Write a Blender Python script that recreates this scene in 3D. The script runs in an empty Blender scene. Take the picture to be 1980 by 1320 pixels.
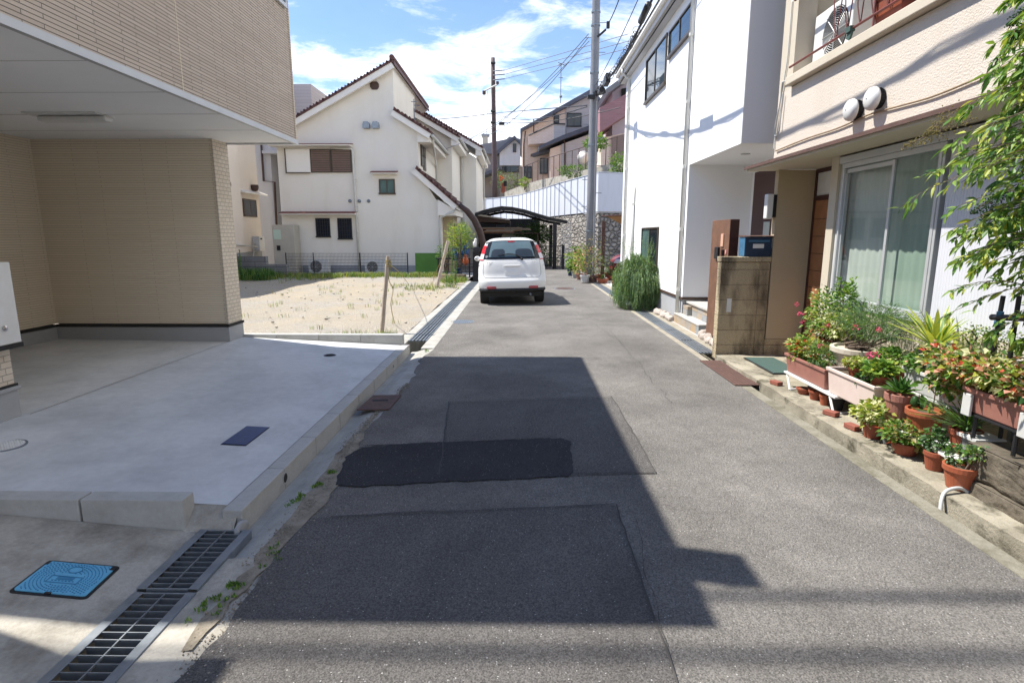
import bpy, math, random
from mathutils import Vector, noise as mn
R = random.Random(7)
scn = bpy.context.scene
COL = scn.collection
rad = math.radians
# ------------------------------------------------------------------ camera
FPX, CAMH = 1110.0, 1.62
PITCH = math.atan(205 / FPX)
YAW = math.atan(15 / math.hypot(FPX, 205))
cam = bpy.data.cameras.new('camera')
cam.sensor_width = 36.0
cam.lens = 36.0 * FPX / 1980.0
cam.clip_start = 0.05
cam.clip_end = 2000
camo = bpy.data.objects.new('camera', cam)
COL.objects.link(camo)
camo.location = (0, 0, CAMH)
camo.rotation_euler = (math.pi / 2 - PITCH, 0, YAW)
scn.camera = camo
# ------------------------------------------------------------------ sky and sun
SUNDIR = Vector((-0.58, 0.15, 1.0)).normalized()      # towards the sun
EL = math.asin(SUNDIR.z)
w = bpy.data.worlds.new('World')
scn.world = w
w.use_nodes = True
wt = w.node_tree
wt.nodes.clear()
def wn(t, **k):
    n = wt.nodes.new(t)
    for a, b in k.items(): setattr(n, a, b)
    return n
def wm(op, a, b=None, clamp=False):
    n = wn('ShaderNodeMath', operation=op, use_clamp=clamp)
    for i, s in enumerate((a, b)):
        if s is None: continue
        if isinstance(s, (int, float)): n.inputs[i].default_value = s
        else: wt.links.new(s, n.inputs[i])
    return n.outputs[0]
sky = wn('ShaderNodeTexSky', sky_type='NISHITA', sun_disc=False)
sky.sun_elevation = EL
sky.sun_rotation = math.atan2(SUNDIR.x, SUNDIR.y)
sky.air_density = 1.0
sky.dust_density = 0.6
sky.ozone_density = 1.6
tc = wn('ShaderNodeTexCoord')
sp = wn('ShaderNodeSeparateXYZ')
wt.links.new(tc.outputs['Generated'], sp.inputs[0])
zz = wm('ADD', wm('MAXIMUM', sp.outputs[2], 0.0), 0.10)
cx = wm('DIVIDE', sp.outputs[0], zz)
cyy = wm('DIVIDE', sp.outputs[1], zz)
cmb = wn('ShaderNodeCombineXYZ')
wt.links.new(cx, cmb.inputs[0]); wt.links.new(cyy, cmb.inputs[1])
def cloud_noise(scale, detail, rough, off, dist=0.0):
    mp = wn('ShaderNodeMapping')
    mp.inputs['Location'].default_value = off
    wt.links.new(cmb.outputs[0], mp.inputs[0])
    n = wn('ShaderNodeTexNoise')
    n.inputs['Scale'].default_value = scale
    n.inputs['Detail'].default_value = detail
    n.inputs['Roughness'].default_value = rough
    n.inputs['Distortion'].default_value = dist
    wt.links.new(mp.outputs[0], n.inputs['Vector'])
    return n.outputs['Fac']
n1 = cloud_noise(0.55, 3, 0.5, (3.1, 1.7, 0))
n2 = cloud_noise(2.6, 9, 0.62, (0.4, 5.2, 0), 0.3)
low = wm('SUBTRACT', 0.62, sp.outputs[2], True)        # more cloud towards the horizon
rgt = wm('MULTIPLY', wm('MULTIPLY', sp.outputs[0], wm('ADD', sp.outputs[2], 0.0)), 0.6)
mix = wm('ADD', wm('ADD', wm('MULTIPLY', n1, 0.55), wm('MULTIPLY', n2, 0.75)), wm('MULTIPLY', low, 0.55))
mix = wm('ADD', mix, rgt)
rm = wn('ShaderNodeMapRange', interpolation_type='SMOOTHSTEP')
wt.links.new(mix, rm.inputs[0])
rm.inputs[1].default_value = 0.735
rm.inputs[2].default_value = 1.0
hz = wn('ShaderNodeMapRange')                          # pale veil low down
wt.links.new(sp.outputs[2], hz.inputs[0])
hz.inputs[1].default_value = 0.02; hz.inputs[2].default_value = 0.5
hz.inputs[3].default_value = 0.30; hz.inputs[4].default_value = 0.0
veil = wm('MAXIMUM', rm.outputs[0], hz.outputs[0])
mx = wn('ShaderNodeMix', data_type='RGBA')
wt.links.new(wm('MULTIPLY', veil, 0.95), mx.inputs['Factor'])
tint = wn('ShaderNodeMix', data_type='RGBA', blend_type='MULTIPLY')
tint.inputs['Factor'].default_value = 1.0
wt.links.new(sky.outputs[0], tint.inputs['A'])
tint.inputs['B'].default_value = (.34, .50, .68, 1)
wt.links.new(tint.outputs['Result'], mx.inputs['A'])
cr = wn('ShaderNodeMix', data_type='RGBA')
wt.links.new(n2, cr.inputs['Factor'])
cr.inputs['A'].default_value = (3.5, 3.8, 4.2, 1)
cr.inputs['B'].default_value = (7.4, 7.3, 7.2, 1)
wt.links.new(cr.outputs['Result'], mx.inputs['B'])
bg = wn('ShaderNodeBackground')
bg.inputs['Strength'].default_value = 0.15
wt.links.new(mx.outputs['Result'], bg.inputs[0])
wo = wn('ShaderNodeOutputWorld')
wt.links.new(bg.outputs[0], wo.inputs[0])
sl = bpy.data.lights.new('sun', 'SUN')
sl.energy = 3.9
sl.angle = rad(0.5)
sl.color = (1.0, 0.955, 0.88)
so = bpy.data.objects.new('sun', sl)
COL.objects.link(so)
so.rotation_euler = (-SUNDIR).to_track_quat('-Z', 'Y').to_euler()
scn.view_settings.view_transform = 'Standard'
scn.view_settings.look = 'None'
scn.view_settings.exposure = 1.13
scn.view_settings.gamma = 1.0
# ------------------------------------------------------------------ measuring helpers: a line of sight met with a real plane
_c, _s = math.cos(PITCH), math.sin(PITCH)
_cy, _sy = math.cos(YAW), math.sin(YAW)
O = Vector((0, 0, CAMH))
def _ray(px, py):
    a = (px - 990) / FPX; b = (660 - py) / FPX
    y = _c + b * _s
    return Vector((a * _cy - y * _sy, a * _sy + y * _cy, -_s + b * _c))
def GZ(px, py, z=0.0):
    r = _ray(px, py); return O + r * ((z - CAMH) / r.z)
def PX(px, py, x):
    r = _ray(px, py); return O + r * (x / r.x)
def PY(px, py, y):
    r = _ray(px, py); return O + r * (y / r.y)
# ------------------------------------------------------------------ mesh helpers
ORG = {}
class MB:
    def __init__(s): s.v = []; s.f = []; s.m = []; s.g = []
    def add(s, vs, fs, m=0):
        b = len(s.v); s.g.append(b); s.v += [tuple(p) for p in vs]
        for f in fs: s.f.append(tuple(b + i for i in f)); s.m.append(m)
        return s
    def box(s, x0, x1, y0, y1, z0, z1, m=0):
        if x0 > x1: x0, x1 = x1, x0
        if y0 > y1: y0, y1 = y1, y0
        if z0 > z1: z0, z1 = z1, z0
        vs = [(x, y, z) for z in (z0, z1) for y in (y0, y1) for x in (x0, x1)]
        return s.add(vs, [(0, 2, 3, 1), (4, 5, 7, 6), (0, 1, 5, 4), (2, 6, 7, 3), (0, 4, 6, 2), (1, 3, 7, 5)], m)
    def obox(s, c, sx, sy, sz, rz=0, rx=0, ry=0, m=0):
        from mathutils import Euler
        e = Euler((rx, ry, rz)).to_matrix(); c = Vector(c)
        vs = [c + e @ Vector((x * sx / 2, y * sy / 2, z * sz / 2)) for z in (-1, 1) for y in (-1, 1) for x in (-1, 1)]
        return s.add(vs, [(0, 2, 3, 1), (4, 5, 7, 6), (0, 1, 5, 4), (2, 6, 7, 3), (0, 4, 6, 2), (1, 3, 7, 5)], m)
    def prism(s, poly, off, m=0):
        n = len(poly); off = Vector(off)
        vs = [Vector(p) for p in poly] + [Vector(p) + off for p in poly]
        fs = [tuple(range(n)), tuple(range(2 * n - 1, n - 1, -1))]
        fs += [(i, (i + 1) % n, n + (i + 1) % n, n + i) for i in range(n)]
        return s.add(vs, fs, m)
    def quad(s, *p, m=0): return s.add(p, [tuple(range(len(p)))], m)
    def tube(s, path, r, n=8, m=0, caps=True):
        P = [Vector(p) for p in path]
        rs = r if isinstance(r, (list, tuple)) else [r] * len(P)
        up = None; rings = []
        for i, p in enumerate(P):
            d = (P[min(i + 1, len(P) - 1)] - P[max(i - 1, 0)])
            if d.length < 1e-9: d = Vector((0, 0, 1))
            d.normalize()
            if up is None: up = Vector((0, 0, 1)) if abs(d.z) < .9 else Vector((1, 0, 0))
            a = d.cross(up)
            if a.length < 1e-4: a = d.cross(Vector((0, 1, 0)))
            a.normalize(); b = d.cross(a).normalized(); up = a.cross(d)
            rings.append([p + (a * math.cos(t) + b * math.sin(t)) * rs[i] for t in [2 * math.pi * k / n for k in range(n)]])
        vs = [q for rg in rings for q in rg]
        fs = [(i * n + k, i * n + (k + 1) % n, (i + 1) * n + (k + 1) % n, (i + 1) * n + k) for i in range(len(P) - 1) for k in range(n)]
        if caps: fs += [tuple(range(n - 1, -1, -1)), tuple((len(P) - 1) * n + k for k in range(n))]
        return s.add(vs, fs, m)
    def lathe(s, prof, c, n=20, m=0, axis='z', cap=True, sx=1, sy=1):
        c = Vector(c); vs = []
        for r, h in prof:
            for k in range(n):
                t = 2 * math.pi * k / n
                a, b = r * math.cos(t) * sx, r * math.sin(t) * sy
                vs.append(c + (Vector((a, b, h)) if axis == 'z' else Vector((h, a, b)) if axis == 'x' else Vector((a, h, b))))
        L = len(prof)
        fs = [(i * n + k, i * n + (k + 1) % n, (i + 1) * n + (k + 1) % n, (i + 1) * n + k) for i in range(L - 1) for k in range(n)]
        if cap: fs += [tuple(range(n - 1, -1, -1)), tuple((L - 1) * n + k for k in range(n))]
        return s.add(vs, fs, m)
    def blob(s, c, rx, ry, rz, n=14, k=8, m=0, amp=0.0, seed=0):
        c = Vector(c); prof = []
        vs = []
        for i in range(k + 1):
            ph = math.pi * i / k
            for j in range(n):
                t = 2 * math.pi * j / n
                d = Vector((math.sin(ph) * math.cos(t), math.sin(ph) * math.sin(t), math.cos(ph)))
                a = 1 + amp * mn.noise(d * 1.7 + Vector((seed, seed * .3, 0)))
                vs.append(c + Vector((d.x * rx, d.y * ry, d.z * rz)) * a)
        return s.add(vs, [(i * n + j, (i + 1) * n + j, (i + 1) * n + (j + 1) % n, i * n + (j + 1) % n) for i in range(k) for j in range(n)], m)
    def grid(s, fn, nu, nv, m=0):
        vs = [fn(i / nu, j / nv) for i in range(nu + 1) for j in range(nv + 1)]
        return s.add(vs, [(i * (nv + 1) + j, (i + 1) * (nv + 1) + j, (i + 1) * (nv + 1) + j + 1, i * (nv + 1) + j + 1) for i in range(nu) for j in range(nv)], m)
    def leaf(s, p, d, L, W, m=0, fold=.35, droop=.2, two=False, roll=None):
        p = Vector(p); d = Vector(d).normalized()
        up = Vector((0, 0, 1)) if abs(d.z) < .95 else Vector((1, 0, 0))
        a = d.cross(up).normalized(); u = a.cross(d).normalized()
        t = R.uniform(-.9, .9) if roll is None else roll
        a, u = a * math.cos(t) + u * math.sin(t), u * math.cos(t) - a * math.sin(t)
        g = Vector((0, 0, -droop * L))
        if two:
            c1 = p + d * L * .35 + g * .15; c2 = p + d * L * .7 + g * .5; tp = p + d * L + g
            f1 = u * W * fold * .5
            vs = [p, c1 - a * W * .5 + f1, c1, c1 + a * W * .5 + f1, c2 - a * W * .36 + f1 * .7, c2, c2 + a * W * .36 + f1 * .7, tp]
            return s.add(vs, [(0, 2, 1), (0, 3, 2), (1, 2, 5, 4), (2, 3, 6, 5), (4, 5, 7), (5, 6, 7)], m)
        c = p + d * L * .45 + g * .3
        vs = [p, c - a * W * .5 + u * W * fold * .5, p + d * L + g, c + a * W * .5 + u * W * fold * .5]
        return s.add(vs, [(0, 2, 1), (0, 3, 2)], m)
    def build(s, name, mats, parent=None, origin=None, smooth=False, bevel=0.0, label=None):
        me = bpy.data.meshes.new(name)
        if parent is not None: o0 = Vector(ORG[parent.name])
        elif origin is not None: o0 = Vector(origin)
        else:
            xs = [v[0] for v in s.v]; ys = [v[1] for v in s.v]; zs = [v[2] for v in s.v]
            o0 = Vector(((min(xs) + max(xs)) / 2, (min(ys) + max(ys)) / 2, min(zs)))
        me.from_pydata([(v[0] - o0.x, v[1] - o0.y, v[2] - o0.z) for v in s.v], [], s.f)
        if not isinstance(mats, (list, tuple)): mats = [mats]
        for mm in mats: me.materials.append(mm)
        if len(mats) > 1: me.polygons.foreach_set('material_index', s.m)
        if smooth: me.polygons.foreach_set('use_smooth', [True] * len(me.polygons))
        me.update()
        o = bpy.data.objects.new(name, me)
        COL.objects.link(o)
        if parent is not None: o.parent = parent
        else: o.location = o0
        ORG[o.name] = tuple(o0)
        if bevel:
            b = o.modifiers.new('bevel', 'BEVEL'); b.width = bevel; b.segments = 2; b.limit_method = 'ANGLE'; b.angle_limit = rad(40)
        if smooth == 'auto':
            pass
        if label: o['label'] = label
        return o
def each(mb, name, mats, parent, **k):
    # one object per separately added shape
    out = []
    st = mb.g + [len(mb.v)]
    for a, b in zip(st, st[1:]):
        q = MB(); q.v = mb.v[a:b]
        for f, m in zip(mb.f, mb.m):
            if a <= f[0] < b: q.f.append(tuple(i - a for i in f)); q.m.append(m)
        out.append(q.build(name, mats, parent, **k))
    return out
def thing(name, label, cat, loc=(0, 0, 0), group=None):
    o = bpy.data.objects.new(name, None); COL.objects.link(o)
    o.location = loc; o.empty_display_size = .2; ORG[o.name] = tuple(loc)
    o['label'] = label; o['category'] = cat
    if group: o['group'] = group
    return o
def tag(o, label, cat, group=None, kind=None):
    o['label'] = label; o['category'] = cat
    if group: o['group'] = group
    if kind: o['kind'] = kind
    return o
def struct(o, kind='structure', label=None):
    o['kind'] = kind
    if label: o['label'] = label
    return o
def kids(o): return [c for c in COL.objects if c.parent == o]
def dup(root, loc, rotz=0.0, label=None, scale=None):
    def cp(o, par):
        c = o.copy(); COL.objects.link(c); c.parent = par
        for ch in kids(o): cp(ch, c)
        return c
    r = cp(root, None); r.location = loc; r.rotation_euler[2] = rotz
    if scale: r.scale = scale
    if label: r['label'] = label
    return r
def text_mesh(body, size, depth=0.001):
    cu = bpy.data.curves.new('t', 'FONT'); cu.body = body; cu.size = size; cu.extrude = depth
    cu.align_x = 'CENTER'; cu.align_y = 'CENTER'
    o = bpy.data.objects.new('t', cu)
    me = bpy.data.meshes.new_from_object(o)
    mb = MB(); mb.v = [tuple(v.co) for v in me.vertices]; mb.f = [tuple(p.vertices) for p in me.polygons]; mb.m = [0] * len(mb.f)
    bpy.data.objects.remove(o); bpy.data.curves.remove(cu)
    return mb
# ------------------------------------------------------------------ materials
class NT:
    def __init__(s, name):
        s.mat = bpy.data.materials.new(name); s.mat.use_nodes = True
        s.t = s.mat.node_tree; s.b = s.t.nodes['Principled BSDF']
        s.out = s.t.nodes['Material Output']
        s.co = s.n('ShaderNodeTexCoord').outputs['Object']
    def n(s, t, **k):
        n = s.t.nodes.new(t)
        for a, b in k.items(): setattr(n, a, b)
        return n
    def l(s, a, b): s.t.links.new(a, b)
    def setin(s, sock, v):
        if hasattr(v, 'is_output') or isinstance(v, bpy.types.NodeSocket): s.l(v, sock)
        elif isinstance(v, (tuple, list)) and len(v) == 3 and sock.type == 'RGBA': sock.default_value = (*v, 1)
        else: sock.default_value = v
    def math(s, op, a, b=None, clamp=False):
        n = s.n('ShaderNodeMath', operation=op, use_clamp=clamp); s.setin(n.inputs[0], a)
        if b is not None: s.setin(n.inputs[1], b)
        return n.outputs[0]
    def mapv(s, v, scale=(1, 1, 1), loc=(0, 0, 0), rot=(0, 0, 0)):
        n = s.n('ShaderNodeMapping'); s.l(v, n.inputs[0]); n.inputs['Scale'].default_value = scale
        n.inputs['Location'].default_value = loc; n.inputs['Rotation'].default_value = rot
        return n.outputs[0]
    def noise(s, scale, detail=4, rough=.55, vec=None, out='Fac', dist=0):
        n = s.n('ShaderNodeTexNoise'); n.inputs['Scale'].default_value = scale; n.inputs['Detail'].default_value = detail
        n.inputs['Roughness'].default_value = rough; n.inputs['Distortion'].default_value = dist
        s.l(vec or s.co, n.inputs['Vector']); return n.outputs[out]
    def vor(s, scale, feat='F1', out='Distance', vec=None, rnd=1):
        n = s.n('ShaderNodeTexVoronoi', feature=feat); n.inputs['Scale'].default_value = scale
        n.inputs['Randomness'].default_value = rnd
        s.l(vec or s.co, n.inputs['Vector']); return n.outputs[out]
    def rng(s, v, a, b, c=0., d=1., smooth=False):
        n = s.n('ShaderNodeMapRange'); s.l(v, n.inputs[0])
        if smooth: n.interpolation_type = 'SMOOTHSTEP'
        for i, q in enumerate((a, b, c, d)): n.inputs[i + 1].default_value = q
        return n.outputs[0]
    def mix(s, f, a, b, bt='MIX'):
        n = s.n('ShaderNodeMix', data_type='RGBA', blend_type=bt)
        s.setin(n.inputs['Factor'], f); s.setin(n.inputs['A'], a); s.setin(n.inputs['B'], b)
        return n.outputs['Result']
    def bump(s, h, strength=.3, dist=.01, prev=None):
        n = s.n('ShaderNodeBump'); n.inputs['Strength'].default_value = strength; n.inputs['Distance'].default_value = dist
        s.l(h, n.inputs['Height'])
        if prev: s.l(prev, n.inputs['Normal'])
        s.l(n.outputs[0], s.b.inputs['Normal']); return n.outputs[0]
    def set(s, col=None, rough=None, metal=None, spec=None, **k):
        if col is not None: s.setin(s.b.inputs['Base Color'], col)
        if rough is not None: s.setin(s.b.inputs['Roughness'], rough)
        if metal is not None: s.b.inputs['Metallic'].default_value = metal
        if spec is not None: s.b.inputs['Specular IOR Level'].default_value = spec
        for a, b in k.items(): s.setin(s.b.inputs[a], b)
        return s.mat
    def wallvec(s):
        sp = s.n('ShaderNodeSeparateXYZ'); s.l(s.co, sp.inputs[0])
        c = s.n('ShaderNodeCombineXYZ'); s.l(s.math('ADD', sp.outputs[0], sp.outputs[1]), c.inputs[0]); s.l(sp.outputs[2], c.inputs[1])
        return c.outputs[0]
    def zup(s):
        sp = s.n('ShaderNodeSeparateXYZ'); s.l(s.co, sp.inputs[0]); return sp.outputs
def simple(name, c1, c2=None, scale=3, rough=.7, bump=0, bscale=60, metal=0, spec=.4, bd=.004):
    n = NT(name)
    c2 = c2 or tuple(v * .8 for v in c1)
    f = n.rng(n.noise(scale, 6, .6), .3, .7)
    n.set(n.mix(f, c1, c2), rough, metal, spec)
    if bump: n.bump(n.noise(bscale, 3), bump, bd)
    return n.mat
def leafmat(name, c, tr=.35, rough=.45):
    n = NT(name)
    f = n.noise(23, 2)
    col = n.mix(n.rng(f, .3, .7), tuple(v * .72 for v in c), tuple(min(1, v * 1.25) for v in c))
    n.set(col, rough, 0, .35)
    t = n.n('ShaderNodeBsdfTranslucent'); n.l(n.mix(.5, col, (c[0] * 1.6, c[1] * 1.5, c[2] * .6)), t.inputs[0])
    m = n.n('ShaderNodeMixShader'); m.inputs[0].default_value = tr
    n.l(n.b.outputs[0], m.inputs[1]); n.l(t.outputs[0], m.inputs[2]); n.l(m.outputs[0], n.out.inputs[0])
    return n.mat
def stucco(name, c1, stain=(.35, .31, .25), st=.35, bump=.35, bscale=45, vs=1.0):
    n = NT(name)
    big = n.rng(n.noise(.5 * vs, 6, .6), .35, .75)
    streak = n.rng(n.noise(1.2, 5, .6, n.mapv(n.co, (1.3, 1.3, .3))), .5, .95, 0, .7)
    f = n.math('MULTIPLY', n.math('ADD', n.math('MULTIPLY', big, .5), streak), st, True)
    n.set(n.mix(f, c1, stain), .9, 0, .2)
    n.bump(n.noise(bscale, 4, .6), bump, .008)
    return n.mat
def siding(name, c1, c2, rh=.03, bw=.45, mortar=.0035, dark=.35, bump=.6, sc=1):
    n = NT(name); v = n.wallvec()
    b = n.n('ShaderNodeTexBrick'); n.l(v, b.inputs['Vector'])
    b.inputs['Scale'].default_value = 1; b.inputs['Brick Width'].default_value = bw; b.inputs['Row Height'].default_value = rh
    b.inputs['Mortar Size'].default_value = mortar; b.inputs['Mortar Smooth'].default_value = .3; b.inputs['Bias'].default_value = 0
    b.offset = .37; b.offset_frequency = 2
    b.inputs['Color1'].default_value = (*c1, 1); b.inputs['Color2'].default_value = (*c2, 1)
    b.inputs['Mortar'].default_value = tuple(x * dark for x in c2) + (1,)
    col = n.mix(n.rng(n.noise(60, 3, .6, n.mapv(n.co, (1, 1, 6))), .3, .8, 0, .25), b.outputs['Color'], tuple(x * .6 for x in c1))
    n.set(col, .75, 0, .3)
    h = n.math('SUBTRACT', n.math('MULTIPLY', n.noise(70, 3), .25), b.outputs['Fac'])
    n.bump(h, bump, .006)
    return n.mat
def asphalt(name, base, chip=.35, spread=.35, amount=.5):
    n = NT(name)
    big = n.rng(n.noise(.9, 6, .62), .3, .7)
    mid = n.rng(n.noise(7, 4, .6), .3, .7)
    c = n.mix(big, tuple(v * (1 - spread * .5) for v in base), tuple(v * (1 + spread * .6) for v in base))
    c = n.mix(n.math('MULTIPLY', mid, .35), c, tuple(v * .72 for v in base))
    c = n.mix(n.math('MULTIPLY', n.rng(n.noise(.55, 7, .7, n.mapv(n.co, (1.6, .5, 1))), .50, .72), .5), c, (base[0] * .58, base[1] * .57, base[2] * .56))
    vc = n.vor(170, out='Color')
    sepr = n.n('ShaderNodeSeparateColor'); n.l(vc, sepr.inputs[0])
    st = n.rng(sepr.outputs[0], 0, 1, .62, 1.4)
    c = n.mix(1.0, c, st, 'MULTIPLY')
    d = n.vor(95); ch = n.n('ShaderNodeSeparateColor'); n.l(n.vor(95, out='Color'), ch.inputs[0])
    fl = n.math('MULTIPLY', n.math('LESS_THAN', d, .3), n.math('GREATER_THAN', ch.outputs[1], 1 - .09 * amount))
    c = n.mix(fl, c, (chip, chip * .97, chip * .92))
    dk = n.math('MULTIPLY', n.math('LESS_THAN', d, .35), n.math('LESS_THAN', ch.outputs[2], .12))
    c = n.mix(n.math('MULTIPLY', dk, .55), c, tuple(v * .35 for v in base))
    n.set(c, .92, 0, .25)
    n.bump(n.math('ADD', n.vor(120), n.math('MULTIPLY', n.noise(300, 2), .6)), .7, .006)
    return n.mat
def concrete(name, c, dirt=(.12, .11, .09), amt=.4, scale=1.2, bump=.3, fine=120, streaks=None):
    n = NT(name)
    f = n.math('MULTIPLY', n.rng(n.noise(scale, 8, .65), .42, .75), amt)
    g = n.rng(n.noise(scale * 11, 5, .7), .35, .8, 0, amt * .5)
    col = n.mix(n.math('ADD', f, g, True), c, dirt)
    n.set(col, .88, 0, .25)
    n.bump(n.math('ADD', n.noise(fine, 4, .7), n.math('MULTIPLY', n.noise(scale * 9, 5), .8)), bump, .006)
    return n.mat
def glassmat(name, tintc=(.02, .03, .035), mixf=.25, rough=.03):
    n = NT(name)
    gl = n.n('ShaderNodeBsdfGlossy'); gl.inputs['Roughness'].default_value = rough; gl.inputs[0].default_value = (.9, .93, .95, 1)
    tr = n.n('ShaderNodeBsdfTransparent'); tr.inputs[0].default_value = (*tintc, 1)
    fr = n.n('ShaderNodeLayerWeight'); fr.inputs[0].default_value = .5
    f = n.math('ADD', n.math('MULTIPLY', n.math('POWER', fr.outputs['Facing'], 4.0), .7), mixf * .2, True)
    m = n.n('ShaderNodeMixShader'); n.l(f, m.inputs[0]); n.l(tr.outputs[0], m.inputs[1]); n.l(gl.outputs[0], m.inputs[2])
    n.l(m.outputs[0], n.out.inputs[0])
    return n.mat
M = {}
M['siding'] = siding('siding', (.53, .445, .365), (.62, .53, .44), .0303, .46, .0035, .30, .8)
M['siding_in'] = siding('siding_in', (.76, .66, .51), (.80, .70, .55), .0303, .9, .0028, .50, .5)
M['mosaic'] = siding('mosaic', (.62, .53, .42), (.68, .60, .49), .05, .1, .004, .5, .5)
M['soffit'] = simple('soffit', (.88, .88, .87), (.84, .84, .83), 2, .6)
M['alu'] = simple('alu', (.55, .56, .57), (.48, .49, .50), 3, .4, metal=.4)
M['galv'] = simple('galv', (.22, .25, .28), (.34, .37, .40), 9, .42, metal=.7, bump=.1)
M['galvd'] = simple('galvd', (.17, .20, .23), (.27, .30, .33), 9, .5, metal=.5)
M['found'] = concrete('found', (.36, .365, .37), (.2, .2, .2), .25, 1.5, .1)
M['slab'] = concrete('slab', (.60, .605, .60), (.38, .385, .385), .75, 1.3, .15, 60)
M['slab2'] = concrete('slab2', (.50, .48, .44), (.26, .24, .20), .5, 2.3, .15)
M['apron'] = concrete('apron', (.46, .43, .37), (.20, .18, .145), .85, 3.4, .9, 70)
M['kerb'] = concrete('kerb', (.46, .455, .43), (.25, .24, .21), .5, 4, .4, 150)
M['gutter'] = concrete('gutter', (.40, .39, .355), (.20, .185, .15), .6, 3, .3)
M['gutterwarm'] = concrete('gutterwarm', (.35, .315, .25), (.17, .15, .11), .7, 3, .4)
M['oldgutter'] = concrete('oldgutter', (.27, .25, .20), (.09, .085, .05), .9, 3.4, .8)
M['dirt'] = concrete('dirt', (.33, .29, .23), (.12, .10, .07), .9, 6, 1.0, 70)
M['asphalt'] = asphalt('asphalt', (.158, .147, .133), .38, .65, .5)
M['asphalt_old'] = asphalt('asphalt_old', (.114, .107, .100), .38, .5, .6)
M['asphalt_new'] = asphalt('asphalt_new', (.036, .036, .039), .28, .6, .5)
M['line'] = simple('line', (.045, .043, .04), (.07, .065, .06), 20, .9)
M['cabinet'] = simple('cabinet', (.50, .46, .38), (.42, .39, .33), 3, .5)
M['n1'] = stucco('n1', (.80, .71, .61), (.55, .45, .34), .4, .3, 40)
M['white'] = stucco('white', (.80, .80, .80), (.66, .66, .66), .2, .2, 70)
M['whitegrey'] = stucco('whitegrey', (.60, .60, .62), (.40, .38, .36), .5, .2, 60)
M['cream'] = stucco('cream', (.83, .785, .70), (.58, .50, .38), .5, .3, 40)
M['creamtrim'] = stucco('creamtrim', (.86, .82, .75), (.5, .44, .36), .3, .15)
M['beige'] = stucco('beige', (.62, .555, .475), (.44, .36, .27), .5, 1.0, 60)
M['beigesmooth'] = stucco('beigesmooth', (.56, .50, .40), (.36, .29, .2), .5, .3, 80)
M['tan'] = stucco('tan', (.47, .385, .26), (.33, .25, .16), .45, .3, 120)
M['pinkwall'] = siding('pinkwall', (.82, .62, .50), (.86, .68, .56), .12, .3, .008, .7, .3)
M['greysiding'] = siding('greysiding', (.50, .46, .44), (.54, .50, .48), .15, 2, .008, .7, .3)
M['maroon'] = siding('maroon', (.33, .18, .19), (.38, .21, .22), .14, .5, .008, .7, .3)
M['redtrim'] = simple('redtrim', (.20, .045, .035), (.13, .05, .04), 8, .5)
M['rooftile'] = simple('rooftile', (.13, .045, .035), (.07, .035, .03), 5, .55)
M['darkroof'] = simple('darkroof', (.075, .085, .115), (.10, .105, .13), 3, .6)
M['greyroof'] = simple('greyroof', (.22, .22, .25), (.18, .18, .19), 1, .6)
M['brown'] = simple('brown', (.085, .045, .03), (.05, .028, .02), 6, .5)
M['shutter'] = simple('shutter', (.24, .16, .14), (.20, .14, .12), 6, .45)
M['bronze'] = simple('bronze', (.10, .075, .055), (.07, .055, .04), 4, .4, metal=.4)
M['black'] = simple('black', (.012, .012, .014), (.02, .02, .022), 4, .45)
M['blackgloss'] = simple('blackgloss', (.01, .01, .012), (.015, .015, .016), 4, .15)
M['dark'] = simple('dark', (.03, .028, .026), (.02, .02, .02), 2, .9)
M['darkglass'] = simple('darkglass', (.015, .02, .028), (.02, .03, .035), 1, .06, spec=.6)
M['navyglass'] = simple('navyglass', (.008, .013, .026), (.01, .015, .03), 1, .25, spec=.15)
M['skyglass'] = simple('skyglass', (.05, .08, .10), (.04, .06, .08), 1, .03, spec=1.0, metal=.2)
M['greenglass'] = simple('greenglass', (.10, .17, .155), (.06, .11, .10), 2, .25)
M['plastic_w'] = simple('plastic_w', (.70, .70, .68), (.62, .61, .58), 6, .4)
M['plastic_g'] = simple('plastic_g', (.45, .45, .44), (.40, .40, .38), 6, .45)
M['steelpipe'] = simple('steelpipe', (.60, .59, .55), (.5, .49, .45), 6, .45)
M['pipe_w'] = simple('pipe_w', (.66, .65, .60), (.58, .57, .52), 4, .4)
M['rust'] = simple('rust', (.13, .07, .055), (.085, .05, .04), 14, .8, .5, 80)
M['polecon'] = concrete('polecon', (.24, .245, .26), (.14, .145, .155), .5, 2, .1)
M['polewood'] = simple('polewood', (.12, .085, .085), (.08, .06, .06), 3, .8, .3, 30)
M['wire'] = simple('wire', (.03, .03, .035), (.03, .03, .035), 1, .6)
M['wiregrey'] = simple('wiregrey', (.16, .17, .20), (.16, .17, .20), 1, .6)
M['stake'] = simple('stake', (.50, .42, .34), (.36, .30, .25), 12, .85, .4, 60)
M['rope'] = simple('rope', (.42, .33, .10), (.25, .2, .1), 60, .9)
M['fencewhite'] = simple('fencewhite', (.62, .65, .71), (.55, .58, .64), 2, .45)
M['fencepost'] = simple('fencepost', (.46, .48, .53), (.40, .42, .47), 2, .4)
M['wooddoor'] = simple('wooddoor', (.36, .16, .07), (.27, .115, .05), 7, .5)
M['reddark'] = simple('reddark', (.065, .022, .02), (.05, .018, .016), 5, .4)
M['signwood'] = simple('signwood', (.19, .095, .055), (.13, .065, .04), 9, .6, .2, 50)
M['blue'] = simple('blue', (.05, .17, .30), (.035, .10, .18), 20, .5)
M['navy'] = simple('navy', (.018, .04, .085), (.012, .028, .06), 8, .45)
M['ribblue'] = simple('ribblue', (.05, .22, .38), (.045, .2, .34), 9, .6)
M['coverblue'] = simple('coverblue', (.14, .44, .64), (.12, .39, .58), 9, .55)
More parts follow.
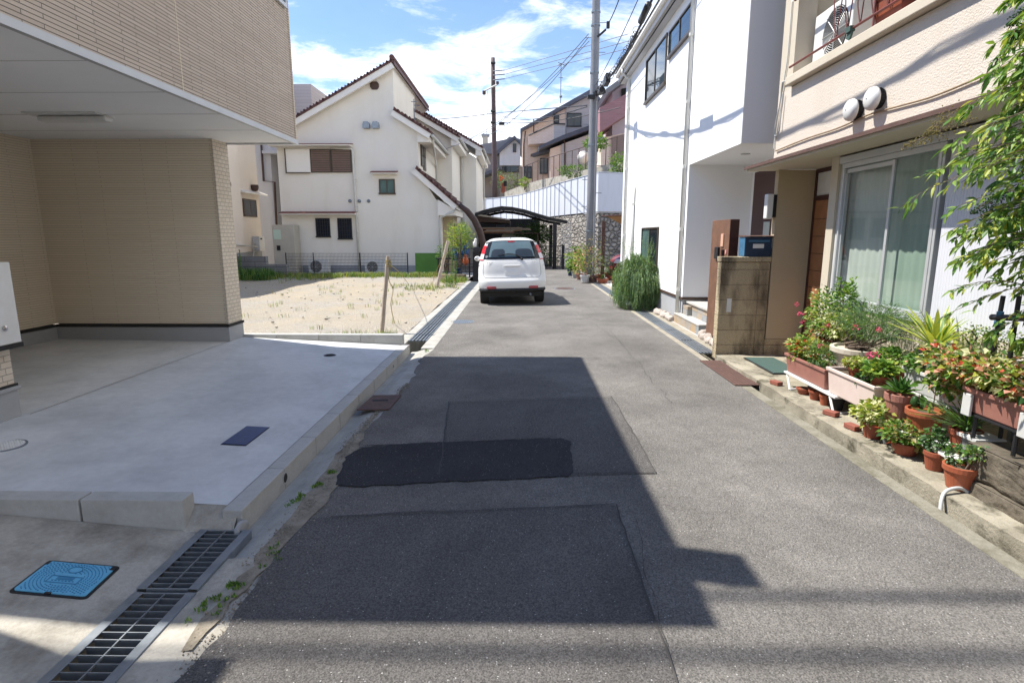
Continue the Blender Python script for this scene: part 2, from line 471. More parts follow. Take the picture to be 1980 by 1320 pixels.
M['covernavy'] = simple('covernavy', (.035, .055, .13), (.05, .07, .15), 25, .5)
M['curtain'] = simple('curtain', (.46, .48, .44), (.40, .43, .39), 1, .9)
M['terra'] = simple('terra', (.30, .078, .038), (.21, .058, .03), 9, .6, .15, 50)
M['terrabright'] = simple('terrabright', (.37, .10, .045), (.28, .075, .035), 9, .5)
M['planterbrown'] = simple('planterbrown', (.34, .15, .115), (.26, .115, .09), 6, .5)
M['planterpink'] = simple('planterpink', (.66, .54, .49), (.58, .47, .41), 5, .5)
M['plantergrey'] = simple('plantergrey', (.56, .56, .54), (.48, .48, .46), 5, .5)
M['bowl'] = simple('bowl', (.60, .54, .44), (.48, .42, .33), 9, .6)
M['soil'] = simple('soil', (.06, .045, .03), (.12, .09, .06), 30, .95, .8, 60)
M['bark'] = simple('bark', (.15, .11, .08), (.09, .065, .05), 20, .9, .4, 60)
M['brickred'] = simple('brickred', (.27, .085, .055), (.2, .07, .05), 20, .85, .4, 80)
M['canvas'] = simple('canvas', (.34, .19, .07), (.28, .15, .055), 3, .8)
M['gravelgrass'] = None
M['carwhite'] = simple('carwhite', (.74, .735, .71), (.73, .725, .70), 1, .25, spec=.5)
M['carred'] = simple('carred', (.20, .02, .03), (.18, .02, .03), 1, .2, spec=.5)
M['tyre'] = simple('tyre', (.02, .02, .02), (.03, .03, .03), 20, .85)
M['lampred'] = simple('lampred', (.55, .015, .02), (.5, .01, .02), 2, .15)
M['lampclear'] = simple('lampclear', (.65, .60, .60), (.6, .5, .5), 8, .15)
M['reflred'] = simple('reflred', (.36, .07, .075), (.32, .06, .07), 2, .3)
M['chrome'] = simple('chrome', (.6, .6, .6), (.5, .5, .5), 3, .15, metal=1)
M['tancable'] = simple('tancable', (.30, .21, .13), (.22, .16, .10), 5, .7)
M['net'] = simple('net', (.10, .16, .06), (.08, .13, .05), 6, .8)
M['greensheet'] = simple('greensheet', (.075, .20, .035), (.06, .17, .03), 3, .6)
M['greenmat'] = simple('greenmat', (.055, .10, .085), (.045, .08, .07), 30, .9, .4, 90)
M['orange'] = simple('orange', (.6, .13, .03), (.5, .1, .03), 3, .5)
M['bluebarrel'] = simple('bluebarrel', (.015, .10, .40), (.015, .08, .32), 3, .4)
M['pinkflower'] = leafmat('pinkflower', (.70, .09, .22), .3)
M['redflower'] = leafmat('redflower', (.60, .10, .05), .3)
M['pinkleaf'] = leafmat('pinkleaf', (.62, .30, .22), .3)
M['creamleaf'] = leafmat('creamleaf', (.62, .62, .36), .3)
M['lg'] = leafmat('leaf_light', (.20, .31, .055))
M['mg'] = leafmat('leaf_mid', (.085, .19, .035))
M['dg'] = leafmat('leaf_dark', (.035, .095, .025))
M['yg'] = leafmat('leaf_yellow', (.38, .42, .07))
M['og'] = leafmat('leaf_olive', (.16, .18, .06))
M['bg'] = leafmat('leaf_bluegreen', (.12, .20, .10), .25)
M['rl'] = leafmat('leaf_rosemary', (.20, .29, .13), .25)
M['ol'] = leafmat('leaf_dry', (.30, .25, .09))
M['glass'] = glassmat('glass', (.90, .94, .92), .3)
M['glassg'] = glassmat('glassg', (.70, .80, .75), .3)
M['carglass'] = glassmat('carglass', (.16, .20, .21), .6)
def blockmat():
    n = NT('blockwall'); v = n.mapv(n.wallvec(), (1, 1, 1), (-.12, .02, 0))
    b = n.n('ShaderNodeTexBrick'); n.l(v, b.inputs['Vector']); b.inputs['Scale'].default_value = 1
    b.inputs['Brick Width'].default_value = 1.0; b.inputs['Row Height'].default_value = .20; b.inputs['Mortar Size'].default_value = .006
    b.inputs['Mortar Smooth'].default_value = .2; b.offset = 0
    b.inputs['Color1'].default_value = (.52, .43, .28, 1); b.inputs['Color2'].default_value = (.45, .37, .24, 1); b.inputs['Mortar'].default_value = (.33, .27, .18, 1)
    st = n.rng(n.noise(1.6, 6, .6, n.mapv(n.co, (2, 2, .7))), .45, .62)
    c = n.mix(n.math('MULTIPLY', st, .82), b.outputs['Color'], (.07, .055, .04))
    c = n.mix(n.rng(n.vor(140), .0, .5, .45, 0), c, (.13, .10, .07))
    n.set(c, .95, 0, .2)
    n.bump(n.math('SUBTRACT', n.math('ADD', n.vor(70), n.math('MULTIPLY', n.noise(30, 5), 1.2)), n.math('MULTIPLY', b.outputs['Fac'], 1.5)), .8, .012)
    return n.mat
M['block'] = blockmat()
def greyblock():
    n = NT('greyblock'); v = n.wallvec()
    b = n.n('ShaderNodeTexBrick'); n.l(v, b.inputs['Vector']); b.inputs['Scale'].default_value = 1
    b.inputs['Brick Width'].default_value = .8; b.inputs['Row Height'].default_value = .2; b.inputs['Mortar Size'].default_value = .008; b.offset = .5
    b.inputs['Color1'].default_value = (.20, .20, .21, 1); b.inputs['Color2'].default_value = (.25, .25, .25, 1); b.inputs['Mortar'].default_value = (.07, .07, .07, 1)
    c = n.mix(n.rng(n.noise(1.3, 6), .4, .7, 0, .6), b.outputs['Color'], (.10, .10, .10))
    n.set(c, .95, 0, .2); n.bump(n.noise(20, 5), .5, .01); return n.mat
M['greyblock'] = greyblock()
def stonewall():
    n = NT('stonewall'); v = n.wallvec()
    v = n.mapv(v, (1, 1.75, 1))
    nz = n.noise(4, 4, .6, v, 'Color'); v2 = n.mix(.16, v, nz)
    e = n.vor(3.1, 'DISTANCE_TO_EDGE', vec=v2)
    cc = n.n('ShaderNodeSeparateColor'); n.l(n.vor(3.1, out='Color', vec=v2), cc.inputs[0])
    c = n.mix(cc.outputs[0], (.30, .275, .25), (.50, .47, .43))
    c = n.mix(n.rng(n.noise(14, 5), .35, .75, 0, .6), c, (.2, .18, .17))
    c = n.mix(n.rng(e, .005, .075, .85, 0), c, (.075, .068, .06))
    n.set(c, .95, 0, .2)
    n.bump(n.math('ADD', n.rng(e, 0, .22), n.math('MULTIPLY', n.noise(18, 4), .25)), 1.0, .12); return n.mat
M['stonewall'] = stonewall()
def lotmat():
    n = NT('lotground')
    sp = n.zup()
    zone = n.math('ADD', n.rng(sp[1], 6.0, 9.0), n.math('MULTIPLY', n.math('SUBTRACT', n.noise(.5, 4), .5), 2.2), True)
    sand = n.mix(n.rng(n.noise(1.3, 6, .6), .35, .7), (.43, .365, .27), (.36, .315, .245))
    peb = n.n('ShaderNodeSeparateColor'); n.l(n.vor(38, out='Color'), peb.inputs[0])
    grav = n.mix(peb.outputs[0], (.24, .235, .225), (.47, .45, .43))
    near = n.rng(sp[1], -6.5, -2.5, .8, .0)
    side = n.math('MULTIPLY', n.rng(n.noise(.8, 5), .45, .65), .5)
    f = n.math('MAXIMUM', zone, n.math('MAXIMUM', near, side), True)
    c = n.mix(f, sand, grav)
    dk = n.n('ShaderNodeSeparateColor'); n.l(n.vor(14, out='Color'), dk.inputs[0])
    pe = n.math('MULTIPLY', n.math('LESS_THAN', n.vor(14), .22), n.math('GREATER_THAN', dk.outputs[0], .86))
    c = n.mix(n.math('MULTIPLY', pe, .8), c, (.20, .19, .18))
    n.set(c, .95, 0, .2); n.bump(n.math('ADD', n.vor(38), n.noise(9, 6, .7)), 1.0, .03); return n.mat
M['lot'] = lotmat()
def tilemat():
    n = NT('slatetile'); v = n.wallvec()
    cc = n.n('ShaderNodeSeparateColor'); b = n.n('ShaderNodeTexBrick'); n.l(v, b.inputs['Vector'])
    b.inputs['Scale'].default_value = 1; b.inputs['Brick Width'].default_value = .3; b.inputs['Row Height'].default_value = .3; b.inputs['Mortar Size'].default_value = .004; b.offset = 0
    b.inputs['Color1'].default_value = (.40, .27, .14, 1); b.inputs['Color2'].default_value = (.20, .26, .30, 1); b.inputs['Mortar'].default_value = (.12, .11, .10, 1)
    c = n.mix(n.rng(n.noise(7, 5), .4, .65, 0, .7), b.outputs['Color'], (.34, .32, .29))
    n.set(c, .7); n.bump(n.noise(30, 4), .3, .008); return n.mat
M['tile'] = tilemat()
def ribmat(name, c, period=.032, axis='wall'):
    n = NT(name); v = n.wallvec()
    wv = n.n('ShaderNodeTexWave', wave_type='BANDS', bands_direction='X', wave_profile='SIN'); n.l(v, wv.inputs['Vector'])
    wv.inputs['Scale'].default_value = 1 / period * .314 / 1.0
    st = n.rng(n.noise(1.8, 5, .6, n.mapv(n.co, (3, 3, .4))), .5, .8, 0, .22)
    n.set(n.mix(st, c, tuple(x * .62 for x in c)), .42, 0, .4); n.bump(wv.outputs['Fac'], .5, .006); return n.mat
M['ribwhite'] = ribmat('ribwhite', (.60, .605, .65), .03)
M['ribfence'] = ribmat('ribfence', (.60, .63, .70), .09)
def ledgemat():
    n = NT('ledge')
    f = n.rng(n.noise(2.2, 7, .65), .42, .68)
    c = n.mix(f, (.36, .325, .25), (.17, .15, .11))
    c = n.mix(n.rng(n.noise(5, 6, .65), .52, .66, 0, .85), c, (.06, .055, .035))
    n.set(c, .95, 0, .2); n.bump(n.math('ADD', n.noise(50, 5, .7), n.noise(7, 5)), .6, .015); return n.mat
M['ledge'] = ledgemat()
# ================================================================== SETTING: ground
def plane_pt(px, py, n, d):            # sight line met with plane n.p = d
    r = _ray(px, py); n = Vector(n); return O + r * ((d - n.dot(O)) / n.dot(r))
mb = MB(); mb.quad((-400, -200, -.36), (400, -200, -.36), (400, 600, -.36), (-400, 600, -.36))
struct(mb.build('ground', M['dirt'], origin=(0, 0, -.36)))
le = []                                 # asphalt, ragged left edge
y = -12.0
while y < 2.6: le.append((-1.20 + R.uniform(-.03, .03), y)); y += .25
while y < 8.2: le.append((-1.26 + .05 * math.sin(y * 2.3) + R.uniform(-.035, .035), y)); y += .16
while y < 24: le.append((-1.27 + R.uniform(-.01, .01), y)); y += 1.2
poly = le + [(-3.2, 27), (-3.6, 31), (14, 31), (14, 20.2), (2.62, 19.8), (2.5, 15.9), (2.46, 12), (2.42, 7.4), (2.44, 4), (2.44, -12)]
mb = MB(); mb.prism([(a, b, 0) for a, b in poly][::-1], (0, 0, -.2))
struct(mb.build('road', M['asphalt'], origin=(0, 0, 0)))
def sheet(pts, z, name, mat, th=.004):
    mb = MB(); mb.prism([(p[0], p[1], z) for p in pts], (0, 0, -th))
    return mb.build(name, mat, origin=(pts[0][0], pts[0][1], z))
def jag(pts, step=.09, amp=.008):
    out = []
    for i in range(len(pts)):
        a = Vector(pts[i][:2]); b = Vector(pts[(i + 1) % len(pts)][:2]); n = max(1, int((b - a).length / step))
        for k in range(n):
            p = a.lerp(b, k / n); out.append((p.x + R.uniform(-amp, amp), p.y + R.uniform(-amp, amp)))
    return out
g = lambda *ps: [tuple(GZ(*p)[:2]) for p in ps]
struct(sheet(jag(g((600, 1003), (800, 988), (1190, 976), (1245, 1130), (1312, 1330), (330, 1330), (430, 1225), (520, 1090))), .004, 'asphalt_patch', M['asphalt_old']))
struct(sheet(jag(g((868, 778), (1183, 768), (1235, 850), (1268, 915), (1110, 921), (850, 921))), .004, 'asphalt_patch', M['asphalt_old']))
struct(sheet(jag(g((668, 885), (700, 866), (800, 858), (1085, 849), (1104, 856), (1107, 917), (1095, 922), (850, 933), (690, 942), (652, 938), (655, 915)), .05, .012), .009, 'asphalt_patch', M['asphalt_new']))
struct(sheet(jag(g((690, 862), (1095, 848), (1083, 918), (1107, 921), (1112, 855), (1100, 846)), .05, .01)[-30:], .0065, 'asphalt_patch', M['asphalt_old']))
mb = MB()
for a, b in (((868, 778), (850, 921)), ((868, 778), (1183, 768)), ((1183, 768), (1268, 915)), ((1107, 917), (1268, 915)), ((640, 1001), (1190, 977)), ((1190, 977), (1312, 1330)),
             ((1060, 1326), (1000, 1326)), ((830, 686), (1160, 694))):
    A, B = GZ(*a), GZ(*b); d = (B - A).normalized(); s = Vector((-d.y, d.x, 0)) * .004
    n = max(2, int((B - A).length / .1)); pts = [A.lerp(B, i / n) + s * R.uniform(-1.5, 1.5) for i in range(n + 1)]
    for p, q in zip(pts, pts[1:]):
        mb.quad(*[(v.x, v.y, .0125) for v in (p - s, q - s, q + s, p + s)])
def crack(a, b, wob=.05, wd=.0028):
    A, B = GZ(*a), GZ(*b); d = (B - A).normalized(); s_ = Vector((-d.y, d.x, 0)); n = max(4, int((B - A).length / .05)); o_ = R.uniform(0, 90)
    pts = [A.lerp(B, i / n) + s_ * wob * mn.noise(Vector((i * .22, o_, 0))) + s_ * R.uniform(-.006, .006) for i in range(n + 1)]
    for p, q in zip(pts, pts[1:]):
        w_ = s_ * wd * R.uniform(.4, 1.4); mb.quad(*[(v.x, v.y, .0128) for v in (p - w_, q - w_, q + w_, p + w_)])
for a, b in (((1225, 1000), (1290, 1250)), ((1240, 660), (1330, 690)), ((1110, 600), (1240, 690)), ((1180, 640), (1300, 780)), ((940, 640), (1100, 668))): crack(a, b, .05, .0016)
struct(mb.build('asphalt_seam', M['line'], origin=(0, 0, .0125)))
# left gutter, kerbs, driveway slab, old apron
KX = -1.57
prof = [(-1.80, -.34), (KX - .002, -.34), (KX - .002, -.055), (-1.50, -.05), (-1.40, -.02), (-1.22, -.004), (-1.10, -.006), (-1.10, -.3)]
def extr(prof, y0, y1, name, mat, ny=1):
    mb = MB(); n = len(prof)
    vs = [(a, y0 + (y1 - y0) * i / ny, b) for i in range(ny + 1) for a, b in prof]
    fs = [(i * n + k, i * n + k + 1, (i + 1) * n + k + 1, (i + 1) * n + k) for i in range(ny) for k in range(n - 1)]
    mb.add(vs, fs); return mb.build(name, mat, origin=(prof[0][0], y0, 0))
struct(extr(prof[2:], 2.68, 8.2, 'gutter', M['gutter']))
struct(extr([(-1.50, -.34), (-1.50, -.012), (-1.32, -.003), (-1.05, -.006)], -6, 2.68, 'gutter', M['apron']))
for k, (y0, y1) in enumerate(((3.0, 3.6), (3.6, 4.2), (4.2, 4.8), (4.8, 5.4), (5.4, 6.0), (6.0, 6.6), (6.6, 7.2), (7.2, 8.04))):
    mb = MB(); mb.box(-1.685, KX, y0 + .002, y1 - .002, -.34, .09)
    struct(mb.build('kerb', M['kerb'], bevel=.006))
mb = MB()
rows = [(-1.687, .088), (-3.95, .20), (-6.5, .235)]
for (a, za), (b, zb) in zip(rows, rows[1:]): mb.quad((a, 3.07, za), (a, 8.0, za), (b, 8.0, zb), (b, 3.07, zb))
mb.box(-6.5, -1.69, 3.07, 3.075, -.3, .05)
struct(mb.build('driveway', M['slab'], origin=(-1.69, 3.07, 0)))
mb = MB(); mb.quad((-3.953, 4.4, .2035), (-3.947, 4.4, .2035), (-3.947, 7.6, .2035), (-3.953, 7.6, .2035))
struct(mb.build('driveway_joint', M['line']))
for i, (x0, x1) in enumerate(((-2.45, -1.87), (-3.05, -2.46), (-3.65, -3.06), (-4.25, -3.66), (-4.85, -4.26), (-5.45, -4.86))):
    mb = MB(); mb.box(x0, x1 - .004, 2.955, 3.068, -.3, .172)
    struct(mb.build('kerb', M['kerb'], bevel=.006))
mb = MB(); mb.quad((-1.79, -6, -.018), (-1.79, 2.953, -.018), (-7.5, 2.953, .50), (-7.5, -6, .50)); mb.box(-1.795, -1.789, -6, 3.0, -.34, -.02)
mb.quad((-1.88, 2.94, -.012), (-1.60, 2.94, -.012), (-1.60, 2.999, .05), (-1.688, 3.075, .0885), (-1.88, 3.075, .094))
struct(mb.build('apron', M['apron'], origin=(-1.8, 0, 0)))
AN = Vector((.09072, 0, 1)); AD = AN.x * -1.79 - .018     # plane of the apron
for i in range(4):
    x1 = -1.66 - i * .6; mb = MB(); mb.box(x1 - .596, x1, 8.0, 8.12, -.2, .235)
    struct(mb.build('kerb', M['kerb'], bevel=.006))
mb = MB()
def lotf(u, v):
    x, y = -20 + 18.12 * u, 8.12 + 17 * v
    return (x, y, .02 + .05 * mn.noise(Vector((x * .5, y * .5, 0))) + .02 * mn.noise(Vector((x * 2, y * 2, 3))) - .0)
mb.grid(lotf, 70, 66)
struct(mb.build('gravel_lot', M['lot'], origin=(-8, 14, 0), smooth=True))
for x0, x1 in ((-1.90, -1.73), (-1.44, -1.24)):
    mb = MB(); mb.box(x0, x1, 8.12 if x0 < -1.8 else 8.2, 20.6, -.34, .012 if x0 < -1.8 else .006)
    struct(mb.build('gutter', M['gutter'], bevel=.008))
# crumbled dirt at the asphalt edge
mb = MB()
for k in range(4200):
    y = R.uniform(.9, 6.2); e = -1.27 + .05 * math.sin(y * 2.3) if y > 2.6 else -1.2
    wdt = .05 + .10 * max(0, mn.noise(Vector((0, y * 1.3, 0)))) + (.06 if y < 3.4 else 0)
    x = e + R.gauss(0, wdt * .42) - .02; s = R.uniform(.0015, .0055) * (1.7 if R.random() < .05 else 1)
    mb.blob((x, y, .001), s, s * R.uniform(.7, 1.3), s * .7, 4, 3)
tag(mb.build('grit', M['dirt'], origin=(-1.3, 3, 0)), 'loose grey brown grit along the broken left asphalt edge', 'grit', kind='stuff')
pts = [(-1.27 + .05 * math.sin(y * 2.3) + R.uniform(.01, .05), y) for y in [2.0 + .1 * i for i in range(28)]]
pts2 = [(-1.33 - .06 * max(0, mn.noise(Vector((0, y * 1.3, 0)))) - R.uniform(0, .04), y) for y in [2.0 + .1 * i for i in range(28)]]
mb = MB()
for i in range(27):
    mb.quad((pts2[i][0], pts2[i][1], -.004), (pts[i][0], pts[i][1], .006), (pts[i + 1][0], pts[i + 1][1], .006), (pts2[i + 1][0], pts2[i + 1][1], -.004))
struct(mb.build('dirt_strip', M['dirt'], origin=(-1.3, 3, 0)))
# right side: lip, channel, ledge, far drain edges, white house forecourt
struct(extr([(2.40, -.2), (2.42, .0035), (2.525, .004), (2.53, -.13), (2.615, -.135), (2.62, -.3)], -6, 6.1, 'gutter', M['oldgutter']))
struct(extr([(2.40, -.2), (2.41, .0035), (2.50, .004), (2.50, -.2), (2.74, -.2), (2.745, .01), (2.88, .012), (2.88, -.3)], 7.4, 19.7, 'gutter', M['gutterwarm']))
mb = MB()
def lf(u, v):
    y = -6 + 13.55 * u
    e = 2.62 + .012 * mn.noise(Vector((0, y * 5, 1))) + .02 * mn.noise(Vector((0, y * 1.1, 8)))
    if v < .08: return (e, y, -.12)
    x = e + (3.6 - e) * ((v - .08) / .92) ** 1.5
    return (x, y, .052 + .008 * mn.noise(Vector((x * 4, y * 4, 0))))
mb.grid(lf, 160, 12)
struct(mb.build('ledge', M['ledge'], origin=(2.7, 3, 0)))
mb = MB(); mb.box(2.885, 9, 8.2, 20.1, -.3, .02)
struct(mb.build('forecourt', M['slab2']))
# hill behind the fence
mb = MB()
HL = [(-60, 62), (-14, 62), (-4, 53), (0, 47), (2.4, 38), (3.6, 33), (5.3, 31.2), (14, 31.2), (60, 31.2)]
for (a, b), (c, d) in zip(HL, HL[1:]):
    mb.quad((a, b, -.3), (c, d, -.3), (c, d, 4.4), (a, b, 4.4))
    mb.quad((a, b, 4.4), (c, d, 4.4), (c * 1.3 + 3, d + 30, 7.2), (a * 1.3, b + 30, 7.2))
    mb.quad((a * 1.3, b + 30, 7.2), (c * 1.3 + 3, d + 30, 7.2), (c * 3 + 3, d + 300, 14), (a * 3, b + 300, 14))
struct(mb.build('hill', M['dirt'], origin=(0, 50, 0)))
# ================================================================== LEFT BEIGE HOUSE
H = thing('beige_house', 'tall beige house clad in thin brick siding, overhanging an open carport on the left', 'house', (-6, 5.5, .2))
mb = MB(); mb.box(-11, -3.0, 3.10, 8.0, 2.87, 5.8); mb.build('upper_wall', M['siding'], H)
mb = MB(); mb.box(-11.4, -2.62, 3.06, 8.50, 5.8, 5.98); mb.box(-2.75, -2.59, 3.42, 3.70, 5.98, 6.46); mb.build('roof', M['darkroof'], H)
mb = MB(); mb.box(-11, -3.02, 2.6, 7.98, 2.835, 2.868); sf = mb.build('soffit', M['soffit'], H)
mb = MB()
for yy in (3.4, 4.31, 5.22, 6.13, 7.04): mb.box(-11, -3.03, yy, yy + .004, 2.8325, 2.836)
each(mb, 'soffit_joint', M['plastic_g'], sf)
mb = MB(); mb.box(-3.02, -2.975, 2.6, 8.03, 2.815, 2.872); mb.box(-4.0, -3.02, 7.98, 8.03, 2.815, 2.872); mb.build('drip_trim', M['alu'], H)
mb = MB(); mb.box(-3.004, -2.996, 5.385, 5.40, 2.88, 5.8); mb.box(-3.006, -2.985, 7.985, 8.012, 2.87, 5.8); each(mb, 'siding_joint', M['siding_in'], H)
mb = MB(); mb.box(-3.01, -2.96, 7.35, 7.9, 4.45, 5.3); wn_ = mb.build('window', M['alu'], H)
mb = MB(); mb.box(-2.962, -2.955, 7.40, 7.85, 4.5, 5.25); mb.build('pane', M['darkglass'], wn_)
mb = MB(); mb.box(-6.45, -3.95, 7.65, 8.0, .44, 2.834); mb.build('carport_wall', M['siding_in'], H)
mb = MB(); mb.box(-3.955, -3.935, 7.63, 8.015, .44, 2.833); mb.build('corner_tile', M['mosaic'], H)
mb = MB(); mb.box(-6.7, -6.3, 3.0, 8.0, .44, 2.833); mb.build('carport_wall', M['siding_in'], H)
mb = MB(); mb.box(-6.31, -3.93, 7.62, 8.03, .1, .40); mb.box(-6.7, -6.28, 3.0, 7.619, .1, .40); mb.build('foundation', M['found'], H, bevel=.006)
mb = MB(); mb.box(-6.29, -3.92, 7.61, 8.04, .405, .435); mb.box(-6.7, -6.27, 3.0, 7.608, .405, .435); mb.build('flashing', M['dark'], H)
mb = MB(); mb.box(-6.4, -4.0, 2.6, 4.36, .47, 2.834); mb.build('pillar', M['mosaic'], H)
mb = MB(); mb.box(-6.4, -3.99, 2.6, 4.37, .1, .42); mb.box(-6.4, -3.975, 2.6, 4.385, .42, .45); mb.build('foundation', M['found'], H, bevel=.005)
mb = MB(); mb.box(-6.4, -3.985, 2.6, 4.375, .452, .468); mb.build('flashing', M['dark'], H)
t = thing('meter_box', 'pale grey utility box with a round lock on the tiled pillar', 'meter box', (-3.97, 4.1, .8))
mb = MB(); mb.box(-3.999, -3.90, 3.75, 4.375, .80, 1.42); mb.build('box', M['plastic_w'], t, bevel=.008)
mb = MB(); mb.lathe([(.02, 0), (.02, .012), (.008, .014), (.008, .02)], (-3.899, 4.24, .93), 14, axis='x'); mb.build('lock', M['chrome'], t)
mb = MB(); mb.box(-3.999, -3.895, 3.74, 4.38, .765, .797); mb.build('base_trim', M['dark'], t)
t = thing('ceiling_lamp', 'white batten lamp fixed under the carport ceiling', 'lamp', (-4.5, 6.2, 2.83))
A = PX(95, 222, 0) if False else None
mb = MB(); mb.box(-5.0, -4.25, 6.0, 6.30, 2.822, 2.8345); mb.build('mount', M['plastic_w'], t, bevel=.003)
mb = MB(); mb.box(-4.93, -4.22, 6.10, 6.22, 2.765, 2.82); mb.build('diffuser', M['plastic_w'], t, bevel=.02)
N0 = thing('neighbour_house', 'cream two storey house standing just outside the left frame edge near the viewer', 'house', (-8, -3, 0))
mb = MB(); mb.box(-13, -4.12, -9, 2.60, -.3, 5.0); mb.build('wall', M['cream'], N0)
mb = MB(); mb.prism([(-13.2, -9.2, 5.0), (-4.0, -9.2, 5.0), (-8.6, -9.2, 6.6)], (0, 11.9, 0)); mb.build('roof', M['greyroof'], N0)
mb = MB(); mb.box(-4.12, -4.08, -1.0, .6, 1.2, 2.3); mb.build('window', M['bronze'], N0)
# covers in the driveway
def skewcover(name, label, pts, z, mat, matr, plane=None, rim=.012):
    c = sum((Vector(p) for p in pts), Vector()) / 4
    t = thing(name, label, 'access cover', tuple(c))
    def ins(k, dz): return [tuple(Vector(p) + (c - Vector(p)).normalized() * k + Vector((0, 0, dz))) for p in pts]
    mb = MB(); mb.prism(ins(0, .003), (0, 0, -.02)); mb.build('frame', matr, t, bevel=.002)
    mb = MB(); mb.prism(ins(rim, .007), (0, 0, -.02)); mb.build('lid', mat, t, bevel=.002)
    return t, c, ins
SN = Vector((.0487, 0, 1)); SD = SN.x * -1.687 + .088
pp = [plane_pt(*p, SN, SD) for p in ((428, 860), (474, 825), (521, 825), (478, 862))]
x0 = (pp[0].x + pp[1].x) / 2; x1 = (pp[2].x + pp[3].x) / 2; y0 = (pp[0].y + pp[3].y) / 2; y1 = (pp[1].y + pp[2].y) / 2
zf = lambda x: .088 + (-1.687 - x) * .0487
skewcover('access_cover', 'navy blue oblong cover set in the pale driveway slab', [(x0, y0, zf(x0)), (x1, y0, zf(x1)), (x1, y1, zf(x1)), (x0, y1, zf(x0))], 0, M['covernavy'], M['black'])
def roundcover(label, c, r, mat, n=28, tilt=0, name='manhole_cover'):
    t = thing(name, label, 'manhole cover', tuple(c))
    mb = MB(); mb.lathe([(r, -.02), (r, .003), (r * .9, .004), (r * .9, .0)], c, n); mb.build('rim', M['galvd'], t, smooth=False)
    mb = MB(); mb.lathe([(r * .89, -.02), (r * .89, .003), (.001, .0035)], c, n)
    for i in range(-5, 6):
        for j in range(-5, 6):
            if (i * i + j * j) ** .5 < 5.2: mb.obox((c[0] + i * r * .16, c[1] + j * r * .16, c[2] + .005), r * .09, r * .05, .004, (i + j) % 2 * math.pi / 2)
    mb.build('lid', mat, t); return t
c = plane_pt(637, 687, SN, SD); roundcover('small dark round cover at the far end of the driveway slab', c, .085, M['dark'])
c = plane_pt(8, 862, SN, SD); roundcover('white round cover in the driveway beside the tiled pillar', c, .13, M['plastic_w'])
c = GZ(893, 622); roundcover('dark round manhole cover in the road left of the lane centre', (c.x, c.y, .002), .24, M['galvd'])
c = GZ(1092, 558); roundcover('brown round manhole cover in the road right of the white car', (c.x, c.y, .002), .33, M['rust'])
# blue water cover on the apron
def ap(px, py): return plane_pt(px, py, AN, AD)
P = [ap(12, 1146), ap(97, 1083), ap(233, 1096), ap(168, 1159)]
t = thing('water_meter_cover', 'bright blue ribbed water meter cover with black frame in the old concrete', 'access cover', tuple(sum(P, Vector()) / 4))
ex = ((P[2] - P[1]) + (P[3] - P[0])) / 2; ey = ((P[1] - P[0]) + (P[2] - P[3])) / 2; c0 = sum(P, Vector()) / 4; nz = AN.normalized()
def uvp(u, v, h): return c0 + ex * u + ey * v + nz * h
def rrect(u, v, r, h, n=4):
    o = []
    for (a, b, s) in ((u, v, 0), (-u, v, 1), (-u, -v, 2), (u, -v, 3)):
        for k in range(n + 1):
            th = (s + k / n) * math.pi / 2; o.append(uvp(a - math.copysign(r, a) + r * math.cos(th), b - math.copysign(r, b) + r * math.sin(th), h))
    return o
mb = MB(); mb.prism(rrect(.5, .5, .07, .004), nz * -.02); mb.build('frame', M['black'], t)
mb = MB(); mb.prism(rrect(.46, .445, .05, .009), nz * -.02)
mb.build('lid', M['coverblue'], t)
mb = MB()
def dash(u, v, du, dv, h=.0118, th=.0035, m=0):
    a = uvp(u - du, v - dv, h); b = uvp(u + du, v + dv, h); s = nz.cross(b - a).normalized() * th / 2
    mb.prism([a - s, b - s, b + s, a + s], nz * -.004, m)
for ring in range(3, 13):
    rr = ring * .04; n = int(ring * 6.5)
    for k in range(n):
        th = 2 * math.pi * (k + .5 * (ring % 2)) / n; u, v = rr * 1.05 * math.cos(th), rr * 1.25 * math.sin(th)
        if abs(u) > .42 or abs(v) > .41: continue
        if abs(u) < .2 and -.2 < v < .13: continue
        if (u - .0) ** 2 + (v - .25) ** 2 < .1 ** 2: continue
        d = .34 * rr / 2 * 6.28 / n * 1.6; dash(u, v, -math.sin(th) * d, math.cos(th) * d)
for vv in (-.16, .03): dash(0, vv, .2, 0)
dash(-.2, -.065, 0, .095); dash(.2, -.065, 0, .095)
for k in range(24):
    a = 2 * math.pi * k / 24; dash(.085 * math.cos(a), .24 + .095 * math.sin(a), -.013 * math.sin(a), .014 * math.cos(a))
for k in range(7): dash(-.14 + k * .045, -.10, .012, 0)
dash(0, -.03, .11, 0, th=.018)
mb.build('ribs', M['ribblue'], t)
mb = MB(); mb.prism([uvp(u, v, .0105) for u, v in ((-.05, -.47), (.03, -.47), (.03, -.425), (-.05, -.425))], nz * -.01); mb.prism([uvp(u, v, .0105) for u, v in ((.41, .33), (.47, .33), (.47, .45), (.41, .45))], nz * -.01)
mb.prism([uvp(u, v, .0105) for u, v in ((-.47, .33), (-.43, .33), (-.43, .45), (-.47, .45))], nz * -.01); each(mb, 'notch', M['black'], t)
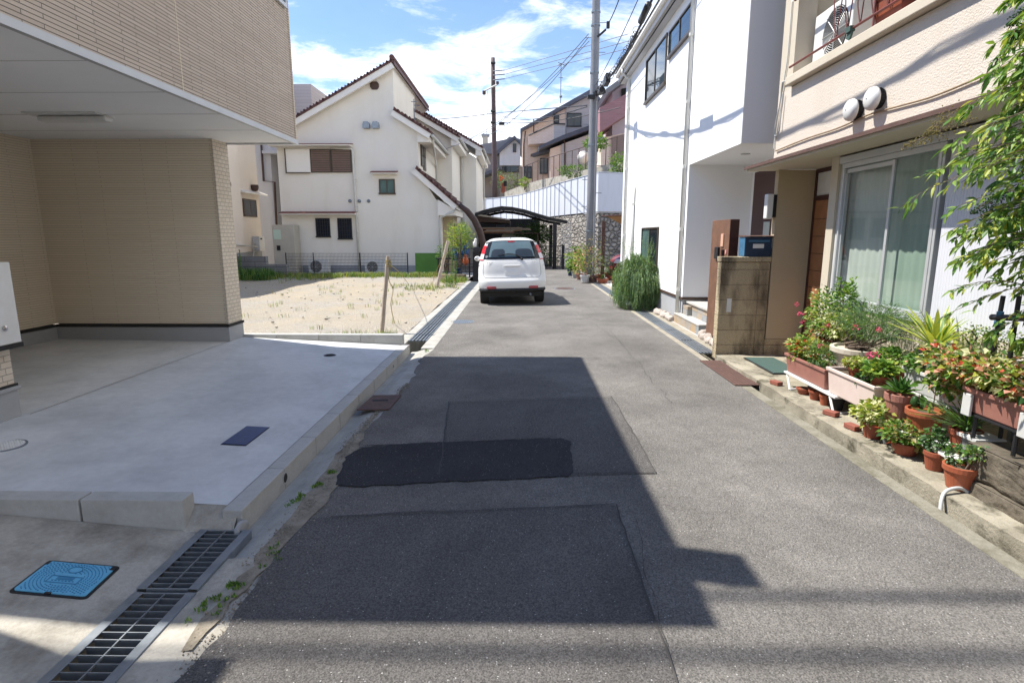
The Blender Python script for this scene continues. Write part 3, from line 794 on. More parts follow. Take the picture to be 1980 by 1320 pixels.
# ---- gratings
def cross_grate(label, y0, y1, z):
    x0, x1 = -1.785, -1.495
    t = thing('drain_grate', label, 'drain grate', ((x0 + x1) / 2, y0, z), 'steel grates over the kerbside drain')
    mb = MB()
    for a, b in ((x0, x0 + .045), (x1 - .045, x1)): mb.box(a, b, y0, y1, z - .006, z); mb.box(a if a == x0 else b - .006, a + .006 if a == x0 else b, y0, y1, z - .05, z - .006)
    for yy in (y0, y1 - .008): mb.box(x0 + .045, x1 - .045, yy, yy + .008, z - .04, z - .002)
    mb.build('frame', M['galv'], t, bevel=.0015)
    mb = MB(); n = int(round((y1 - y0) / .0445))
    for k in range(1, n): yy = y0 + (y1 - y0) * k / n; mb.box(x0 + .045, x1 - .045, yy - .0025, yy + .0025, z - .035, z - .003)
    xm = (x0 + x1) / 2 + .002; mb.box(xm - .003, xm + .003, y0 + .008, y1 - .008, z - .012, z - .0028)
    mb.build('bars', M['galv'], t)
cross_grate('dark steel drain grate ending at the open gutter, farther of the two', 2.40, 2.945, .004)
cross_grate('long dark steel drain grate in the foreground, cut by the lower frame edge', .9, 2.385, -.004)
def long_grate(label, x0, x1, y0, y1, z, grp, nb=5, mat='galv'):
    t = thing('drain_grate', label, 'drain grate', ((x0 + x1) / 2, y0, z), grp)
    mb = MB(); mb.box(x0, x0 + .02, y0, y1, z - .03, z); mb.box(x1 - .02, x1, y0, y1, z - .03, z); mb.build('frame', M[mat], t)
    mb = MB()
    for k in range(1, nb): xx = x0 + (x1 - x0) * k / nb; mb.box(xx - .012, xx + .012, y0 + .01, y1 - .01, z - .02, z - .001)
    k = y0 + .1
    while k < y1: mb.box(x0 + .02, x1 - .02, k, k + .01, z - .024, z - .006); k += .25
    mb.build('bars', M[mat], t)
yy = 8.75; k = 0
names = ['nearest steel grate of the left drain, beside the lot kerb end', 'second steel grate from the lot kerb along the left drain']
while yy < 19.8:
    y1 = yy + (1.0 if k else .75)
    long_grate(names[k] if k < 2 else 'flat steel grate of the left drain along the gravel lot', -1.725, -1.445, yy, y1 - .012, .008 if k % 3 else .014, 'steel grates beside the gravel lot' if k >= 0 else None)
    yy = y1; k += 1
yy = 7.9; k = 0
while yy < 19.4:
    long_grate('blue grey steel grate of the right drain, nearest the block wall' if k == 0 else 'blue grey steel grate of the drain before the white house', 2.505, 2.738, yy, yy + .985, .008, 'steel grates before the white house')
    yy += 1.0; k += 1
t = thing('drain_plate', 'rusty brown steel plate with a slot across the left gutter', 'steel plate', (-1.38, 5.6, 0))
mb = MB(); p = g((690, 794), (752, 793), (776, 765), (722, 766)); mb.prism([(a, b, .012) for a, b in p], (0, 0, -.01)); mb.build('plate', M['rust'], t, bevel=.002)
mb = MB(); p = g((720, 775), (750, 774), (751, 777), (721, 778)); mb.prism([(a, b, .0132) for a, b in p], (0, 0, -.004)); mb.build('slot', M['dark'], t)
t = thing('drain_plate', 'rusty perforated steel plate over the gutter before the block wall', 'steel plate', (2.5, 6.7, 0))
mb = MB(); mb.box(2.36, 2.66, 6.12, 7.38, .004, .014); mb.build('plate', M['rust'], t, bevel=.002)
mb = MB()
for i in range(7):
    for j in range(26): mb.box(2.38 + i * .04, 2.40 + i * .04, 6.15 + j * .047, 6.17 + j * .047, .0135, .0165)
mb.build('studs', M['rust'], t)
# pipe mouths in the kerb
for lab, yk, zk, r in (('dark round drain pipe mouth in the kerb face above the open gutter', 3.60, .022, .040), ('small dark pipe mouth at the far end of the kerb face', 6.95, .02, .022)):
    t = thing('drain_pipe', lab, 'pipe', (KX, yk, zk))
    mb = MB(); mb.lathe([(r, -.03), (r, .004), (r * .82, .004), (r * .82, -.03)], (KX, yk, zk), 20, axis='x', cap=False); mb.build('pipe_rim', M['plastic_g'], t)
    mb = MB(); mb.lathe([(r * .82, -.02), (r * .82, .0015)], (KX, yk, zk), 20, axis='x'); mb.build('pipe_hole', M['dark'], t)
mb = MB(); mb.blob((KX, 2.98, -.01), .02, .07, .05, 14, 8, amp=.4); struct(mb.build('mortar_patch', M['found'], smooth=True))
# ================================================================== RIGHT: CREAM BLOCK WALL, BEIGE FLAT-FRONTED HOUSE
mb = MB(); mb.box(2.635, 3.275, 7.6, 7.74, -.02, 1.275)
bw = thing('block_wall', 'short stained concrete block wall beside the drain, carrying the blue mailbox', 'wall', (2.95, 7.67, 0))
mb.build('wall', M['block'], bw, bevel=.008)
mb = MB(); mb.box(2.628, 3.28, 7.585, 7.75, 1.28, 1.345); mb.build('coping', M['block'], bw, bevel=.006)
mb = MB(); mb.box(2.74, 2.80, 7.590, 7.5985, .62, .80); mb.build('tag', M['plastic_w'], bw)
t = thing('mailbox', 'faded blue metal mailbox with a blank white label on top of the block wall', 'mailbox', (3.1, 7.68, 1.345))
mb = MB(); mb.box(2.93, 3.275, 7.60, 7.80, 1.348, 1.60); mb.build('box', M['navy'], t, bevel=.008)
mb = MB(); mb.box(2.925, 2.9295, 7.605, 7.795, 1.352, 1.598); mb.build('sunlit_side', M['blue'], t)  # lighter blue sheet paints in the sunlight on this side
mb = MB(); mb.prism([(2.915, 7.58, 1.602), (2.915, 7.82, 1.602), (2.915, 7.82, 1.62), (2.915, 7.58, 1.612)], (.37, 0, 0)); mb.build('lid', M['rust'], t, bevel=.003)
mb = MB(); mb.box(3.03, 3.17, 7.594, 7.5995, 1.455, 1.51); mb.build('name_label', M['plastic_w'], t)
mb = MB(); mb.box(2.97, 3.24, 7.592, 7.5995, 1.535, 1.56); mb.build('flap', M['blue'], t)
# gate pillar of brown boards
t = thing('gate_pillar', 'brown wood-look gate pillar with a pale nameplate behind the block wall', 'gate pillar', (3.0, 8.4, .1))
mb = MB(); mb.box(2.93, 3.06, 8.2, 8.95, .12, 1.84)
mb.build('panel', M['signwood'], t, bevel=.004)
mb = MB(); mb.box(2.933, 3.057, 8.192, 8.1995, .12, 1.838); mb.build('shaded_end', M['reddark'], t)  # darker sheet paints in the shade on the end turned from the sun
mb = MB(); mb.box(2.915, 2.9295, 8.40, 8.50, 1.46, 1.64); mb.build('nameplate', simple('plate', (.62, .36, .25), (.56, .32, .22), 30, .6), t, bevel=.003)
mb = MB(); mb.box(2.922, 2.9295, 8.26, 8.31, 1.36, 1.42); stk = mb.build('sticker', simple('sticker', (.6, .25, .22), (.55, .2, .2), 30, .5), t)
mb = MB(); mb.box(2.9205, 2.9215, 8.28, 8.29, 1.375, 1.408); mb.build('pictogram', M['plastic_w'], stk)
mb = MB(); mb.box(2.90, 2.93, 8.55, 8.70, 1.28, 1.45); mb.box(2.895, 2.93, 8.36, 8.40, .95, 1.42); mb.build('latch', M['black'], t, bevel=.003)
# the house
B = thing('beige_stucco_house', 'cream stucco house with a tiled canopy and balcony on the right', 'house', (4.5, 3, 0))
XU = 3.25
mb = MB(); mb.box(XU, 9, -6, 7.70, 2.5, 3.36); mb.build('upper_wall', M['beige'], B)
mb = MB(); mb.box(XU, XU + .22, 7.35, 7.70, 3.36, 7.2); mb.box(4.35, 9, -6, 7.70, 3.36, 7.2); mb.box(XU + .22, 4.35, 7.45, 7.70, 3.36, 7.2); mb.build('upper_wall', M['beigesmooth'], B)
mb = MB(); mb.box(XU - .08, XU + .02, -6, 7.36, 3.375, 3.47); mb.box(XU + .02, 4.35, -6, 7.449, 3.365, 3.46); mb.build('balcony_floor', M['beigesmooth'], B, bevel=.008)
mb = MB(); mb.box(XU - .03, 4.35, -6, 7.349, 5.6, 5.85); mb.build('balcony_roof', M['beigesmooth'], B)
mb = MB(); mb.box(4.33, 4.349, 5.0, 6.9, 3.7, 5.5); w_ = mb.build('window', M['bronze'], B)
mb = MB(); mb.box(4.32, 4.329, 5.06, 5.93, 3.76, 5.44); mb.box(4.32, 4.329, 5.97, 6.84, 3.76, 5.44); each(mb, 'pane', M['darkglass'], w_)
rl = MB(); rl.tube([(XU - .04, -6, 3.585), (XU - .04, 7.36, 3.585)], .013, 8); rl.tube([(XU - .04, -6, 4.32), (XU - .04, 7.36, 4.32)], .016, 8)
for k in range(14):
    yb = 6.6 - k * .95
    rl.tube([(XU - .04, yb - .9, 3.47), (XU - .04, yb - .9, 4.32)], .010, 6)
rail = rl.build('balcony_railing', M['redtrim'], B)
bl = MB()
for k in range(40):
    yb = 6.25 - k * .21
    bl.tube([(XU - .04, yb, 4.32), (XU - .05, yb + .01, 4.0), (XU - .05, yb + .05, 3.75), (XU - .04, yb + .085, 3.60)], .006, 5)
    bl.tube([(XU - .04, yb + .19, 4.32), (XU - .05, yb + .18, 4.0), (XU - .05, yb + .14, 3.75), (XU - .04, yb + .10, 3.60)], .006, 5)
bl.build('wrought_bars', M['redtrim'], rail)
# canopy
mb = MB(); pr = [(2.93, 2.425), (2.93, 2.470), (3.249, 2.50), (3.249, 2.499), (3.40, 2.499), (3.40, 2.44)]
mb.prism([(a, -6, b) for a, b in pr][::-1], (0, 13.73, 0)); mb.build('canopy', M['beigesmooth'], B)
mb = MB(); mb.prism([(2.917, -6, 2.473), (3.248, -6, 2.503), (3.248, -6, 2.512), (2.905, -6, 2.485), (2.905, -6, 2.45), (2.917, -6, 2.45)], (0, 13.76, 0)); mb.build('canopy_edge', M['rust'], B)
# lower storey: piers, sill walls, recess with door
mb = MB(); mb.box(3.35, 3.8, 6.31, 6.45, 0, 2.439); mb.box(3.44, 9, -6, 6.309, 2.36, 2.439); mb.box(3.62, 9, -6, 6.309, -.1, 2.359)
mb.box(3.801, 9, 6.31, 7.6, -.1, 2.495); mb.box(3.35, 3.619, -6, 6.309, -.05, .90); mb.box(3.401, 3.80, 6.4505, 7.599, 2.441, 2.496); mb.build('lower_wall', M['beigesmooth'], B)
mb = MB(); mb.box(3.29, 9, 7.601, 7.698, .26, 2.438); mb.box(3.29, 3.40, 7.55, 7.6, 2.3, 2.44) if False else None; mb.build('side_wall', M['tan'], B)
mb = MB(); mb.box(3.275, 9, 7.59, 7.70, -.05, .258); mb.build('plinth', M['block'], B)
d_ = MB(); d_.box(3.765, 3.80, 6.64, 7.56, .1, 2.05)
dd = d_.build('door', M['wooddoor'], B)
mb = MB()
for k in range(1, 9): mb.box(3.762, 3.7655, 6.65, 7.55, .1 + k * .215, .106 + k * .215)
mb.build('groove', M['dark'], dd)
mb = MB(); mb.box(3.755, 3.799, 6.62, 6.64, .05, 2.44); mb.box(3.755, 3.799, 7.56, 7.60, .05, 2.44); mb.box(3.75, 3.799, 6.64, 7.56, 2.05, 2.11); mb.box(3.755, 3.799, 6.64, 7.56, 2.39, 2.44); mb.build('door_frame', M['reddark'], B)
mb = MB(); mb.box(3.77, 3.79, 6.64, 7.56, 2.11, 2.39); mb.build('transom', M['plastic_w'], B)
# the large sliding window
Wd = MB(); x0, x1 = 3.36, 3.43
Wd.box(x0, x1, 6.215, 6.24, .93, 2.35); Wd.box(x0, x1, 4.77, 4.80, .93, 2.35); Wd.box(x0, x1, 4.80, 6.215, 2.30, 2.35); Wd.box(x0, x1, 4.80, 6.215, .93, .985)
wf = Wd.build('window', M['alu'], B, bevel=.004)
mb = MB(); mb.box(x0 - .004, x0 + .02, 5.385, 5.42, .985, 2.29); mb.box(x0 + .022, x0 + .045, 6.19, 6.214, .985, 2.29); mb.box(x0 + .022, x0 + .045, 5.42, 6.2, 2.25, 2.289); mb.box(x0 - .004, x0 + .02, 4.801, 4.835, .985, 2.29); mb.build('sash', M['alu'], wf)
mb = MB(); mb.quad((x0 + .03, 5.40, .985), (x0 + .03, 5.40, 2.28), (x0 + .03, 6.21, 2.28), (x0 + .03, 6.21, .985)); mb.build('pane', M['glass'], wf)
mb = MB(); mb.quad((x0 + .01, 4.82, .985), (x0 + .01, 4.82, 2.29), (x0 + .01, 5.40, 2.29), (x0 + .01, 5.40, .985)); mb.build('pane', M['glassg'], wf)
mb = MB()
def cur(u, v): return (3.47 + .004 * math.sin(u * 95) + .004 * math.sin(u * 41 + 1), 4.75 + 1.53 * u, .95 + 1.38 * v)
mb.grid(cur, 150, 1); mb.build('curtain', M['curtain'], B, smooth=True)
mb = MB(); mb.box(3.33, 3.44, 4.70, 6.30, .901, .928); mb.build('sill', M['alu'], B, bevel=.004)
mb = MB(); mb.box(3.38, 3.42, 6.245, 6.308, .93, 2.43); mb.build('shutter_case', M['plantergrey'], B)
mb = MB(); mb.box(3.35, 3.44, -6, 6.3, 2.352, 2.42); mb.build('lintel_trim', M['alu'], B, bevel=.003)
mb = MB(); mb.box(3.355, 3.44, -4, 4.70, .80, 2.35); mb.build('shutter_panel', M['ribwhite'], B)
mb = MB(); mb.box(3.34, 3.354, -4, 4.70, .76, .80); mb.build('panel_rail', M['alu'], B)
# vent caps, lamp, aircon etc.
for lab, yv, zv in (('round white vent cap on the stucco wall, the one farther from the camera', 5.86, 2.80), ('round white vent cap on the stucco wall, the one nearer the camera', 5.53, 2.83)):
    t = thing('vent_cap', lab, 'vent', (XU, yv, zv), 'round vent caps above the canopy')
    mb = MB(); mb.lathe([(.085, 0), (.085, -.06)], (XU, yv, zv), 24, axis='x', cap=False)
    for k in range(24): a = 2 * math.pi * k / 24; mb.obox((XU - .04, yv + .088 * math.cos(a), zv + .088 * math.sin(a)), .05, .008, .008)
    mb.build('grille', M['dark'], t)
    mb = MB(); mb.lathe([(.10, -.058), (.102, -.075), (.095, -.10), (.07, -.118), (.03, -.126), (.001, -.128)], (XU, yv, zv), 28, axis='x'); mb.build('hood', M['plastic_w'], t, smooth=True)
    mb = MB(); mb.blob((XU - .128, yv, zv), .004, .006, .006, 8, 5); mb.build('screw', M['dark'], t)
t = thing('wall_lamp', 'white box-shaped lamp with black back plate beside the brown front door', 'lamp', (3.2, 7.7, 1.7))
mb = MB(); mb.box(3.170, 3.252, 7.595, 7.70, 1.83, 2.14); mb.build('shade', M['plastic_w'], t, bevel=.012)
mb = MB(); mb.box(3.252, 3.2895, 7.59, 7.695, 1.85, 2.13); mb.build('back_plate', M['black'], t)
mb = MB(); mb.box(3.272, 3.289, 7.62, 7.68, 1.46, 1.58); mb.build('intercom', M['plastic_g'], B)
def aircon(label, c, wx, dy, hz, face='-y', fanr=None, group=None):
    """outdoor unit; c = centre of its base; face = side with the fan grille"""
    t = thing('air_conditioner', label, 'air conditioner', c, group)
    x, y, z = c
    mb = MB(); mb.box(x - wx / 2, x + wx / 2, y - dy / 2, y + dy / 2, z + .03, z + hz); mb.build('casing', M['plastic_w'], t, bevel=.012)
    mb = MB(); mb.box(x - wx * .42, x - wx * .30, y - dy * .45, y + dy * .45, z, z + .03); mb.box(x + wx * .30, x + wx * .42, y - dy * .45, y + dy * .45, z, z + .03); each(mb, 'foot', M['plastic_g'], t)
    r = fanr or hz * .40
    if face == '-y': cc = (x - wx * .12, y - dy / 2, z + hz * .52); ax = 'y'; sg = -1
    else: cc = (x - wx / 2, y - dy * .1, z + hz * .52); ax = 'x'; sg = -1
    mb = MB(); mb.lathe([(r, sg * .001), (r, sg * .004)], cc, 26, axis=ax); mb.build('fan_opening', M['dark'], t)
    mb = MB()
    for k in range(1, 12):
        rr = r * k / 11.5; n = 26
        mb.tube([(cc[0] + (rr * math.cos(a) if ax == 'y' else sg * .012), cc[1] + (sg * .012 if ax == 'y' else rr * math.cos(a)), cc[2] + rr * math.sin(a)) for a in [2 * math.pi * i / n for i in range(n + 1)]], .0035, 4, caps=False)
    for k in range(4):
        a = k * math.pi / 4
        p = lambda s: (cc[0] + (s * r * math.cos(a) if ax == 'y' else sg * .014), cc[1] + (sg * .014 if ax == 'y' else s * r * math.cos(a)), cc[2] + s * r * math.sin(a))
        mb.tube([p(-1), p(1)], .006, 4)
    mb.build('fan_grille', M['plastic_g'], t)
    return t
aircon('white air conditioner on the balcony behind the red railing', (3.58, 6.88, 3.465), .30, .80, .64, '-x')
for lab, y0, y1 in (('red brown planter on the balcony edge beside the air conditioner', 5.35, 5.72), ('red brown planter on the balcony at the top edge of the picture', 4.45, 4.95)):
    t = thing('planter', lab, 'planter', (3.32, (y0 + y1) / 2, 3.47))
    mb = MB(); mb.prism([(3.25, y0, 3.475), (3.40, y0, 3.475), (3.42, y0, 3.70), (3.22, y0, 3.70)], (0, y1 - y0, 0)); mb.build('trough', M['terra'], t, bevel=.006)
    mb = MB(); mb.box(3.21, 3.43, y0 - .01, y1 + .01, 3.69, 3.715); mb.build('rim', M['terra'], t, bevel=.005)
t = thing('bucket', 'dark blue plastic bucket between the balcony planters', 'bucket', (3.34, 5.15, 3.47))
mb = MB(); mb.lathe([(.10, .005), (.13, .30)], (3.36, 5.15, 3.47), 18); mb.build('body', M['bluebarrel'], t)
mb = MB(); mb.lathe([(.135, .29), (.14, .31), (.13, .31)], (3.36, 5.15, 3.47), 18); mb.build('rim', M['bluebarrel'], t)
tag(MB().obox((XU - .05, 6.07, 3.58), .05, .09, .05, 0).obox((XU - .05, 6.07, 3.53), .02, .07, .08, 0, .5).build('clip', M['greenmat']), 'green plastic clip hooked on the red balcony rail', 'clip')
def wiretube(name, label, pts, r, mat, cat='cable', n=6, group=None, seg=10):
    P = [Vector(p) for p in pts]; out = []
    if len(P) > 2:
        for i in range(len(P) - 1):
            p0 = P[max(i - 1, 0)]; p1 = P[i]; p2 = P[i + 1]; p3 = P[min(i + 2, len(P) - 1)]
            for k in range(seg):
                t_ = k / seg; out.append(.5 * ((2 * p1) + (p2 - p0) * t_ + (2 * p0 - 5 * p1 + 4 * p2 - p3) * t_ ** 2 + (3 * p1 - p0 - 3 * p2 + p3) * t_ ** 3))
        out.append(P[-1])
    else: out = P
    return tag(MB().tube(out, r, n).build(name, M[mat], smooth=True), label, cat, group)
wiretube('cable', 'brown cable sagging along the stucco wall above the canopy', [PX(*p, 3.235) for p in ((1500, 292), (1560, 268), (1620, 248), (1680, 222), (1740, 205), (1800, 188), (1870, 160), (1960, 120))], .008, 'tancable')
wiretube('cable', 'grey drain hose curling from the balcony to the house corner', [PX(*p, 3.22) for p in ((1590, 112), (1572, 126), (1555, 143), (1535, 155), (1516, 158), (1512, 165), (1508, 200), (1500, 240), (1498, 262), (1506, 255), (1510, 220), (1514, 180))], .009, 'plastic_g')
wiretube('cable', 'thin pale conduit down the edge of the stucco house', [PX(*p, 3.235) for p in ((1532, 0), (1524, 100), (1517, 150), (1503, 230), (1496, 290))], .008, 'pipe_w')
# ================================================================== WHITE HOUSE
Wh = thing('white_house', 'plain white three storey house with a cantilevered corner over its entrance', 'house', (5, 12, 0))
mb = MB(); mb.box(3.0, 9, 10.6, 17.3, .50, 5.86); mb.box(3.0, 9, 8.2, 10.599, 2.845, 5.86); mb.box(4.12, 9, 8.2, 10.599, .3, 2.844); mb.build('wall', M['white'], Wh)
mb = MB(); mb.box(3.005, 9, 8.192, 8.1995, 2.85, 5.86); mb.build('side_wall', M['whitegrey'], Wh)  # thin grey sheet over the end face paints in its shade
mb = MB(); mb.box(2.985, 9, 10.585, 17.32, .455, .498); mb.build('flashing', M['brown'], Wh)
mb = MB(); mb.box(3.01, 9, 10.61, 17.29, -.1, .454); mb.build('foundation', M['found'], Wh)
mb = MB(); mb.box(2.86, 3.0, 8.0, 17.5, 5.861, 5.92); mb.box(2.80, 2.86, 8.0, 17.5, 5.80, 6.0) if False else None
mb.box(2.80, 3.35, 8.0, 17.5, 5.92, 5.97); mb.prism([(2.80, 8.0, 5.971), (2.80, 8.0, 6.12), (9, 8.0, 8.4), (9, 8.0, 5.971)][::-1], (0, 9.5, 0)); mb.build('roof', M['whitegrey'], Wh)
mb = MB(); mb.box(2.845, 2.859, 8.0, 17.5, 5.862, 5.885); mb.box(2.70, 2.72, 8.0, 17.5, 6.13, 6.15); mb.build('roof_edge', M['dark'], Wh)
gt = MB(); gt.prism([(2.72, 7.95, 6.06), (2.72, 7.95, 6.17), (2.735, 7.95, 6.17), (2.74, 7.95, 6.08), (2.79, 7.95, 6.08), (2.798, 7.95, 6.17), (2.80, 7.95, 6.03), (2.75, 7.95, 6.02)], (0, 9.6, 0)); gt.build('roof_gutter', M['creamtrim'], Wh)
def pipe(o, pts, r, mat='pipe_w', brk=()):
    mb = MB(); mb.tube(pts, r, 10); p = mb.build('downpipe', M[mat], o, smooth=True)
    if brk:
        m2 = MB()
        for z in brk: m2.lathe([(r * 1.25, 0), (r * 1.25, .05)], (pts[-1][0], pts[-1][1], z), 12)
        each(m2, 'pipe_bracket', M[mat], p)
pipe(Wh, [(2.76, 10.75, 6.03), (2.76, 10.75, 5.93), (2.955, 10.75, 5.75), (2.955, 10.75, .05)], .034, 'pipe_w', (.6, 1.7, 2.8, 3.9, 5.0))
pipe(Wh, [(2.76, 16.6, 6.03), (2.76, 16.6, 5.93), (2.955, 16.6, 5.75), (2.955, 16.6, .05)], .034, 'pipe_w', (1.6, 3.4, 5.0))
pipe(Wh, [(2.96, 15.4, 2.85), (2.96, 15.4, .05)], .04, 'pipe_w', (.8, 2.4))
def slider(o, y0, y1, z0, z1, x=3.0, mats=('darkglass', 'skyglass'), fr='bronze'):
    mb = MB(); e = .035
    mb.box(x - .035, x + .02, y0, y0 + e, z0, z1); mb.box(x - .035, x + .02, y1 - e, y1, z0, z1); mb.box(x - .035, x + .02, y0 + e, y1 - e, z1 - e, z1); mb.box(x - .055, x + .02, y0 - .02, y1 + .02, z0 - .03, z0 + e * .8)
    w_ = mb.build('window', M[fr], o, bevel=.003); ym = (y0 + y1) / 2
    mb = MB(); mb.box(x - .028, x - .008, ym - .02, ym + .02, z0 + e, z1 - e); mb.build('sash', M[fr], w_)
    mb = MB(); mb.box(x - .014, x - .004, y0 + e, ym - .02, z0 + .03, z1 - e); mb.build('pane', M[mats[1]], w_)
    mb = MB(); mb.box(x - .008, x - .002, ym + .02, y1 - e, z0 + .03, z1 - e); mb.build('pane', M[mats[0]], w_)
slider(Wh, 12.62, 14.56, 4.70, 5.66); slider(Wh, 10.86, 12.44, 5.12, 5.62, mats=('skyglass', 'darkglass')); slider(Wh, 12.62, 14.30, .95, 1.80, mats=('greenglass', 'darkglass'))
mb = MB(); mb.box(4.085, 4.119, 9.45, 10.40, .42, PX(1450, 337, 4.1).z); dr = mb.build('door', M['reddark'], Wh)
mb = MB(); mb.box(4.078, 4.0845, 9.62, 9.86, 1.98, 2.24); mb.build('pane', M['curtain'], dr)
mb = MB(); mb.box(4.078, 4.0845, 9.62, 9.86, 1.58, 1.84); mb.build('pane', M['curtain'], dr)
mb = MB(); mb.box(4.09, 4.119, 9.40, 9.45, .42, 2.5); mb.box(4.09, 4.119, 10.40, 10.45, .42, 2.5); mb.build('door_frame', M['creamtrim'], Wh)
mb = MB(); mb.lathe([(.07, 0), (.07, .006)], (3.45, 9.2, 2.836), 16); mb.build('downlight', M['plastic_g'], Wh)
mb = MB(); mb.box(3.10, 4.118, 8.21, 10.58, 0, .40); mb.box(3.02, 3.2, 10.3, 10.58, .0, .36); mb.build('porch', M['tile'], Wh)
mb = MB(); mb.box(3.07, 4.118, 8.20, 10.583, .401, .43); mb.build('porch_top', M['slab2'], Wh)
t = thing('entrance_step', 'slate tiled entrance step with pale top beside the right drain', 'step', (3.0, 9.9, 0))
mb = MB(); mb.box(2.91, 3.098, 9.25, 10.75, .0, .17); mb.build('tiles', M['tile'], t)
mb = MB(); mb.box(2.90, 3.098, 9.24, 10.76, .171, .195); mb.build('tread', M['slab2'], t, bevel=.003)
mb = MB(); k = 0
rockc = simple('rock', (.50, .43, .37), (.34, .29, .25), 12, .85, .8, 30)
for y0, y1, lab in ((10.9, 12.2, 'rounded pale pink boulder edging the bed of the white house'), (8.0, 9.15, 'rounded pale boulder between the entrance step and the block wall')):
    yb = y0
    while yb < y1:
        s = R.uniform(.07, .105)
        o = MB().blob((2.90 + R.uniform(-.02, .03), yb, s * .55), s * .8, s * .85, s * .8, 14, 9, amp=.5, seed=yb * 7).build('boulder', rockc, smooth=True)
        tag(o, lab, 'boulder', 'boulders by the step' if y0 < 9 else 'boulders beside the shrub'); yb += s * 1.75
# ================================================================== CREAM GABLED HOUSE
C = thing('gabled_house', 'large cream house with dark red tiled gable roof behind the gravel lot', 'house', (-6.5, 25, 0))
Y = 25.0
def P3(pts, y): return [tuple(PY(px, py, y)) for px, py in pts]
front = [(-10.2, -.3), (-3.45, -.3), (-3.45, 3.05), (-3.55, 3.10), (-4.25, 4.2), (-4.25, 5.95), (-5.21, 6.55), (-5.21, 8.42), (-10.6, 5.55), (-10.2, 5.1)]
mb = MB(); mb.prism([(a, Y, b) for a, b in front[:5] + [(-10.2, 4.2)]][::-1], (0, 3.0, 0)); mb.build('wall', M['cream'], C)
mb = MB(); mb.prism([(-10.2, Y, 4.199), (-4.25, Y, 4.199), (-4.25, Y, 5.95), (-5.21, Y, 6.5), (-5.21, Y, 8.42), (-10.2, Y, 5.72)][::-1], (0, 4.98, 0)); mb.build('wall', M['cream'], C)
mb = MB(); mb.box(-5.2, -4.252, 28.001, 29.99, -.3, 4.195); mb.box(-6.2, -3.42, 30.0, 33.99, -.3, 3.999); mb.box(-6.9, -2.5, 34, 40, -.3, 3.999)
for o_ in each(mb, 'wall', M['cream'], C): pass
mb = MB()
for y0, xr, z0, x1, z1, y1 in ((29.5, -6.2, 7.9, -3.42, 6.35, 34), (33.5, -6.9, 8.6, -2.5, 5.95, 40)): mb.prism([(xr, y0 + .5, 4), (x1, y0 + .5, 4), (x1, y0 + .5, z1), (xr, y0 + .5, z0)][::-1], (0, y1 - y0 - .5 - .01, 0))
each(mb, 'wall', M['cream'], C)
def roofslab(o, x0, z0, x1, z1, y0, y1, th=.09, name='roof', trim=True, mat='rooftile', rows=True):
    """sloping slab running from (x0,z0) down to (x1,z1)"""
    mb = MB(); d = Vector((x1 - x0, 0, z1 - z0)).normalized(); nn = Vector((-d.z, 0, d.x));
    if nn.z < 0: nn = -nn
    a = Vector((x0, y0, z0)); b = Vector((x1, y0, z1))
    mb.prism([a, b, b + nn * th, a + nn * th], (0, y1 - y0, 0))
    if rows:
        L = (b - a).length; n = max(3, int(L / .30))
        for i in range(n):
            p = a + d * (L * (i + .5) / n) + nn * th
            mb.tube([p + Vector((0, 0, 0)), p + Vector((0, .34, 0))], .05, 8)
            s = a + d * (L * i / n) + nn * (th + .02)
            mb.obox(tuple(s + Vector((0, (y1 - y0) / 2, 0))), .04, y1 - y0, .05, 0, 0, -math.atan2(d.z, d.x))
    r = mb.build(name, M[mat], o)
    if trim:
        mb = MB(); mb.prism([a - nn * .22 + Vector((0, .04, 0)), b - nn * .22 + Vector((0, .04, 0)), b - nn * .002 + Vector((0, .04, 0)), a - nn * .002 + Vector((0, .04, 0))], (0, .12, 0)); mb.build('barge_board', M['creamtrim'], r)
        mb = MB(); mb.prism([a - nn * .05 + Vector((0, .17, 0)), b - nn * .05 + Vector((0, .17, 0)), b - nn * .003 + Vector((0, .17, 0)), a - nn * .003 + Vector((0, .17, 0))], (0, y1 - y0 - .2, 0)); mb.build('eave_board', M['creamtrim'], r)
    return r
roofslab(C, -5.18, 8.46, -10.75, 5.50, 24.62, 33.7)
roofslab(C, -5.18, 6.64, -3.66, 5.72, 24.62, 30.4)
roofslab(C, -5.9, 7.98, -3.0, 6.35, 29.6, 34.4)
roofslab(C, -6.2, 8.75, -2.1, 6.42, 33.6, 40.4)
roofslab(C, -4.35, 4.34, -2.62, 2.84, 24.62, 28.3)
mb = MB(); mb.prism([(-3.46, 24.8, 3.1), (-2.72, 24.8, 2.68), (-2.72, 24.8, 2.45), (-3.46, 24.8, 2.45)], (0, 3.3, 0)); mb.build('eave_box', M['creamtrim'], C)
mb = MB(); mb.prism([(-4.25, 24.85, 5.93), (-3.72, 24.85, 5.62), (-3.72, 24.85, 5.42), (-4.25, 24.85, 5.42)][::-1], (0, 5.4, 0)); mb.build('eave_box', M['creamtrim'], C)
mb = MB(); mb.prism([(-3.42, 29.7, 6.5), (-3.02, 29.7, 6.22), (-3.02, 29.7, 6.0), (-3.42, 29.7, 6.0)][::-1], (0, 4.6, 0)); mb.build('eave_box', M['creamtrim'], C)
mb = MB(); mb.prism([(-2.5, 33.7, 6.55), (-2.15, 33.7, 6.3), (-2.15, 33.7, 6.05), (-2.5, 33.7, 6.05)][::-1], (0, 6.5, 0)); mb.build('eave_box', M['creamtrim'], C)
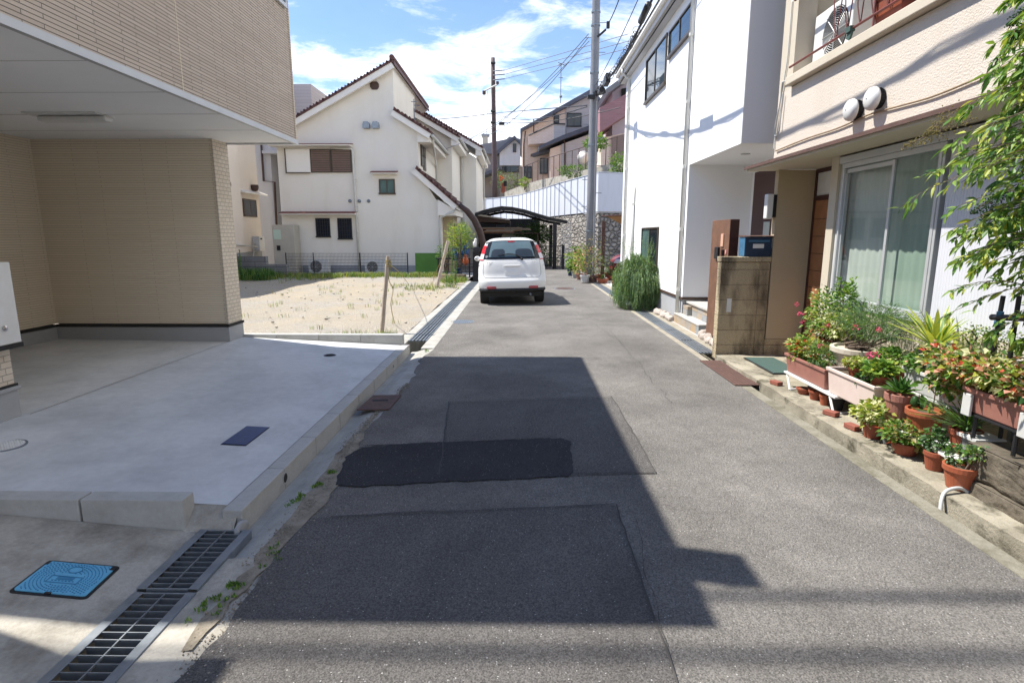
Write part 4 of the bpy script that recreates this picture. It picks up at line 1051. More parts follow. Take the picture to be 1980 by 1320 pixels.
mb = MB(); mb.prism([(-5.17, 24.62, 8.60), (-5.17, 33.7, 8.60), (-5.05, 33.7, 8.5), (-5.05, 24.62, 8.5)], (0, 0, -.14)); mb.tube([(-5.15, 24.6, 8.64), (-5.15, 33.7, 8.64)], .10, 10); mb.build('ridge', M['rooftile'], C)
mb = MB(); mb.box(-9.4, -3.46, 24.94, 24.999, -.3, .34); mb.build('foundation', M['found'], C)
# awnings, windows
def awn(x0, x1, z, d=.4, x=None):
    mb = MB(); mb.prism([(x0, 25 - d, z - .02), (x0, 25 - .003, z - .02), (x0, 25 - .003, z + .09), (x0, 25 - d, z + .02)][::-1], (x1 - x0, 0, 0)); a = mb.build('awning', M['creamtrim'], C)
    mb = MB(); mb.prism([(x0 - .03, 25 - d - .02, z + .022), (x0 - .03, 25 - .003, z + .095), (x0 - .03, 25 - .003, z + .125), (x0 - .03, 25 - d - .02, z + .05)][::-1], (x1 - x0 + .06, 0, 0)); mb.build('awning_roof', M['redtrim'], a)
awn(-10.35, -7.0, 5.26, .55); awn(-6.2, -5.15, 4.16, .35); awn(-10.1, -6.95, 2.50, .45)
def win(o, x0, x1, z0, z1, y=25, fr='bronze', gl='darkglass', split=True, e=.05, lab=None):
    mb = MB(); mb.box(x0, x1, y - .05, y - .002, z1 - e, z1); mb.box(x0 - .02, x1 + .02, y - .07, y - .002, z0 - .02, z0 + e); mb.box(x0, x0 + e, y - .05, y - .002, z0 + e, z1 - e); mb.box(x1 - e, x1, y - .05, y - .002, z0 + e, z1 - e)
    w_ = mb.build('window', M[fr], o)
    if split:
        xm = (x0 + x1) / 2; mb = MB(); mb.box(xm - .02, xm + .02, y - .04, y - .003, z0 + e, z1 - e); mb.build('sash', M[fr], w_)
        mb = MB(); mb.box(x0 + e, xm - .02, y - .022, y - .004, z0 + e, z1 - e); mb.build('pane', M[gl], w_)
        mb = MB(); mb.box(xm + .02, x1 - e, y - .028, y - .004, z0 + e, z1 - e); mb.build('pane', M[gl], w_)
    else:
        mb = MB(); mb.box(x0 + e, x1 - e, y - .022, y - .004, z0 + e, z1 - e); mb.build('pane', M[gl], w_)
    return w_
win(C, -5.95, -5.28, 3.34, 3.95, gl='greenglass')
for x0, x1, z0, z1 in ((-8.74, -8.13, 1.55, 2.34), (-7.80, -7.19, 1.46, 2.34)):
    w_ = win(C, x0, x1, z0, z1, fr='black', gl='navyglass', split=False, e=.04)
    mb = MB()
    for k in range(1, 6):
        xx = x0 + (x1 - x0) * k / 6; mb.box(xx - .006, xx + .006, 24.93, 24.942, z0 + .02, z1 - .02)
    for k in range(1, 5):
        q = z0 + (z1 - z0) * k / 5; mb.box(x0 + .02, x1 - .02, 24.925, 24.929, q - .006, q + .006)
    mb.build('window_bars', M['black'], w_)
# rolling shutter box with louvres
mb = MB(); mb.box(-9.82, -8.80, 24.90, 24.998, 4.22, 5.16); sb = mb.build('shutter_box', M['creamtrim'], C, bevel=.01)
mb = MB(); mb.box(-9.84, -9.80, 24.87, 24.899, 4.18, 5.18); mb.box(-9.80, -8.80, 24.87, 24.899, 4.18, 4.22); mb.build('box_frame', M['bronze'], sb)
for x0, x1 in ((-8.79, -7.93), (-7.91, -7.06)):
    mb = MB(); mb.box(x0, x1, 24.93, 24.998, 4.22, 5.16); sh = mb.build('shutter', M['bronze'], C)
    mb = MB()
    for k in range(12): mb.obox(((x0 + x1) / 2, 24.925, 4.29 + k * .072), x1 - x0 - .10, .014, .05, 0, .5)
    mb.build('louvres', M['shutter'], sh)
# louvred gable vent and hoods
mb = MB(); mb.prism([(a, 24.94, b) for a, b in ((-6.15, 7.60), (-6.08, 7.50), (-5.86, 7.50), (-5.79, 7.60), (-5.79, 7.72), (-5.86, 7.80), (-6.08, 7.80), (-6.15, 7.72))][::-1], (0, .058, 0)); mb.build('gable_vent', M['brown'], C)
for x in (-6.36, -5.97):
    mb = MB()
    mb.prism([(x - .13, 24.8, 5.98), (x + .13, 24.8, 5.98), (x + .13, 24.8, 6.12), (x + .09, 24.8, 6.22), (x - .09, 24.8, 6.22), (x - .13, 24.8, 6.12)][::-1], (0, .198, 0)); mb.build('vent_hood', M['galv'], C, bevel=.01)
for x in (-7.22, -6.82, -6.42):
    mb = MB(); mb.blob((x, 24.97, 3.05), .075, .06, .075, 12, 8); mb.build('vent_hood', M['galvd'], C, smooth=True)
pipe(C, [(-7.9, 24.9, 5.20), (-7.05, 24.9, 5.16), (-6.98, 24.9, 5.1), (-6.94, 24.9, .1)], .045, 'pipe_w', (.6, 1.7, 2.8, 3.9))
pipe(C, [(-2.75, 24.75, 2.72), (-2.8, 24.75, 2.60), (-3.37, 24.9, 2.38), (-3.40, 24.92, 2.2), (-3.40, 24.92, .1)], .05, 'pipe_w', (.7, 1.6))
pipe(C, [(-3.64, 25.2, 5.62), (-3.66, 25.3, 5.42), (-4.19, 29.85, 5.0), (-4.19, 29.9, 2.6)], .045, 'pipe_w')
pipe(C, [(-3.0, 33.8, 6.2), (-3.30, 33.9, 5.9), (-3.34, 33.92, .1)], .05, 'pipe_w')
pipe(C, [(-2.08, 37.0, 6.3), (-2.42, 39.9, 5.7), (-2.42, 39.95, .1)], .05, 'pipe_w')
for y0, y1, x, z in ((24.7, 30.3, -3.60, 5.64), (29.7, 34.3, -2.95, 6.30), (33.7, 40.3, -2.05, 6.38), (24.7, 28.2, -2.60, 2.80)):
    mb = MB(); mb.tube([(x, y0, z), (x, y1, z)], .07, 8); mb.build('roof_gutter', M['steelpipe'], C, smooth=True)
mb = MB(); mb.box(-4.25, -4.2, 25.5, 26.0, 4.55, 5.55); mb.box(-4.25, -4.2, 26.1, 26.7, 4.45, 5.45)
wz = each(mb, 'window', M['bronze'], C)
mb = MB(); mb.box(-4.2, -4.19, 25.55, 25.95, 4.6, 5.5); mb.build('pane', M['darkglass'], wz[0])
mb = MB(); mb.box(-4.2, -4.19, 26.15, 26.65, 4.5, 5.4); mb.build('pane', M['darkglass'], wz[1])
mb = MB(); mb.box(-3.449, -3.0, 26.2, 28.0, -.3, 2.5); mb.build('porch_wall', M['tan'], C)
mb = MB(); mb.box(-3.0, -2.96, 26.6, 27.5, 0, 2.1); mb.build('door', M['brown'], C)
# curved timber brace of the lean-to
cv = [(PY(*p, 24.7)) for p in ((888, 396), (903, 408), (917, 425), (928, 448), (934, 470), (937, 500), (938, 530))]
tag(MB().tube(cv, [.09, .13, .145, .15, .145, .13, .13], 10).build('curved_brace', M['brown'], smooth=True), 'thick dark brown curved brace sweeping down from the low tiled roof', 'brace')
# aerials on the ridge wall
for x, z in ((-4.55, 6.8),):
    t = thing('aerial', 'small aerial standing on the low red roof beside the gable wall', 'aerial', (x, 26, z))
    mb = MB(); mb.tube([(x, 26, z - .4), (x, 26, z + .55)], .02, 6); mb.build('mast', M['galvd'], t)
    mb = MB(); mb.tube([(x - .12, 26, z + .45), (x + .12, 26, z + .45)], .015, 5); mb.tube([(x - .02, 26, z + .30), (x + .25, 26, z + .28)], .015, 5); mb.build('elements', M['galvd'], t)
# air conditioners by the wall, blue tank, cabinet, neighbours
aircon('air conditioner outdoor unit behind the mesh fence, left one under the gabled house', (-8.55, 24.6, .0), .85, .3, .62, '-y')
aircon('air conditioner outdoor unit behind the mesh fence, right one near the downpipe', (-6.15, 24.6, .0), .85, .3, .58, '-y')
t = thing('heater_cabinet', 'tall beige water heater cabinet at the left corner of the gabled house', 'water heater', (-10.2, 24.6, 0))
mb = MB(); mb.box(-10.35, -9.45, 24.3, 24.95, .0, 2.05); mb.build('casing', M['cabinet'], t, bevel=.01)
mb = MB(); mb.box(-10.3, -10.0, 24.285, 24.299, 1.45, 1.85); mb.build('label_plate', simple('paleg', (.5, .62, .5), (.5, .6, .5)), t)
mb = MB(); mb.box(-10.2, -10.05, 24.28, 24.299, 1.0, 1.2); mb.build('controls', M['dark'], t)
# ---- neighbours on the far left
N1 = thing('neighbour_house', 'pale pink beige house at the left behind the grey block wall', 'house', (-14, 26, 0))
mb = MB(); mb.box(-20, -12.0, 24.75, 27.0, .9, 7.5); mb.box(-20, -11.75, 13.5, 24.749, .9, 8.1); mb.build('wall', M['n1'], N1)
mb = MB(); mb.box(-20, -12.03, 24.76, 26.98, -.3, .899); mb.box(-20, -11.78, 13.52, 24.74, -.3, .899); mb.build('foundation', M['found'], N1)
def winx(o, x, y0, y1, z0, z1, fr='brown', gl='navyglass'):
    mb = MB(); mb.box(x, x + .05, y0, y1, z0, z1); w_ = mb.build('window', M[fr], o)
    ym = (y0 + y1) / 2
    mb = MB(); mb.box(x + .05, x + .056, y0 + .05, ym - .02, z0 + .05, z1 - .05); mb.build('pane', M[gl], w_)
    mb = MB(); mb.box(x + .05, x + .056, ym + .02, y1 - .05, z0 + .05, z1 - .05); mb.build('pane', M[gl], w_)
a = PX(468, 385, -12.0); b = PX(496, 420, -12.0)
winx(N1, -12.0, a.y, b.y, b.z, a.z + .03)
a = PX(419, 368, -11.75); b = PX(430, 416, -11.75); winx(N1, -11.75, a.y, b.y, b.z, a.z)
a = PX(412, 270, -11.75); b = PX(432, 295, -11.75); winx(N1, -11.75, a.y, b.y, b.z, a.z + .3)
mb = MB(); a = PX(463, 370, -11.9); b = PX(510, 379, -11.9); mb.prism([(-12.0, a.y, a.z), (-11.65, a.y, a.z - .06), (-11.65, a.y, a.z), (-12.0, a.y, a.z + .12)], (0, 2.2, 0)); mb.build('awning', M['creamtrim'], N1)
for px, py, xx in ((487, 363, -12.0), (432, 358, -11.75)):
    p = PX(px, py, xx); mb = MB(); mb.lathe([(.02, -.16), (.12, -.13), (.17, 0), (.16, .12)], (xx + .13, p.y, p.z), 12); mb.build('vent_hood', M['brown'], N1, smooth=True)
pipe(N1, [PX(430, 471, -11.7), PX(470, 474, -11.7), PX(497, 477, -11.7)], .03, 'pipe_w')
t = thing('water_heater', 'small white wall-hung water heater low on the pink beige house', 'water heater', (-11.9, 26.6, 1))
a = PX(496, 457, -11.85); b = PX(521, 484, -11.85); mb = MB(); mb.box(-12.0, -11.7, a.y - .1, a.y + .45, b.z, a.z); mb.build('casing', M['plastic_w'], t, bevel=.01)
mb = MB(); mb.box(-11.699, -11.69, a.y + .02, a.y + .2, a.z - .14, a.z - .08); mb.build('exhaust', M['dark'], t)
mb = MB(); 
for k in range(4): mb.tube([(-11.9, a.y - .1, b.z + .1 * k), (-11.85, a.y - .35, b.z + .12 * k), (-11.9, a.y - .4, b.z - .3)], .02, 5)
mb.build('pipes', M['pipe_w'], t)
N2 = thing('neighbour_house', 'grey white house with brown downpipe between the two cream houses', 'house', (-13, 30, 0))
mb = MB(); mb.box(-14.5, -11.95, 28.5, 36, -.3, 9); mb.build('wall', M['whitegrey'], N2)
mb = MB(); mb.box(-11.949, -10.4, 30.2, 36, -.3, 9); mb.build('rear_wall', M['greysiding'], N2)
p = lambda a, b, y=28.4: tuple(PY(a, b, y)); pipe(N2, [p(504, 262), p(510, 350), p(531, 352), p(537, 480)], .05, 'brown')
for a, b, c, d in ((540, 275, 556, 290), (541, 362, 562, 398), (541, 408, 566, 432)):
    A, B_ = PY(a, b, 30.1), PY(c, d, 30.1); mb = MB(); mb.box(A.x, B_.x, 30.1, 30.199, B_.z, A.z); mb.build('window', M['dark'], N2)
mb = MB(); A = PY(508, 292, 28.3); B_ = PY(556, 300, 28.3); mb.box(A.x, B_.x, 28.2, 30.1, A.z - .12, A.z); mb.build('balcony_slab', M['whitegrey'], N2)
N3 = thing('neighbour_house', 'far house of which only a red edged pale roof shows left of the gable', 'house', (-18, 48, 8))
mb = MB(); a, b, c = PY(560, 218, 48), PY(605, 196, 48), PY(640, 225, 48); mb.prism([(a.x, 48, a.z - 6), (c.x, 48, a.z - 6), (c.x, 48, c.z), (b.x, 48, b.z), (a.x, 48, a.z)][::-1], (0, 8, 0)); mb.build('wall', M['greyroof'], N3)
mb = MB()
mb.prism([a + Vector((0, -.3, .02)), b + Vector((0, -.3, .02)), b + Vector((0, -.3, .3)), a + Vector((0, -.3, .3))], (0, 8, 0)); mb.prism([b + Vector((0, -.3, .02)), c + Vector((0, -.3, .02)), c + Vector((0, -.3, .3)), b + Vector((0, -.3, .3))], (0, 8, 0)); mb.build('roof', M['rooftile'], N3)
# grey block wall far left
t = thing('block_wall', 'low grey concrete block wall at the far left of the lot', 'wall', (-11, 22, 0))
mb = MB(); mb.box(-12.6, -9.95, 22.6, 22.8, -.2, .80); mb.box(-12.6, -11.4, 22.35, 22.599, -.2, .25); mb.build('wall', M['greyblock'], t)
mb = MB(); mb.box(-9.94, -9.15, 22.55, 22.85, -.2, .5); mb.build('pier', M['greyblock'], t)
# mesh fence
F = thing('mesh_fence', 'low dark wire mesh fence on a block kerb in front of the gabled house', 'fence', (-6.5, 23.3, 0))
FY = 23.3; zt = PY(700, 490, FY).z; xs = [PY(px, 500, FY).x for px in (553, 606, 696, 788, 852)]
mb = MB(); mb.box(xs[0], xs[4], FY - .06, FY + .06, -.2, .12); mb.build('kerb_base', M['greyblock'], F)
for x in xs[:4]:
    mb = MB(); mb.tube([(x, FY, .1), (x, FY, zt + .03)], .022, 6); mb.build('post', M['black'], F)
mb = MB(); x = xs[0]
while x < xs[3]: mb.box(x - .003, x + .003, FY - .003, FY + .003, .15, zt); x += .055
for k in range(7): z = .16 + (zt - .16) * k / 6; mb.box(xs[0], xs[3], FY - .004, FY + .004, z - .005, z + .005)
mb.build('mesh', M['black'], F)
mb = MB(); mb.box(xs[4] - 1.02, xs[4], FY - .04, FY - .02, .12, zt + .02); mb.build('green_sheet', M['greensheet'], F)
# low wall between the yard and the lot / entrance
mb = MB(); mb.box(-2.95, -1.95, 20.9, 21.1, -.2, .22); tag(mb.build('block_wall', M['block']), 'very low cream block wall under the black entrance gate', 'wall')
# white wooden stakes with rope
def stake(label, base, top, r, mat='stake'):
    P = [Vector(base).lerp(Vector(top), i / 8) + Vector((R.uniform(-.004, .004), 0, 0)) for i in range(9)]
    return tag(MB().tube(P, [r * (1 + R.uniform(-.08, .08)) for _ in P], 9).build('stake', M[mat], smooth=False), label, 'stake')
b1 = GZ(737, 642, .03); t1 = PY(750, 495, b1.y + .05)
stake('weathered wooden stake with yellow rope at the front corner of the gravel lot', b1 - Vector((0, 0, .1)), t1, .034)
b2 = GZ(843, 556, .03); t2 = PY(866, 466, b2.y)
stake('leaning wooden stake at the far right corner of the gravel lot', b2 - Vector((0, 0, .1)), t2, .05)
k = t1 - Vector((0, 0, .12))
rp = []
for i in range(40): a = i * .9; rp.append(k + Vector((.042 * math.cos(a), .042 * math.sin(a), .05 * math.sin(i * .37))))
tag(MB().tube(rp, .007, 5).build('rope', M['rope']), 'yellow rope wound round the top of the front stake', 'rope')
rr = [k + Vector((.05, 0, 0)), PY(752, 540, b1.y), PY(760, 560, b1.y), PY(756, 590, b1.y), GZ(763, 625, .05)]
wiretube('rope', 'yellow rope hanging down beside the front stake', rr, .006, 'rope', 'rope')
wiretube('rope', 'thin rope running from the front stake down across the gravel', [k, PY(775, 530, 11.5), GZ(800, 562, .05), GZ(822, 580, .03)], .006, 'rope', 'rope')
wiretube('rope', 'thin rope slack from the leaning stake to the ground', [t2 - Vector((0, 0, .3)), PY(850, 510, b2.y), GZ(835, 550, .03)], .008, 'rope', 'rope')
# ================================================================== WHITE PANEL FENCE ON THE STONE RETAINING WALL
FP = [(9, 31.0), (5.35, 30.1), (3.95, 29.6), (3.45, 31.5), (2.38, 35.6), (1.57, 39.5), (.8, 42.7), (-.07, 46), (-1.6, 48.9), (-3.6, 51.5), (-9, 56)]
FB = [2.75] * len(FP)
sw = MB()
for (a, b), (c, d) in zip(FP, FP[1:]): sw.prism([(a, b, -.3), (c, d, -.3), (c, d + .5, -.3), (a, b + .5, -.3)], (0, 0, 3.02))
t = thing('retaining_wall', 'rough stone retaining wall under the white panel fence', 'wall', (3, 33, 0))
sw.build('stonework', M['stonewall'], t)
cp = MB()
for (a, b), (c, d) in zip(FP[:4], FP[1:4]): cp.prism([(a, b - .06, 2.722), (c, d - .06, 2.722), (c, d + .4, 2.722), (a, b + .4, 2.722)], (0, 0, .05))
cp.build('coping', M['found'], t)
t = thing('panel_fence', 'long white corrugated panel fence curving along the top of the stone wall', 'fence', (3, 33, 2.75))
L = []
for (a, b), (c, d) in zip(FP, FP[1:]):
    n = max(1, round(math.hypot(c - a, d - b) / (1.0)))
    for i in range(n): L.append((a + (c - a) * i / n, b + (d - b) * i / n))
L.append(FP[-1])
for i, ((a, b), (c, d)) in enumerate(zip(L, L[1:])):
    dx, dy = (c - a), (d - b); ln = math.hypot(dx, dy); nx, ny = dy / ln, -dx / ln
    if ny > 0: nx, ny = -nx, -ny
    mb = MB(); mb.prism([(a, b, 2.80), (c, d, 2.80), (c - nx * .03, d - ny * .03, 2.80), (a - nx * .03, b - ny * .03, 2.80)], (0, 0, 1.88)); mb.build('panel', M['ribfence'], t)
    mb = MB(); mb.tube([(a + nx * .03, b + ny * .03, 2.70), (a + nx * .03, b + ny * .03, 4.72)], .020, 6); mb.build('post', M['fencepost'], t)
mb = MB(); mb.tube([(a, b, 4.70) for a, b in L], .03, 6); mb.build('top_rail', M['fencepost'], t)
# upper concrete wall with railing and houses on the hill
t = thing('retaining_wall', 'stained grey concrete retaining wall above the white fence', 'wall', (4, 40, 4.4))
UP = [PY(975, 372, 56), PY(1000, 362, 54), PY(1040, 349, 50), PY(1082, 340, 46), PY(1133, 328, 42), PY(1215, 308, 38)]
mb = MB()
for p, q in zip(UP, UP[1:]): mb.prism([(p.x, p.y, 4.0), (q.x, q.y, 4.0), (q.x, q.y, q.z), (p.x, p.y, p.z)], (0, 1, 0))
mb.build('wall', M['apron'], t)
t = thing('railing', 'thin dark railing on top of the grey retaining wall', 'railing', (3, 46, 6))
UR = []
for p, q in zip(UP[1:], UP[2:]):
    for i in range(4): UR.append(p.lerp(q, i / 4))
mb = MB(); mb.tube([p + Vector((0, .2, 1.6)) for p in UR], .03, 5); mb.build('rail', M['brown'], t)
mb = MB()
for p in UR: mb.tube([p + Vector((0, .2, -.3)), p + Vector((0, .2, 1.6))], .03, 5)
each(mb, 'post', M['brown'], t)
def hw(o, y, a, b, c, d, fr='black', gl='darkglass', split=True):
    A, B_ = PY(a, b, y), PY(c, d, y); return win(o, A.x, B_.x, B_.z, A.z, y=y, fr=fr, gl=gl, split=split, e=.07)
def pxprism(y, pts, depth): mb = MB(); mb.prism([tuple(PY(a, b, y)) for a, b in pts], (0, depth, 0)); return mb
K = thing('pink_house', 'pink beige hillside house with a long sloping roof and a balcony', 'house', (4, 56, 5))
pxprism(55, [(1010, 380), (1170, 380), (1170, 200), (1142, 178), (1010, 250)], 10).build('wall', M['pinkwall'], K)
pxprism(54.9, [(1094, 270), (1168, 240), (1168, 202), (1142, 182), (1094, 204)], .09).build('gable_wall', M['greysiding'], K)
pxprism(54.2, [(1006, 249), (1143, 172), (1147, 173), (1147, 179), (1008, 253)], 11).build('roof', M['darkroof'], K)
pxprism(54.2, [(1147, 173), (1172, 203), (1172, 209), (1147, 181)], 11).build('roof', M['darkroof'], K)
bc = pxprism(53.5, [(1022, 279), (1071, 276), (1071, 240), (1022, 262)], 1.4).build('balcony', M['pinkwall'], K)
pxprism(53.5, [(1071, 276), (1093, 269), (1093, 241), (1071, 240)], 1.4).build('balcony', M['greysiding'], K)
mb = MB()
for a, b, c, d in ((1022, 262, 1071, 239), (1071, 239, 1093, 240)):
    mb.tube([PY(a, b, 53.4), PY(c, d, 53.4)], .06, 5)
mb.tube([PY(1032, 230, 53.4), PY(1032, 258, 53.4)], .05, 5); mb.tube([PY(1071, 215, 53.4), PY(1071, 240, 53.4)], .05, 5); mb.build('balcony_rail', M['black'], K)
hw(K, 54.85, 1072, 222, 1081, 238); hw(K, 54.85, 1096, 219, 1124, 245); hw(K, 54.6, 1044, 306, 1060, 336); hw(K, 54.9, 1013, 322, 1028, 345)
lw = pxprism(51.5, [(1064, 380), (1168, 380), (1168, 252), (1086, 280), (1064, 288)], 3.5).build('lower_wing', M['pinkwall'], K)
pxprism(51.3, [(1086, 380), (1168, 380), (1168, 250), (1086, 279)], .18).build('lower_wing', M['greysiding'], K)
pxprism(50.8, [(1041, 283), (1087, 262), (1160, 235), (1160, 243), (1087, 270), (1043, 288)], 4).build('lower_roof', M['darkroof'], K)
pxprism(52.5, [(1026, 298), (1058, 288), (1064, 292), (1034, 300)], 1.6).build('door_canopy', M['darkroof'], K)
pipe(K, [tuple(PY(*p, 51.2)) for p in ((1086, 268), (1092, 274), (1092, 330))], .05, 'brown')
pipe(K, [tuple(PY(*p, 54.5)) for p in ((1016, 254), (1013, 280), (1013, 322))], .06, 'brown')
t = thing('satellite_dish', 'white satellite dish beside the concrete pole on the pink house wall', 'satellite dish', tuple(PY(1128, 306, 50)))
c_ = PY(1128, 304, 50.2); MB().lathe([(.02, .12), (.3, .06), (.48, 0), (.5, -.03)], c_, 18, axis='y').build('dish', M['plastic_w'], t, smooth=True); MB().tube([c_ + Vector((0, .1, 0)), c_ + Vector((.1, 1.2, -.3))], .04, 5).build('arm', M['galvd'], t)
Q = thing('maroon_house', 'maroon and lilac house high on the right behind the concrete pole', 'house', (8, 44, 5))
pxprism(44, [(1160, 255), (1230, 210), (1230, 172), (1160, 208)], 5).build('balcony', M['maroon'], Q)
pxprism(45.5, [(1184, 380), (1245, 380), (1245, 120), (1184, 168)], 8).build('wall', simple('lilac', (.52, .45, .50), (.47, .41, .46)), Q)
pxprism(45, [(1162, 380), (1215, 380), (1215, 255), (1162, 268)], 6).build('lower_wall', M['pinkwall'], Q)
pxprism(44.8, [(1183, 330), (1215, 330), (1215, 258), (1183, 265)], .15).build('garage_recess', M['shutter'], Q)
pxprism(44, [(1172, 172), (1240, 122), (1240, 134), (1176, 180)], 9).build('roof', M['greyroof'], Q)
pxprism(45.3, [(1202, 186), (1211, 184), (1211, 170), (1202, 172)], .15).build('window', M['dark'], Q)
D = thing('blue_roofed_house', 'distant house with slate blue gable roof and brown lower wall', 'house', (-3, 70, 6))
pxprism(70, [(921, 390), (968, 390), (968, 296), (921, 296)], 8).build('wall', simple('taupe', (.30, .26, .24), (.26, .23, .21)), D)
pxprism(69, [(966, 320), (1006, 320), (1006, 275), (994, 266), (966, 290)], 8).build('gable_wall', M['whitegrey'], D)
pxprism(69.4, [(966, 390), (1010, 390), (1010, 320), (966, 320)], 8).build('lower_wall', simple('taupe2', (.36, .32, .27), (.3, .27, .23)), D)
pxprism(68.5, [(960, 292), (995, 262), (1010, 278), (1010, 283), (995, 269), (962, 298)], 10).build('roof', M['darkroof'], D)
pxprism(69.2, [(921, 296), (928, 280), (985, 268), (993, 264), (962, 298)], 6).build('roof', M['greyroof'], D)
pxprism(76, [(955, 290), (985, 264), (1012, 270), (1012, 290)], 6).build('rear_roof', M['greyroof'], D)
hw(D, 68.9, 992, 278, 998, 294, split=False); hw(D, 69.3, 971, 320, 1003, 333)
pxprism(67, [(918, 340), (968, 322), (968, 327), (918, 346)], 3).build('porch_roof', M['darkroof'], D)
t = thing('chimney', 'square beige chimney behind the slate blue roof', 'chimney', (-4, 72, 10)); pxprism(72, [(933, 300), (943, 300), (943, 262), (933, 262)], .7).build('shaft', M['beigesmooth'], t); pxprism(71.9, [(931, 263), (946, 263), (946, 259), (931, 259)], .9).build('cap', M['found'], t)
t = thing('excavator', 'small orange and black machine parked among plants below the blue roofed house', 'machine', tuple(PY(974, 375, 56)))
pxprism(56, [(969, 372), (976, 372), (977, 358), (974, 352), (970, 355)], 1.2).build('body', M['terra'], t); pxprism(55.9, [(974, 360), (980, 360), (980, 350), (974, 350)], .1).build('cab_window', M['dark'], t); MB().tube([PY(968, 350, 56), PY(966, 340, 56), PY(974, 346, 56)], .1, 6).build('boom', M['orange'], t)
# ================================================================== CARPORT
t = thing('carport', 'dark arched carport with smoky roof sheets at the end of the lane', 'carport', (0, 29, 0))
ar = [(918, 413), (935, 407), (950, 403), (970, 399.5), (990, 401), (1015, 406), (1040, 414), (1065, 421), (1097, 427)]
for y, nm in ((28.3, 'front_beam'), (33.0, 'rear_beam')):
    pts = [PY(a, b, 28.3) for a, b in ar]; pts = [Vector((p.x, y, p.z)) for p in pts]
    mb = MB()
    for p, q in zip(pts, pts[1:]): mb.prism([p + Vector((0, 0, -.14)), q + Vector((0, 0, -.14)), q, p], (0, .07, 0))
    mb.build(nm, M['black'], t)
pts = [PY(a, b, 28.3) for a, b in ar]
mb = MB()
for p, q in zip(pts, pts[1:]): mb.prism([(p.x, 28.2, p.z + .01), (q.x, 28.2, q.z + .01), (q.x, 28.2, q.z + .025), (p.x, 28.2, p.z + .025)][::-1], (0, 5.0, 0))
mb.build('roof_sheet', glassmat('smoke', (.30, .28, .30), .6, .1), t)
mb = MB()
for k in range(1, 8): p = pts[k]; mb.box(p.x - .025, p.x + .025, 28.38, 33, p.z - .05, p.z + .005)
mb.build('rafters', M['black'], t)
for x, y in ((1.7, 28.35), (1.75, 32.9)):
    mb = MB(); mb.box(x - .09, x + .09, y - .09, y + .09, -.1, 2.2); mb.build('post', M['black'], t)
# clutter store under and behind the carport
t = thing('store_shed', 'dark timber store shed, its walls darkened for the shade under the carport', 'shed', (-1.2, 33.5, 0))
mb = MB(); mb.box(-4.5, 1.2, 35.2, 35.5, -.2, 2.6); mb.box(-4.5, -4.3, 30.5, 35.2, -.2, 2.3); mb.build('wall', M['dark'], t)  # near-black walls stand in for the carport's shaded interior
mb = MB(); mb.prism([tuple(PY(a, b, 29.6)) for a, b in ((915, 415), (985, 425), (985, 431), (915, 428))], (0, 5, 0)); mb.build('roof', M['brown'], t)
mb = MB(); mb.prism([tuple(PY(a, b, 29.5)) for a, b in ((916, 413), (985, 423.5), (985, 425.5), (916, 416))], (0, .3, 0)); mb.build('roof_edge', M['creamtrim'], t)
for k in range(9):
    z = 1.78 + .055 * (k % 5); x = R.uniform(-1.9, -.9); Lh = R.uniform(1.2, 2.6)
    tag(MB().obox((x + Lh / 2 - .3, 30.3 + .2 * (k // 5), z + (.02 if k > 4 else 0)), Lh, .12, .045, R.uniform(-.1, .1)).build('plank', M['stake' if k % 3 else 'wooddoor']), 'timber plank stacked on the rack under the carport roof', 'plank', 'planks on the carport rack')
t = thing('storage_rack', 'dark rack carrying the timber under the carport', 'rack', (-.8, 30.6, 0))
MB().box(-2.0, 1.0, 30.3, 31.0, 1.70, 1.745).build('shelf', M['brown'], t)
for x in (-1.95, .9): MB().box(x, x + .08, 30.35, 30.43, -.1, 1.7).build('leg', M['brown'], t)
for x in (-1.95, .9): MB().box(x, x + .08, 30.87, 30.95, -.1, 1.7).build('leg', M['brown'], t)
for px, py, r_, m_, lab in ((968, 437, 8, 'navy', 'dark blue bundle lying on the timber rack'), (975, 446, 7, 'bowl', 'cream box on the timber rack under the blue bundle'), (958, 447, 5, 'plastic_w', 'small white box on the timber rack')):
    p = PY(px, py, 30.7); s = r_ * .027
    tag(MB().obox(p, s * 2, .3, s * .9, .1).build('box', M[m_], bevel=.02), lab, 'box')
# cream van roof seen behind the white car
t = thing('parked_van', 'cream van in the carport of which only the roof and rear window show', 'van', (-.2, 32.5, 0))
mb = MB(); mb.prism([(-1.0, 31.3, .3), (.62, 31.3, .3), (.62, 31.3, 1.2), (.50, 31.3, 1.62), (.35, 31.3, 1.68), (-.75, 31.3, 1.68), (-.9, 31.3, 1.62), (-1.0, 31.3, 1.2)][::-1], (0, 3.2, 0)); mb.build('body', simple('vancream', (.38, .38, .27), (.33, .33, .24)), t, bevel=.05)
mb = MB(); mb.prism([(-.9, 31.285, 1.2), (.52, 31.285, 1.2), (.45, 31.285, 1.55), (-.83, 31.285, 1.55)], (0, .014, 0)); mb.build('rear_window', M['darkglass'], t)
for x in (-.9, .4): MB().lathe([(.3, 0), (.3, .15)], (x, 31.8, .3), 16, axis='x').build('wheel', M['tyre'], t)
